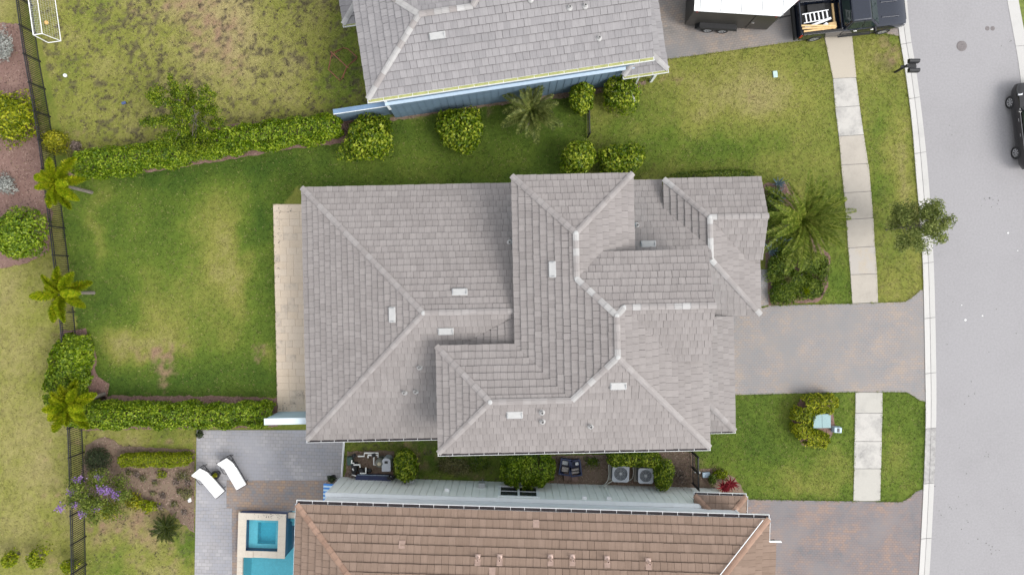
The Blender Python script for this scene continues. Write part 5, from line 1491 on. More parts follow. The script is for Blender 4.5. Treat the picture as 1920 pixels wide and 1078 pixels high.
bush(1277, 895, 17, 22, 0.8, 'brown', 'thin dry shrub beside the side gate', n=350, leaf=0.09, amp=0.5, box=1.0)
bush(660, 888, 8, 9, 0.6, 'brown', 'dry brown plant beside the pool pump', n=260, leaf=0.09, amp=0.5, box=1.0)
bush(672, 895, 7, 5, 0.6, 'dark', 'small dark plant in the corner by the white wall', n=160, leaf=0.09, amp=0.5, box=1.0)
rosette(1357, 912, 24, 0.55, 0.05, 'red', 'dark red spiky leaved plant beside the small porch roof', 'red plant', 'cordyline', rise=(0.1, 1.0), hgt=0.5)
rosette(1370, 905, 16, 0.50, 0.05, 'red', 'smaller red spiky plant right beside the larger red one', 'red plant', 'cordyline', rise=(0.1, 1.0), hgt=0.45)
bush(1352, 889, 16, 12, 0.5, 'bright', 'grassy bright green tuft above the red plant', n=700, leaf=0.12, amp=0.4, box=1.0)
bush(1336, 897, 10, 14, 0.6, 'cover', 'dark green fern left of the red plant', n=500, leaf=0.1, amp=0.4, box=1.0)
pt_ = thing('potted_plant', 'dark potted plant at the corner of the white wall', 'potted plant', P(626, 893, 0))
MB().lathe([(0.12, 0), (0.17, 0.3), (0.18, 0.32), (0.14, 0.32), (0.13, 0.26)], n=14).build('pot', M['black_metal'], pt_)
p_, d_ = ell_points(300, (0, 0, 0.55), (0.26, 0.26, 0.3), 0.6, 0.4)
link_mesh('foliage', leaves_mesh('foliage', p_, d_, 0.12, G['dark'], 0.5), pt_)

# ------------------------------------------------------------------ fences
def fence(path_px, hgt, bay, label, per_bay, cat='fence', name='fence', gate=None, rmat='black_metal'):
    pts = catmull([P(*q) for q in path_px], 10) if len(path_px) > 2 else [P(*q) for q in path_px]
    d = [0]
    for a, b in zip(pts[:-1], pts[1:]): d.append(d[-1] + (b - a).length)
    def at(s):
        s = min(max(s, 0), d[-1])
        j = min(max(k for k in range(len(d)) if d[k] <= s + 1e-9), len(pts) - 2)
        return pts[j].lerp(pts[j + 1], (s - d[j]) / (d[j + 1] - d[j]))
    o0 = pts[0]
    t = thing(name, label, cat, (o0.x, o0.y, 0))
    nb = max(1, round(d[-1] / bay))
    post = MB().box2((-0.036, -0.036, 0), (0.036, 0.036, hgt + 0.05)).taper((-0.038, 0.038, -0.038, 0.038, hgt + 0.051), (-0.02, 0.02, -0.02, 0.02, hgt + 0.08)).mesh('post', M[rmat])
    pick = MB().box2((-0.0135, -0.0135, 0.06), (0.0135, 0.0135, hgt)).mesh('picket', M[rmat])
    for i in range(nb + 1):
        p = at(d[-1] * i / nb) - o0
        q = at(d[-1] * i / nb + 0.1) - at(d[-1] * i / nb - 0.1)
        link_mesh('post', post, t, loc=(p.x, p.y, 0), rot=(0, 0, math.atan2(q.y, q.x)))
        if i == nb: break
        a, b = at(d[-1] * i / nb) - o0, at(d[-1] * (i + 1) / nb) - o0
        u = (b - a).normalized(); an = math.atan2(u.y, u.x); L_ = (b - a).length - 0.07
        c = (a + b) / 2
        for z in (0.14, hgt - 0.17, hgt - 0.012):
            MB().box((0, 0, 0), (L_, 0.036 if z < hgt - 0.1 else 0.052, 0.04)).build('rail', M[rmat], t, loc=(c.x, c.y, z), rot=(0, 0, an))
        for k in range(1, per_bay + 1):
            p = a.lerp(b, k / (per_bay + 1))
            link_mesh('picket', pick, t, loc=(p.x, p.y, 0), rot=(0, 0, an))
    return t
fence([(53, -40), (60, 0), (75, 110), (97, 235), (121, 417), (140, 585), (151, 720), (157, 830), (161, 978), (163, 1078), (163, 1110)], 1.37, 1.64, 'long black metal picket fence down the left side of the gardens', 13)
sg = fence([(1297, 846), (1298, 905)], 1.42, 1.0, 'black metal side gate between the two houses', 9, 'gate', 'gate')
MB().box((0.06, -0.95, 0.95), (0.36, 0.03, 0.03)).box((0.2, -0.95, 0.95), (0.03, 0.12, 0.05)).build('latch', M['white_metal'], sg)
fence([(1101, 213), (1102, 258)], 1.2, 1.4, 'short dark fence panel between the two bush groups', 12)

# ------------------------------------------------------------------ pool and spa
M['water'] = None
m, N, L, b = new_mat('pool_water')
tr = N.new('ShaderNodeBsdfTransparent'); tr.inputs['Color'].default_value = (0.62, 0.90, 0.95, 1)
gl = N.new('ShaderNodeBsdfGlossy'); gl.inputs['Roughness'].default_value = 0.02
fr = N.new('ShaderNodeFresnel'); fr.inputs['IOR'].default_value = 1.33
bp = N.new('ShaderNodeBump'); bp.inputs['Strength'].default_value = 0.15; bp.inputs['Distance'].default_value = 0.05
L.new(noise(N, L, 2.5, position(N), 3), bp.inputs['Height'])
L.new(bp.outputs[0], gl.inputs['Normal']); L.new(bp.outputs[0], fr.inputs['Normal'])
mx = N.new('ShaderNodeMixShader'); L.new(fr.outputs[0], mx.inputs[0]); L.new(tr.outputs[0], mx.inputs[1]); L.new(gl.outputs[0], mx.inputs[2])
L.new(mx.outputs[0], N['Material Output'].inputs['Surface'])
M['water'] = m
M['plaster'] = stained('pool_plaster', (0.34, 0.70, 0.76), (0.42, 0.76, 0.82), 0.6, 0.8, 0.7, 8)
M['navy_tile'] = simple('navy_tile', (0.03, 0.06, 0.16), 0.3, 0.3, 10)
M['coping'] = stained('coping', (0.56, 0.50, 0.42), (0.44, 0.38, 0.31), 0.4, 1.6, 0.8, 20)
def L_s(px, py, h=0):
    p = P(px, py, h); c, s = math.cos(TS), math.sin(TS)
    return (c * p.x + s * p.y, -s * p.x + c * p.y)
pool = thing('swimming_pool', 'turquoise swimming pool partly hidden under the brown roof', 'swimming pool', (0, 0, 0), TS)
u0, v0 = L_s(458, 968); u1 = -10.0; v1 = -18.5
m = MB()
m.box2((u0, v1, -1.45), (u1, v0, -1.4)); m.box2((u0 - 0.15, v1, -1.4), (u0, v0, -0.12)); m.box2((u1, v1, -1.4), (u1 + 0.15, v0, -0.12)); m.box2((u0, v0, -1.4), (u1, v0 + 0.15, -0.12)); m.box2((u0, v1 - 0.15, -1.4), (u1, v1, -0.12))
m.box2((u1 - 2.9, v0 - 0.35, -1.399), (u1, v0 - 0.001, -0.45)); m.box2((u1 - 2.9, v0 - 0.7, -1.398), (u1, v0 - 0.351, -0.75))
m.build('basin', M['plaster'], pool)
MB().add([(u0, v1, -0.10), (u1, v1, -0.10), (u1, v0, -0.10), (u0, v0, -0.10)], [(0, 1, 2, 3)]).build('water', M['water'], pool)
m = MB()
n_ = 16
for i in range(n_):
    y0_, y1_ = v1 + (v0 + 0.3 - v1) * i / n_, v1 + (v0 + 0.3 - v1) * (i + 1) / n_
    MB().box2((u0 - 0.32, y0_ + 0.004, -0.119), (u0 + 0.0, y1_ - 0.004, 0.035)).build('coping', M['coping'], pool)
for i in range(10):
    x0_, x1_ = u0 + 0.01 + (u1 - u0) * i / 10, u0 + 0.01 + (u1 - u0) * (i + 1) / 10
    MB().box2((x0_ + 0.004, v0, -0.119), (x1_ - 0.004, v0 + 0.30, 0.035)).build('coping', M['coping'], pool)
spa = thing('spa', 'raised square spa with cream coping beside the pool', 'spa', (0, 0, 0), TS)
hs_ = 0.48
a0, b0 = L_s(447, 961, hs_); a1, b1 = L_s(534, 1047, hs_)
i0, j0 = L_s(462, 974, hs_); i1, j1 = L_s(520, 1034, hs_)
m = MB()
e_ = 0.03
m.box2((a0 + e_, b1 + e_, -1.3), (a1 - e_, j1, hs_ - 0.06)); m.box2((a0 + e_, j0, -1.3), (a1 - e_, b0 - e_, hs_ - 0.06)); m.box2((a0 + e_, j1 + 0.001, -1.3), (i0, j0 - 0.001, hs_ - 0.06)); m.box2((i1, j1 + 0.001, -1.3), (a1 - e_, j0 - 0.001, hs_ - 0.06))
m.build('wall', M['navy_tile'], spa)
m = MB()
m.box2((i0 + 0.001, j1 + 0.001, -0.6), (i1 - 0.001, j0 - 0.001, -0.5))
m.box2((i0 + 0.002, j1 + 0.002, -0.499), (i0 + 0.5, j0 - 0.002, 0.02)); m.box2((i1 - 0.28, j1 + 0.002, -0.499), (i1 - 0.002, j0 - 0.002, 0.02)); m.box2((i0 + 0.501, j0 - 0.28, -0.499), (i1 - 0.281, j0 - 0.002, 0.02)); m.box2((i0 + 0.501, j1 + 0.002, -0.499), (i1 - 0.281, j1 + 0.25, 0.02))
m.build('basin', M['plaster'], spa)
MB().add([(i0, j1, hs_ - 0.13), (i1, j1, hs_ - 0.13), (i1, j0, hs_ - 0.13), (i0, j0, hs_ - 0.13)], [(0, 1, 2, 3)]).build('water', M['water'], spa)
for x0_, x1_, y0_, y1_, n_, ax in ((a0, a1, j0, b0, 6, 0), (a0, a1, b1, j1, 6, 0), (a0, i0, j1, j0, 4, 1), (i1, a1, j1, j0, 4, 1)):
    for i in range(n_):
        f0, f1 = i / n_, (i + 1) / n_
        if ax == 0: c0, c1 = (x0_ + (x1_ - x0_) * f0 + .003, y0_ + .002), (x0_ + (x1_ - x0_) * f1 - .003, y1_ - .002)
        else: c0, c1 = (x0_ + .002, y0_ + (y1_ - y0_) * f0 + .003), (x1_ - .002, y0_ + (y1_ - y0_) * f1 - .003)
        z_ = hs_ - 0.03 if (ax == 0 and y1_ == j1 and i in (2, 3)) else hs_
        MB().box2((*c0, hs_ - 0.059), (*c1, z_)).build('coping', M['coping'], spa)

lit = MB()
for _ in range(46):
    c = P(random.gauss(506, 14), random.gauss(967, 2.2), hs_); r_ = random.uniform(0.015, 0.04); a0_ = random.random() * 6
    lit.add([(c.x + r_ * math.cos(a0_ + k) * random.uniform(0.4, 1), c.y + r_ * math.sin(a0_ + k) * random.uniform(0.4, 1), hs_ + 0.004) for k in (0, 1.5, 3.1, 4.6)], [(0, 1, 2, 3)])
tag(lit.build('leaf_litter', M['spot']), 'dark leaf bits on the far coping of the spa', 'litter', kind='stuff')
lit = MB()
for cx_, cy_, n_, sx_, sy_ in ((530, 765, 26, 7, 5), (567, 740, 16, 4, 5), (522, 420, 14, 4, 22), (520, 500, 14, 3, 14), (540, 395, 14, 14, 4), (524, 450, 12, 3, 8), (550, 760, 12, 14, 4)):
    for _ in range(n_):
        c = P(random.gauss(cx_, sx_), random.gauss(cy_, sy_)); r_ = random.uniform(0.015, 0.05); a0_ = random.random() * 6
        lit.add([(c.x + r_ * math.cos(a0_ + k) * random.uniform(0.4, 1), c.y + r_ * math.sin(a0_ + k) * random.uniform(0.4, 1), 0.036) for k in (0, 1.5, 3.1, 4.6)], [(0, 1, 2, 3)])
tag(lit.build('leaf_litter', M['spot']), 'dark leaf bits and pits on the cream patio', 'litter', kind='stuff')

# ------------------------------------------------------------------ vehicles
def wheel(t, x, y, r=0.39, w=0.26, spokes=6, side=1, mat_rim='alloy'):
    Mx = Matrix.Translation((x, y, r)) @ Matrix.Rotation(R(90) * side, 4, 'X')
    o = link_mesh('wheel', MB().lathe([(r * 0.62, -w / 2), (r * 0.93, -w / 2), (r, -w * 0.32), (r, w * 0.32), (r * 0.93, w / 2), (r * 0.66, w / 2), (r * 0.62, w * 0.36)], n=26, cap=False).mesh('tyre', M['rubber']), t, mw=Mx)
    m = MB()
    m.lathe([(r * 0.655, -w * 0.3), (r * 0.655, -w * 0.47), (r * 0.58, -w * 0.47), (r * 0.58, -w * 0.3)], n=22, cap=False)
    m.lathe([(r * 0.14, -w * 0.3), (r * 0.12, -w * 0.46)], n=10)
    for k in range(spokes):
        a = k * 2 * math.pi / spokes
        for da in (-0.13, 0.13):
            m.box((r * 0.36 * math.cos(a + da * .6), r * 0.36 * math.sin(a + da * .6), -w * 0.4), (r * 0.5, 0.035, 0.03), a + da)
    m.build('rim', M[mat_rim], o)
    return o

def body_loft(secs, mat, t, name='body', bev=0.0):
    """secs: list of (x, half_width_low, z_low, half_width_mid, z_mid, half_width_top, z_top)"""
    m = MB()
    vs, fs = [], []
    for x, wl2, zl, wm, zm, wt, zt in secs:
        vs += [(x, -wl2, zl), (x, -wm, zl + (zm - zl) * 0.35), (x, -wm, zm), (x, -wt, zt - 0.02), (x, -wt * 0.82, zt), (x, 0, zt + 0.025), (x, wt * 0.82, zt), (x, wt, zt - 0.02), (x, wm, zm), (x, wm, zl + (zm - zl) * 0.35), (x, wl2, zl)]
    n = 11
    for i in range(len(secs) - 1):
        for k in range(n):
            fs.append((i * n + k, (i + 1) * n + k, (i + 1) * n + (k + 1) % n, i * n + (k + 1) % n))
    fs.append(tuple(range(n))); fs.append(tuple(range((len(secs) - 1) * n + n - 1, (len(secs) - 1) * n - 1, -1)))
    fs = [f[::-1] for f in fs]
    m.add(vs, fs)
    o = m.build(name, mat, t, smooth=True)
    md = o.modifiers.new('split', 'EDGE_SPLIT'); md.split_angle = R(38)
    return o

# pickup, nose to the east
tc = P(1597, 34, 0.0)
tk = thing('pickup_truck', 'black crew cab pickup truck with ladder and boards in its open bed', 'pickup truck', (19.10, 15.38, 0.0), R(6))
Lh = 3.05
body_loft([(-0.62, 0.93, 0.45, 1.0, 0.95, 0.97, 1.16), (0.3, 0.93, 0.42, 1.0, 0.95, 0.97, 1.16), (1.25, 0.93, 0.42, 1.0, 0.98, 0.96, 1.17)], M['truck_paint'], tk, 'cab_lower')
body_loft([(1.26, 0.93, 0.42, 1.0, 0.98, 0.94, 1.20), (2.2, 0.93, 0.42, 1.0, 0.96, 0.92, 1.19), (2.72, 0.90, 0.45, 0.97, 0.92, 0.88, 1.13), (3.0, 0.82, 0.5, 0.88, 0.85, 0.80, 1.02)], M['truck_paint'], tk, 'hood')
m = MB()      # bed: sides, floor, head
for s in (-1, 1): m.box2((-2.92, s * 1.0, 0.5), (-0.66, s * 0.84, 1.22)); m.box2((-2.92, s * 0.995, 0.45), (-0.66, s * 0.9, 0.5))
m.box2((-0.74, -0.838, 0.72), (-0.66, 0.838, 1.22))
o = m.build('bed_side', M['truck_paint'], tk); bevel(o, 0.04, 2)
m = MB().box2((-2.9, -0.838, 0.62), (-0.745, 0.838, 0.70))
for k in range(9): m.box2((-2.9, -0.75 + k * 0.18, 0.701), (-0.75, -0.68 + k * 0.18, 0.715))
m.build('bed_floor', M['rubber'], tk)
for s in (-1, 1): MB().box2((-2.9, s * 0.99, 1.223), (-0.68, s * 0.85, 1.245)).build('bed_rail', M['rubber'], tk)
o = MB().box2((-3.0, -0.95, 0.55), (-2.925, 0.95, 1.2)).build('tailgate', M['truck_paint'], tk); bevel(o, 0.02)
o = MB().box2((-3.18, -0.98, 0.42), (-3.02, 0.98, 0.68)).build('bumper', M['rubber'], tk); bevel(o, 0.04)
o = MB().box2((2.96, -0.86, 0.42), (3.12, 0.86, 0.72)).build('bumper', M['black_metal'], tk); bevel(o, 0.06)
m = MB().taper((-0.60, 1.40, -0.93, 0.93, 1.15), (-0.42, 0.62, -0.72, 0.72, 1.90))
o = m.build('cabin', M['truck_paint'], tk); bevel(o, 0.07, 3)
def glass_quad(t, name, pts, mat='car_glass', th=0.02):
    p = [Vector(q) for q in pts]
    n = (p[1] - p[0]).cross(p[2] - p[0]).normalized() * th
    MB().add([tuple(x + n * 0.5) for x in p] + [tuple(x - n * 0.5) for x in p], [(0, 1, 2, 3), (7, 6, 5, 4), (0, 4, 5, 1), (1, 5, 6, 2), (2, 6, 7, 3), (3, 7, 4, 0)]).build(name, M[mat], t)
glass_quad(tk, 'windshield', [(1.36, -0.80, 1.20), (1.36, 0.80, 1.20), (0.70, 0.64, 1.83), (0.70, -0.64, 1.83)])
glass_quad(tk, 'rear_window', [(-0.60, 0.74, 1.25), (-0.60, -0.74, 1.25), (-0.455, -0.62, 1.78), (-0.455, 0.62, 1.78)])
for s in (-1, 1):
    glass_quad(tk, 'side_window', [(-0.42, s * 0.915, 1.22), (0.30, s * 0.915, 1.22), (0.24, s * 0.765, 1.76), (-0.33, s * 0.765, 1.76)])
    glass_quad(tk, 'side_window', [(0.38, s * 0.915, 1.22), (1.16, s * 0.915, 1.22), (0.66, s * 0.765, 1.76), (0.32, s * 0.765, 1.76)])
    o = MB().box2((1.02, s * 0.97, 1.16), (1.12, s * 1.24, 1.36)).build('side_mirror', M['black_metal'], tk); bevel(o, 0.03)
    o = MB().box2((2.62, s * 0.66, 0.82), (2.93, s * 0.875, 1.0)).build('headlight', M['clear_lens'], tk); bevel(o, 0.03)
    MB().box2((-3.005, s * 0.955, 0.8), (-2.90, s * 1.005, 1.12)).build('taillight', M['red_lens'], tk)
    for x in (0.02, 0.95): MB().box2((x, s * 1.002, 0.96), (x + 0.18, s * 1.02, 0.99)).build('door_handle', M['chrome'], tk)
    wheel(tk, -1.95, s * 0.88, 0.40, 0.28, 6, s); wheel(tk, 1.98, s * 0.88, 0.40, 0.28, 6, s)
    o = MB().box2((-0.6, s * 0.96, 0.36), (1.25, s * 1.06, 0.42)).build('running_board', M['rubber'], tk)
MB().box2((3.02, -0.6, 0.74), (3.06, 0.6, 0.98)).build('grille', M['black_metal'], tk)
m = MB()
for y in (-0.42, 0.42): m.box2((1.55, y - 0.05, 1.214), (2.5, y + 0.05, 1.235))
o = m.build('hood_rib', M['truck_paint'], tk); bevel(o, 0.02)
# load in the bed: separate things
def in_truck(x, y, z): 
    c, s = math.cos(R(6)), math.sin(R(6))
    return (19.10 + c * x - s * y, 15.38 + s * x + c * y, z)
ld = thing('ladder', 'short white step ladder lying in the truck bed', 'ladder', in_truck(-2.0, 0.05, 0.98), R(6 + 4))
for y in (-0.25, 0.25): MB().box2((-0.75, y - 0.022, -0.03), (0.75, y + 0.022, 0.04)).build('side_rail', M['white_metal'], ld)
for k in range(6): MB().box2((-0.6 + k * 0.24, -0.219, -0.02), (-0.53 + k * 0.24, 0.219, 0.03)).build('rung', M['white_metal'], ld)
for i, (x, y, a, l, lab) in enumerate(((-2.1, -0.60, -6, 1.9, 'pine board nearest the truck tailgate corner, topmost'), (-2.05, -0.70, -3, 1.9, 'pine board in the middle of the fanned boards'), (-2.0, -0.79, 1, 1.8, 'pine board along the truck bed side'))):
    o = MB().box2((-l / 2, -0.045, 0), (l / 2, 0.045, 0.04)).build('board', M['pine'], None, in_truck(x, y, 1.26 + 0.045 * (2 - i)), (0, 0, R(6 + a)))
    tag(o, lab, 'board', 'pine boards in the truck bed')
o = MB().box2((-0.75, -0.06, 0), (0.75, 0.06, 0.05)).build('board', M['white_paint'], None, in_truck(-1.95, -0.34, 1.0), (0, R(-6), R(20)))
tag(o, 'long white trim board lying askew in the truck bed', 'board')
o = MB().box2((-0.18, -0.14, 0), (0.2, 0.14, 0.22)).build('bucket_box', M['white_paint'], None, in_truck(-1.5, -0.5, 0.73), (0, 0, R(40))); bevel(o, 0.03)
tag(o, 'small white box between the boards in the truck bed', 'box')
o = MB().box2((-0.22, -0.16, 0), (0.22, 0.16, 0.25)).build('crate', M['pine'], None, in_truck(-1.1, -0.5, 0.73), (0, 0, R(10))); bevel(o, 0.02)
tag(o, 'brown wooden crate at the front of the truck bed', 'crate')
o = MB().box2((-0.05, -0.75, 0), (0.05, 0.75, 0.09)).build('board', M['pine'], None, in_truck(-0.92, 0.0, 0.75), (0, 0, R(6)))
tag(o, 'brown timber lying across the front of the truck bed', 'board')
o = MB().box2((-0.5, -0.2, 0), (0.5, 0.28, 0.18)).build('toolbox', M['rubber'], None, in_truck(-1.9, 0.52, 0.73), (0, 0, R(6))); bevel(o, 0.03)
tag(o, 'dark toolbox at the far side of the truck bed', 'toolbox')

# cargo trailer
a = P(1284, 47, 0.38); b = P(1437, 56.5, 0.38)
ang = math.atan2(b.y - a.y, b.x - a.x); LT = (b - a).length
WT = 2.15
mid = (a + b) / 2
nv = Vector((-math.sin(ang), math.cos(ang), 0))
tl = thing('cargo_trailer', 'black enclosed cargo trailer with white roof on the north driveway', 'trailer', (mid.x + nv.x * WT / 2, mid.y + nv.y * WT / 2, 0), ang)
hx = LT / 2
foot = [(-hx, -WT / 2), (hx, -WT / 2), (hx + 0.95, -0.1), (hx + 0.95, 0.1), (hx, WT / 2), (-hx, WT / 2)]
MB().prism(foot, 0.38, 2.42).build('body', M['trailer_black'], tl)
rf = [(-hx - 0.02, -WT / 2 - 0.02), (hx, -WT / 2 - 0.02), (hx + 0.97, -0.1), (hx + 0.97, 0.1), (hx, WT / 2 + 0.02), (-hx - 0.02, WT / 2 + 0.02)]
M['trailer_roof'] = simple('trailer_roof', (0.80, 0.80, 0.79), 0.4, 0.03)
rt = MB().prism(rf, 2.425, 2.46).build('roof', M['trailer_roof'], tl)
for k in range(5):
    x = -hx + 0.30 + k * 1.12
    MB().box2((x - 0.025, -WT / 2, 2.462), (x + 0.025, WT / 2, 2.47)).build('seam', M['grey_metal'], rt)
MB().tube([(-hx - 0.02, -WT / 2 - 0.02, 2.44), (hx, -WT / 2 - 0.02, 2.44), (hx + 0.97, -0.1, 2.44)], 0.03, 5).build('edge_trim', M['white_metal'], tl)
o = MB().box2((hx - 1.25, -WT / 2 - 0.03, 0.5), (hx - 0.35, -WT / 2 - 0.002, 2.3)).build('side_door', M['trailer_black'], tl); bevel(o, 0.02, 1)
MB().box2((hx - 1.18, -WT / 2 - 0.06, 1.25), (hx - 1.02, -WT / 2 - 0.032, 1.32)).build('handle', M['chrome'], o)
m = MB()
fx = -hx + 1.75
m.box2((fx - 0.98, -WT / 2 - 0.26, 0.78), (fx + 0.98, -WT / 2 - 0.002, 0.84)); m.box2((fx - 0.98, -WT / 2 - 0.28, 0.58), (fx + 0.98, -WT / 2 - 0.262, 0.84))
m.hexa([(fx - 1.2, -WT / 2 - 0.26, 0.5), (fx - 0.98, -WT / 2 - 0.26, 0.5), (fx - 0.98, -WT / 2 - 0.002, 0.5), (fx - 1.2, -WT / 2 - 0.002, 0.5)], [(fx - 1.02, -WT / 2 - 0.26, 0.84), (fx - 0.982, -WT / 2 - 0.26, 0.84), (fx - 0.982, -WT / 2 - 0.002, 0.84), (fx - 1.02, -WT / 2 - 0.002, 0.84)])
m.hexa([(fx + 0.98, -WT / 2 - 0.26, 0.5), (fx + 1.2, -WT / 2 - 0.26, 0.5), (fx + 1.2, -WT / 2 - 0.002, 0.5), (fx + 0.98, -WT / 2 - 0.002, 0.5)], [(fx + 0.982, -WT / 2 - 0.26, 0.84), (fx + 1.02, -WT / 2 - 0.26, 0.84), (fx + 1.02, -WT / 2 - 0.002, 0.84), (fx + 0.982, -WT / 2 - 0.002, 0.84)])
m.build('fender', M['rubber'], tl)
for s in (-1, 1):
    for dx in (-0.42, 0.42): wheel(tl, fx + dx, s * (WT / 2 + 0.14), 0.34, 0.2, 5, s, 'grey_metal')
MB().tube([(hx + 0.7, -0.35, 0.42), (hx + 2.0, 0, 0.45), (hx + 0.7, 0.35, 0.42)], 0.05, 6).tube([(hx + 1.5, 0.0, 0.05), (hx + 1.5, 0.0, 0.85)], 0.04, 6).build('hitch', M['black_metal'], tl)
for k, x in enumerate((-hx + 0.15, hx - 0.2)): MB().box2((x, -WT / 2 - 0.02, 2.2), (x + 0.1, -WT / 2 - 0.003, 2.26)).build('marker_light', M['red_lens'], tl)

# parked SUV at the right edge, nose up the road
sv = thing('suv', 'black SUV parked at the far kerb, cut off by the right edge', 'car', (P(1885, 240).x + 1.12, P(0, 240).y, 0), R(90 + 6.5))
body_loft([(-2.42, 0.74, 0.42, 0.82, 0.85, 0.78, 1.10), (-2.1, 0.84, 0.32, 0.95, 0.85, 0.90, 1.10), (-1.0, 0.88, 0.28, 0.98, 0.88, 0.93, 1.10), (0.9, 0.88, 0.28, 0.98, 0.88, 0.93, 1.06), (1.6, 0.86, 0.28, 0.97, 0.84, 0.88, 1.02), (2.1, 0.80, 0.32, 0.91, 0.78, 0.80, 0.95), (2.42, 0.62, 0.4, 0.70, 0.7, 0.62, 0.80)], M['suv_paint'], sv, 'body')
o = MB().taper((-2.3, 1.05, -0.92, 0.92, 1.05), (-1.95, 0.30, -0.68, 0.68, 1.70)).build('cabin', M['suv_paint'], sv); bevel(o, 0.08, 3)
glass_quad(sv, 'windshield', [(1.02, -0.78, 1.10), (1.02, 0.78, 1.10), (0.37, 0.60, 1.64), (0.37, -0.60, 1.64)])
glass_quad(sv, 'rear_window', [(-2.28, 0.74, 1.12), (-2.28, -0.74, 1.12), (-1.99, -0.58, 1.6), (-1.99, 0.58, 1.6)])
for s in (-1, 1):
    glass_quad(sv, 'side_window', [(-0.85, s * 0.905, 1.11), (0.02, s * 0.905, 1.11), (-0.02, s * 0.725, 1.58), (-0.85, s * 0.725, 1.58)])
    glass_quad(sv, 'side_window', [(0.10, s * 0.905, 1.11), (0.80, s * 0.905, 1.11), (0.33, s * 0.725, 1.58), (0.06, s * 0.725, 1.58)])
    MB().box2((-1.9, s * 0.962, 1.055), (0.95, s * 0.982, 1.078)).build('window_trim', M['chrome'], sv)
    MB().tube([(-1.8, s * 0.62, 1.76), (0.1, s * 0.62, 1.76)], 0.025, 6).build('roof_rail', M['chrome'], sv)
    o = MB().box2((0.72, s * 0.97, 1.06), (0.86, s * 1.18, 1.2)).build('side_mirror', M['suv_paint'], sv); bevel(o, 0.03)
    o = MB().hexa([(1.75, s * 0.90, 0.80), (2.25, s * 0.66, 0.70), (2.25, s * 0.5, 0.70), (1.75, s * 0.7, 0.8)], [(1.70, s * 0.90, 0.99), (2.26, s * 0.68, 0.86), (2.2, s * 0.5, 0.90), (1.7, s * 0.7, 1.02)]).build('headlight', M['clear_lens'], sv)
    MB().box2((-2.44, s * 0.6, 0.82), (-2.36, s * 0.82, 1.0)).build('taillight', M['red_lens'], sv)
    wheel(sv, -1.42, s * 0.87, 0.375, 0.24, 7, s); wheel(sv, 1.48, s * 0.87, 0.375, 0.24, 7, s)
    for x in (-0.6, 0.25): MB().box2((x, s * 0.975, 0.90), (x + 0.17, s * 1.0, 0.925)).build('door_handle', M['chrome'], sv)

# ------------------------------------------------------------------ street furniture and yard things
mb_ = thing('mailbox', 'black double mailbox on a post at the kerb', 'mailbox', P(1678, 136))
MB().box2((-0.05, -0.05, 0), (0.05, 0.05, 1.30)).build('post', M['black_metal'], mb_)
MB().box2((-0.25, -0.06, 1.0), (0.62, 0.06, 1.06)).build('arm', M['black_metal'], mb_)
for y in (-0.26, 0.26):
    prof = [(-0.11, 0), (0.11, 0), (0.11, 0.16)] + [(0.11 * math.cos(a), 0.16 + 0.11 * math.sin(a)) for a in (0.5, 1.05, 1.57, 2.1, 2.65)] + [(-0.11, 0.16)]
    m = MB(); vs = [(x, y + p_[0], 1.063 + p_[1]) for x in (0.1, 0.68) for p_ in prof]; n_ = len(prof)
    m.add(vs, [tuple(range(n_ - 1, -1, -1)), tuple(range(n_, 2 * n_))] + [(i, (i + 1) % n_, n_ + (i + 1) % n_, n_ + i) for i in range(n_)])
    m.build('letter_box', M['black_metal'], mb_)
    MB().box2((0.685, y - 0.09, 1.08), (0.695, y + 0.09, 1.25)).build('door', M['rubber'], mb_)
MB().box2((0.15, -0.36, 1.061), (0.6, 0.36, 1.0625)).build('bracket', M['black_metal'], mb_)

M['trans_green'] = simple('transformer_green', (0.17, 0.275, 0.285), 0.5, 0.08, 3)
c = P(1541, 789, 0.8)
tf = thing('transformer_box', 'pale green transformer box inside the small hedge', 'transformer', (c.x, c.y, 0), R(1))
o = MB().box2((-0.48, -0.38, 0.05), (0.48, 0.38, 0.78)).build('cabinet', M['trans_green'], tf); bevel(o, 0.02)
for s in (-1, 1):
    o = MB().taper((-0.50 if s < 0 else 0.008, -0.008 if s < 0 else 0.50, -0.40, 0.40, 0.782), (-0.49 if s < 0 else 0.008, -0.008 if s < 0 else 0.49, -0.39, 0.39, 0.83)).build('lid', M['trans_green'], tf)
MB().box2((-0.6, -0.5, 0), (0.6, 0.5, 0.05)).build('pad', M['conc'], tf)
c = P(1571, 806, 0.3)
ub = thing('pedestal_box', 'small light blue pedestal box with dark screen beside the transformer', 'utility box', (c.x, c.y, 0), R(-3))
M['pale_blue'] = simple('pale_blue', (0.36, 0.46, 0.55), 0.5, 0.08, 4)
o = MB().taper((-0.25, 0.25, -0.18, 0.18, 0), (-0.21, 0.21, -0.15, 0.15, 0.34)).build('cabinet', M['pale_blue'], ub); bevel(o, 0.02)
MB().box2((-0.06, -0.11, 0.342), (0.08, 0.11, 0.352)).build('screen', M['glass'], ub)
c = P(1453, 140)
o = MB().box2((-0.13, -0.19, 0), (0.13, 0.19, 0.07)).build('utility_lid', simple('lid_aqua', (0.38, 0.50, 0.48), 0.6, 0.1), None, (c.x, c.y, 0), (0, 0, R(6))); bevel(o, 0.02)
tag(o, 'pale aqua utility lid in the upper front lawn', 'utility lid')
c = P(1323, 889)
o = MB().box2((-0.22, -0.15, 0), (0.22, 0.15, 0.16)).build('utility_lid', M['pale_blue'], None, (c.x, c.y, 0), (0, 0, R(3))); bevel(o, 0.03)
tag(o, 'grey blue utility box in the grass beside the side gate', 'utility lid')

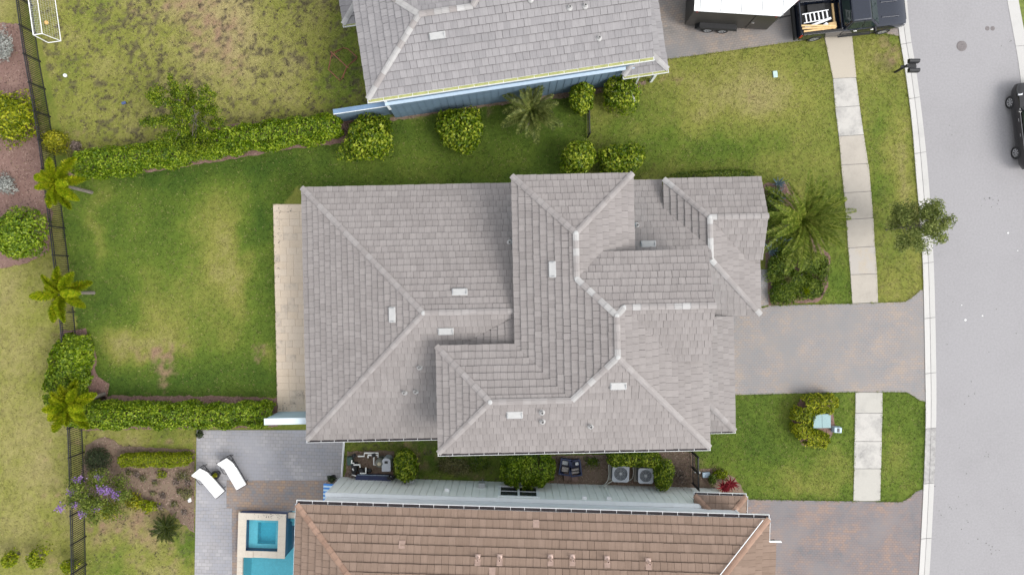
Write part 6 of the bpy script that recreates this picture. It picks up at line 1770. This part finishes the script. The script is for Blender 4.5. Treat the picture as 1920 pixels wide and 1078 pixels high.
# loungers
M['cushion'] = simple('cushion', (0.78, 0.78, 0.78), 0.8, 0.03, 4)
def lounger(loc, rz, label):
    t = thing('sun_lounger', label, 'sun lounger', loc, rz, 'white sun loungers on the pool deck')
    o = MB().box2((-0.30, -0.32, 0.36), (1.12, 0.32, 0.47)).build('seat_cushion', M['cushion'], t); bevel(o, 0.035, 3)
    Mx = Matrix.Translation((-0.31, 0, 0.40)) @ Matrix.Rotation(R(42), 4, 'Y')
    o = link_mesh('back_cushion', MB().box2((-0.62, -0.32, 0.0), (0, 0.32, 0.10)).mesh('back_cushion', M['cushion']), t, mw=Mx); bevel(o, 0.035, 3)
    m = MB()
    for s in (-1, 1):
        m.tube([(1.14, s * 0.35, 0.33), (-0.35, s * 0.35, 0.33), (-0.80, s * 0.35, 0.33)], 0.02, 6)
        m.tube([(-0.31, s * 0.335, 0.36), (-0.80, s * 0.335, 0.83)], 0.018, 6)
        m.tube([(-0.65, s * 0.335, 0.68), (-0.75, s * 0.35, 0.33)], 0.015, 5)
        m.tube([(-0.55, s * 0.36, 0.33), (-0.45, s * 0.40, 0.60), (-0.05, s * 0.40, 0.60), (0.05, s * 0.36, 0.34)], 0.018, 6)
    m.tube([(1.14, -0.35, 0.33), (1.14, 0.35, 0.33)], 0.02, 6); m.tube([(-0.80, -0.35, 0.33), (-0.80, 0.35, 0.33)], 0.02, 6)
    m.build('frame', M['black_metal'], t)
    for x in (-0.72, 0.95):
        for s in (-1, 1): MB().tube([(x, s * 0.34, 0.0), (x, s * 0.34, 0.32)], 0.018, 6).build('leg', M['black_metal'], t)
    return t
def aim(hpx, fpx):
    a, b = P(*hpx, 0.4), P(*fpx, 0.4)
    return (a, b, math.atan2(b.y - a.y, b.x - a.x))
a, b, an = aim((384, 893), (413, 927)); d_ = Vector((math.cos(an), math.sin(an), 0))
lounger(tuple(b - d_ * 1.12 - Vector((0, 0, 0.4))), an, 'white sun lounger nearer the planting bed, left of two')
a, b, an = aim((432, 877), (453, 913)); d_ = Vector((math.cos(an), math.sin(an), 0))
lounger(tuple(b - d_ * 1.12 - Vector((0, 0, 0.4))), an, 'white sun lounger farther from the planting bed, right of two')
c = P(409, 887)
pl_ = thing('planter', 'round dark planter with yellow plant between the loungers', 'planter', (c.x, c.y, 0))
MB().lathe([(0.17, 0.02), (0.25, 0.36), (0.26, 0.38), (0.21, 0.38), (0.20, 0.30)], n=18).build('pot', M['black_metal'], pl_)
p_, d_ = ell_points(220, (0, 0, 0.44), (0.17, 0.17, 0.12), 0.6, 0.4)
link_mesh('foliage', leaves_mesh('foliage', p_, d_, 0.10, G['yellow'], 0.5), pl_)
# striped towel on a chair by the wall
M['stripe_blue'] = simple('stripe_blue', (0.05, 0.20, 0.55), 0.8, 0.1); M['stripe_pale'] = simple('stripe_pale', (0.45, 0.62, 0.75), 0.8, 0.1)
c = P(617, 921, 0.4)
bc = thing('deck_chair', 'folding chair with blue striped cloth beside the white house wall', 'chair', (c.x, c.y, 0), R(-3))
m = MB()
for k in range(9): m.box2((-0.33, 0.45 - k * 0.11, 0.42 - 0.012 * k), (0.33, 0.45 - k * 0.11 - 0.108, 0.45 - 0.012 * k), k % 2)
m.build('cloth', [M['stripe_blue'], M['stripe_pale']], bc)
for x in (-0.3, 0.3):
    for y in (-0.45, 0.38): MB().tube([(x, y, 0), (x, y, 0.33)], 0.018, 5).build('leg', M['white_metal'], bc)

# goal, balls, toy
x0g, y0g = P2(91, 81); 
gl_ = thing('soccer_goal', 'white framed soccer goal with net beside the black fence', 'goal', (x0g, y0g, 0), R(8))
m = MB()
Lg, dg, ht = 3.2, 0.74, 1.25
for y in (0, Lg):
    m.tube([(0, y, 0.03), (0, y, ht)], 0.03, 6); m.tube([(0, y, ht), (0.5, y, ht)], 0.025, 6); m.tube([(0.5, y, ht), (dg, y, 0.03)], 0.025, 6); m.tube([(0, y, 0.03), (dg, y, 0.03)], 0.025, 6)
m.tube([(0, 0, ht), (0, Lg, ht)], 0.03, 6); m.tube([(dg, 0, 0.03), (dg, Lg, 0.03)], 0.025, 6); m.tube([(0.5, 0, ht), (0.5, Lg, ht)], 0.022, 6)
m.build('frame', M['white_paint'], gl_)
m = MB()
for k in range(25):
    y = Lg * k / 24
    m.tube([(0, y, ht), (0.5, y, ht - 0.015), (dg, y, 0.05)], 0.003, 3)
for k in range(6): m.tube([(0.5 * k / 6, 0, ht - 0.01), (0.5 * k / 6, Lg, ht - 0.01)], 0.004, 3)
for k in range(1, 8): m.tube([(0.5 + 0.36 * k / 8, 0, ht * (1 - k / 8)), (0.5 + 0.36 * k / 8, Lg, ht * (1 - k / 8))], 0.003, 3)
m.build('net', simple('net_cord', (0.45, 0.46, 0.45), 0.8, 0.1), gl_)
def ball(px, py, r_, mat, label, z=None):
    c = P(px, py, r_)
    o = MB().lathe([(r_ * math.sin(a), r_ - r_ * math.cos(a)) for a in [math.pi * (i + 0.02) / 10.04 for i in range(11)]], n=16).build('ball', mat, None, (c.x, c.y, 0), smooth=True)
    return tag(o, label, 'ball')
ball(87, 43, 0.12, simple('ball_orange', (0.60, 0.36, 0.10), 0.5, 0.2, 14), 'orange yellow ball lying at the goal net')
ball(122, 142, 0.11, simple('ball_white', (0.7, 0.72, 0.72), 0.5, 0.1, 14), 'white ball on the dry lawn below the goal')
c = P(233, 194)
o = MB().box2((-0.12, -0.08, 0), (0.12, 0.08, 0.10)).build('toy', simple('toy_blue', (0.05, 0.08, 0.20), 0.5, 0.1), None, (c.x, c.y, 0), (0, 0, 0.3)); bevel(o, 0.03)
tag(o, 'small dark blue toy on the dry lawn', 'toy')
M['rust'] = simple('rust_red', (0.24, 0.085, 0.055), 0.6, 0.25, 8)
c = P(642, 122)
fr_ = thing('climbing_frame', 'rusty red tubular play frame on the lawn beside the grey roof', 'play frame', (c.x, c.y, 0))
def rel(px, py, h): 
    p = P(px, py, h); return (p.x - c.x, p.y - c.y, h)
MB().tube([rel(616, 131, .03), rel(637, 151, .03), rel(643, 146, .03), rel(650, 127, .25), rel(655, 122, .45), rel(668, 112, .1), rel(669, 107, .03), rel(652, 92, .03), rel(643, 90, .03), rel(628, 100, .45), rel(620, 108, .25), rel(616, 131, .03)], 0.024, 6).build('loop', M['rust'], fr_)
MB().tube([rel(620, 97, .75), rel(653, 128, .75)], 0.028, 6).build('bar', M['rust'], fr_)
for a_, b_ in (((622, 100, .74), (617, 128, .04)), ((622, 100, .74), (640, 92, .04)), ((650, 126, .74), (641, 147, .04)), ((650, 126, .74), (667, 110, .04))):
    MB().tube([rel(*a_), rel(*b_)], 0.02, 6).build('leg', M['rust'], fr_)
c = P(356, 935)
o = MB().box2((-0.09, -0.16, 0), (0.09, 0.16, 0.12)).build('marker_stone', M['white_paint'], None, (c.x, c.y, 0), (0, 0, 0.2)); bevel(o, 0.03)
tag(o, 'small white stone at the edge of the pool deck', 'stone')

# air conditioners
M['ac_grey'] = simple('ac_grey', (0.40, 0.42, 0.46), 0.5, 0.06, 3)
M['ac_fin'] = simple('ac_fin', (0.13, 0.14, 0.16), 0.6, 0.15, 8)
def ac(px, py, w, label, rot):
    c = P(px, py, 0.8)
    t = thing('air_conditioner', label, 'air conditioner', (c.x, c.y, 0), TS, 'air conditioners beside the white wall')
    MB().box2((-w / 2 - 0.1, -w / 2 - 0.1, 0), (w / 2 + 0.1, w / 2 + 0.1, 0.07)).build('pad', M['conc'], t)
    o = MB().box2((-w / 2 + 0.03, -w / 2 + 0.03, 0.07), (w / 2 - 0.03, w / 2 - 0.03, 0.70)).build('coil_case', M['ac_fin'], t)
    r_ = w * 0.40
    m = MB()
    n = 28
    sq = []
    for k in range(n):
        a_ = 2 * math.pi * k / n; ca, sa = math.cos(a_), math.sin(a_)
        f = (w / 2) / max(abs(ca), abs(sa)); f = min(f, w / 2 * 1.28)
        sq.append((ca * f, sa * f))
    vs = [(x, y, 0.80) for x, y in sq] + [(r_ * math.cos(2 * math.pi * k / n), r_ * math.sin(2 * math.pi * k / n), 0.80) for k in range(n)] + [(x, y, 0.70) for x, y in sq] + [(r_ * math.cos(2 * math.pi * k / n), r_ * math.sin(2 * math.pi * k / n), 0.66) for k in range(n)]
    fs = []
    for k in range(n):
        j = (k + 1) % n
        fs += [(k, j, n + j, n + k), (2 * n + k, 2 * n + j, j, k), (n + k, n + j, 3 * n + j, 3 * n + k)]
    m.add(vs, fs); m.build('top_cover', M['ac_grey'], t)
    m = MB()
    for k in range(3):
        a0_ = rot + k * 2.094
        pts = [(0.06 * math.cos(a0_), 0.06 * math.sin(a0_), 0.62)] + [(r_ * 0.92 * math.cos(a0_ + b_), r_ * 0.92 * math.sin(a0_ + b_), 0.60 + 0.05 * b_) for b_ in (-0.1, 0.25, 0.6, 0.85)]
        m.add(pts, [(0, 1, 2, 3, 4)])
    m.lathe([(0.085, 0.60), (0.085, 0.66), (0.05, 0.68)], n=12)
    m.build('fan', M['grey_metal'], t)
    MB().lathe([(r_, 0.5), (r_, 0.52)], n=24).build('fan_shroud', M['ac_fin'], t)
    m = MB()
    for rr_ in (0.35, 0.6, 0.82): m.tube([(r_ * rr_ * math.cos(2 * math.pi * k / 24), r_ * rr_ * math.sin(2 * math.pi * k / 24), 0.79) for k in range(25)], 0.006, 4)
    for k in range(8): m.tube([(0.08 * math.cos(k * .785), 0.08 * math.sin(k * .785), 0.79), (r_ * math.cos(k * .785), r_ * math.sin(k * .785), 0.79)], 0.006, 4)
    m.lathe([(0.09, 0.785), (0.07, 0.797)], n=12)
    m.build('fan_guard', M['grey_metal'], t)
    return t
ac1 = ac(1164, 888, 0.95, 'larger grey air conditioner with round fan, left of two', 0.3)
ac2 = ac(1211, 892, 0.86, 'smaller grey air conditioner next to the upright bush, right of two', 1.2)
cw_ = simple('hose_white', (0.55, 0.54, 0.48), 0.6, 0.08)
o = MB().tube([P(1141, 871, .5), P(1142, 888, .3), P(1140, 900, .3), P(1134, 908, .4), P(1131, 911, .9)], 0.025, 6).tube([P(1149, 901, .3), P(1140, 906, .3), P(1134, 911, .9)], 0.03, 6).build('hose', cw_, None)
tag(o, 'white refrigerant hoses running up the white wall', 'hose')
o = MB().tube([P(1187, 872, .5), P(1188, 885, .3), P(1186, 896, .2), P(1180, 901, .3)], 0.022, 6).build('hose', cw_, None)
tag(o, 'white hose curling between the two air conditioners', 'hose')

# bins
M['navy'] = simple('bin_navy', (0.018, 0.026, 0.075), 0.45, 0.2, 6)
M['carton'] = simple('carton', (0.34, 0.30, 0.28), 0.8, 0.2, 9)
def bin_(px, py, rz, label):
    c = P(px, py, 0.35)
    t = thing('recycling_bin', label, 'bin', (c.x, c.y, 0), rz, 'open navy bins by the white wall')
    wx, wy, hz = 0.30, 0.44, 0.40
    m = MB()
    m.box2((-wx, -wy, 0), (wx, wy, 0.03)); 
    for s in (-1, 1): m.box2((s * wx, -wy, 0.031), (s * (wx - 0.035), wy, hz)); m.box2((-wx + 0.036, s * wy, 0.031), (wx - 0.036, s * (wy - 0.035), hz))
    m.build('tub', M['navy'], t)
    m = MB()
    for s in (-1, 1): m.box2((s * (wx + 0.035), -wy - 0.03, hz), (s * (wx - 0.045), wy + 0.03, hz + 0.03)); m.box2((-wx + 0.046, s * (wy + 0.03), hz), (wx - 0.046, s * (wy - 0.05), hz + 0.03))
    m.build('rim', M['navy'], t)
    return t, c
b1, c1 = bin_(1060, 875, R(-10), 'open navy bin leaning on its pair beside the bush row')
b2, c2 = bin_(1079, 877, R(8), 'open navy bin on the side of the air conditioners')
for (cc, rz, sx, sy, dx, dy, mt, lab) in ((c1, R(-10), 0.2, 0.14, 0.0, -0.18, 'carton', 'pale carton in the left navy bin'), (c2, R(8), 0.22, 0.06, 0.0, -0.30, 'carton', 'flat pale carton at the wall end of the right navy bin'), (c2, R(8), 0.22, 0.06, 0.0, -0.12, 'carton', 'flat pale carton in the middle of the right navy bin'), (c2, R(8), 0.1, 0.09, 0.1, 0.22, 'white_paint', 'small white tub in the right navy bin'), (c1, R(-10), 0.18, 0.12, 0, 0.2, 'grey_metal', 'grey bundle in the left navy bin')):
    o = MB().box2((-sx, -sy, 0), (sx, sy, 0.22)).build('carton', M[mt], None, (cc.x + dx, cc.y + dy, 0.032), (0, 0, rz)); bevel(o, 0.02)
    tag(o, lab, 'carton')
M['block_brown'] = simple('block_brown', (0.16, 0.10, 0.08), 0.8, 0.25, 8)
for px, py, lab in ((1064, 893, 'brown block at the foot of the left navy bin'), (1078, 896, 'brown block at the foot of the right navy bin')):
    c = P(px, py, 0.3); o = MB().box2((-0.2, -0.2, 0), (0.2, 0.2, 0.32)).build('stone_block', M['block_brown'], None, (c.x, c.y, 0), (0, 0, R(3))); bevel(o, 0.015)
    tag(o, lab, 'block')

# pool equipment
M['filter_olive'] = simple('filter_olive', (0.14, 0.14, 0.12), 0.5, 0.15, 6)
M['dark_green'] = simple('valve_green', (0.03, 0.07, 0.055), 0.5, 0.15, 6)
c = P(712, 868, 0.8)
t = thing('pool_filter', 'round olive pool filter tank amid white pipes', 'pool filter', (c.x, c.y, 0))
MB().lathe([(0.25, 0.05), (0.27, 0.2), (0.27, 0.75), (0.22, 0.88), (0.1, 0.95)], n=20, cap=True).build('tank', M['filter_olive'], t, smooth=True)
MB().lathe([(0.285, 0.5), (0.295, 0.52), (0.295, 0.56), (0.285, 0.58)], n=20).build('clamp_band', M['black_metal'], t)
MB().lathe([(0.1, 0.94), (0.1, 1.02), (0.05, 1.05)], n=12).build('valve', simple('valve_tan', (0.4, 0.36, 0.25), 0.6, 0.1), t)
c = P(696, 878, 0.3)
t = thing('pool_pump', 'black pool pump left of the filter tank', 'pool pump', (P(686, 880).x, P(686, 880).y, 0))
MB().tube([(-0.1, 0, 0.2), (0.35, 0, 0.2)], 0.12, 12).build('motor', M['rubber'], t)
MB().lathe([(0.14, 0.05), (0.14, 0.36), (0.1, 0.38)], (-0.22, 0, 0), 14).build('strainer', M['black_metal'], t)
c = P(724, 872, 0.9)
t = thing('pool_heater', 'pale grey pool heater box with rounded end', 'pool heater', (c.x, c.y, 0))
ph = [(-0.25, -0.36), (0.25, -0.36), (0.25, 0.2)] + [(0.25 * math.cos(a_), 0.2 + 0.2 * math.sin(a_)) for a_ in (0.5, 1.05, 1.57, 2.1, 2.65)] + [(-0.25, 0.2)]
o = MB().prism(ph, 0.02, 0.9).build('case', M['ac_grey'], t); bevel(o, 0.02)
MB().box2((-0.09, 0.1, 0.903), (0.09, 0.24, 0.915)).build('control_panel', M['black_metal'], t)
c0 = P(0, 0)
pv = MB()
h_ = 0.45
for pts in ([(672, 855), (683, 855), (683, 849), (709, 849), (709, 860)], [(690, 857), (690, 853), (709, 853)], [(701, 853), (701, 871), (708, 871), (708, 867)], [(660, 862), (659, 868), (663, 868)], [(663, 871), (675, 871), (675, 875)], [(661, 878), (664, 884), (664, 888)], [(686, 876), (686, 887), (676, 887)], [(659, 889), (671, 893)]):
    pv.tube([P(x, y, h_) for x, y in pts], 0.045, 6)
for x, y in ((672, 855), (709, 860), (690, 857), (663, 868), (675, 875), (676, 887), (660, 889)):
    pv.tube([P(x, y, 0), P(x, y, h_)], 0.045, 6)
o = pv.build('pipework', M['pvc'], None); tag(o, 'white plastic pipes looping around the pool filter', 'pipes')
for px, py, lab in ((656, 864, 'dark green valve box beside the deck edging'), (664, 876, 'black valve box between the white pipes')):
    c = P(px, py, 0.3)
    t = thing('valve_box', lab, 'valve box', (c.x, c.y, 0), R(5))
    o = MB().box2((-0.16, -0.24, 0), (0.16, 0.24, 0.35)).build('case', M['dark_green'] if px == 656 else M['rubber'], t); bevel(o, 0.03)
    MB().box2((-0.13, -0.2, 0.352), (0.13, 0.2, 0.37)).build('lid', M['dark_green'] if px == 656 else M['black_metal'], t)
for px, py, lab in ((664, 854, 'small black actuator at the top of the pipework'), (664, 885, 'small black actuator at the bottom of the pipework'), (701, 853, 'small black actuator on the upper pipe loop')):
    c = P(px, py, 0.5)
    o = MB().box2((-0.1, -0.1, 0), (0.1, 0.1, 0.16)).lathe([(0.05, 0.16), (0.05, 0.2)], n=8).build('actuator', M['rubber'], None, (c.x, c.y, 0.42), (0, 0, 0.4)); bevel(o, 0.02)
    tag(o, lab, 'actuator')
a_, b_ = P(672, 893, 0.0), P(735, 891, 0.0)
t = thing('storage_box', 'long dark navy box against the white wall below the heater', 'storage box', ((a_.x + b_.x) / 2, (a_.y + b_.y) / 2, 0), TS)
o = MB().taper((-0.95, 0.95, -0.2, 0.14, 0), (-1.0, 1.0, -0.22, 0.16, 0.5)).build('tub', M['navy'], t); bevel(o, 0.03)
o = MB().box2((-1.02, -0.24, 0.505), (1.02, 0.1, 0.54)).build('lid', M['navy'], t); bevel(o, 0.02)
MB().box2((-0.95, 0.165, 0.44), (0.95, 0.185, 0.47)).build('handle_strip', M['pale_blue'], t)
c = P(735, 893, 1.0)
t = thing('hose_reel', 'black coiled hose hanging on the white wall', 'hose reel', (P(733, 895, 0.9).x, P(733, 895, 0.9).y, 0.9))
m = MB()
for r_, y in ((0.20, 0.0), (0.17, 0.05), (0.20, 0.1)):
    m.tube([(r_ * math.cos(2 * math.pi * k / 16), y - 0.05, r_ * math.sin(2 * math.pi * k / 16)) for k in range(17)], 0.03, 5)
m.build('hose', M['rubber'], t)
MB().tube([(0, -0.12, 0), (0, 0.08, 0)], 0.04, 8).build('hub', M['grey_metal'], t)
print('objects', len(bpy.data.objects), 'tris', sum(len(m.polygons) for m in bpy.data.meshes))
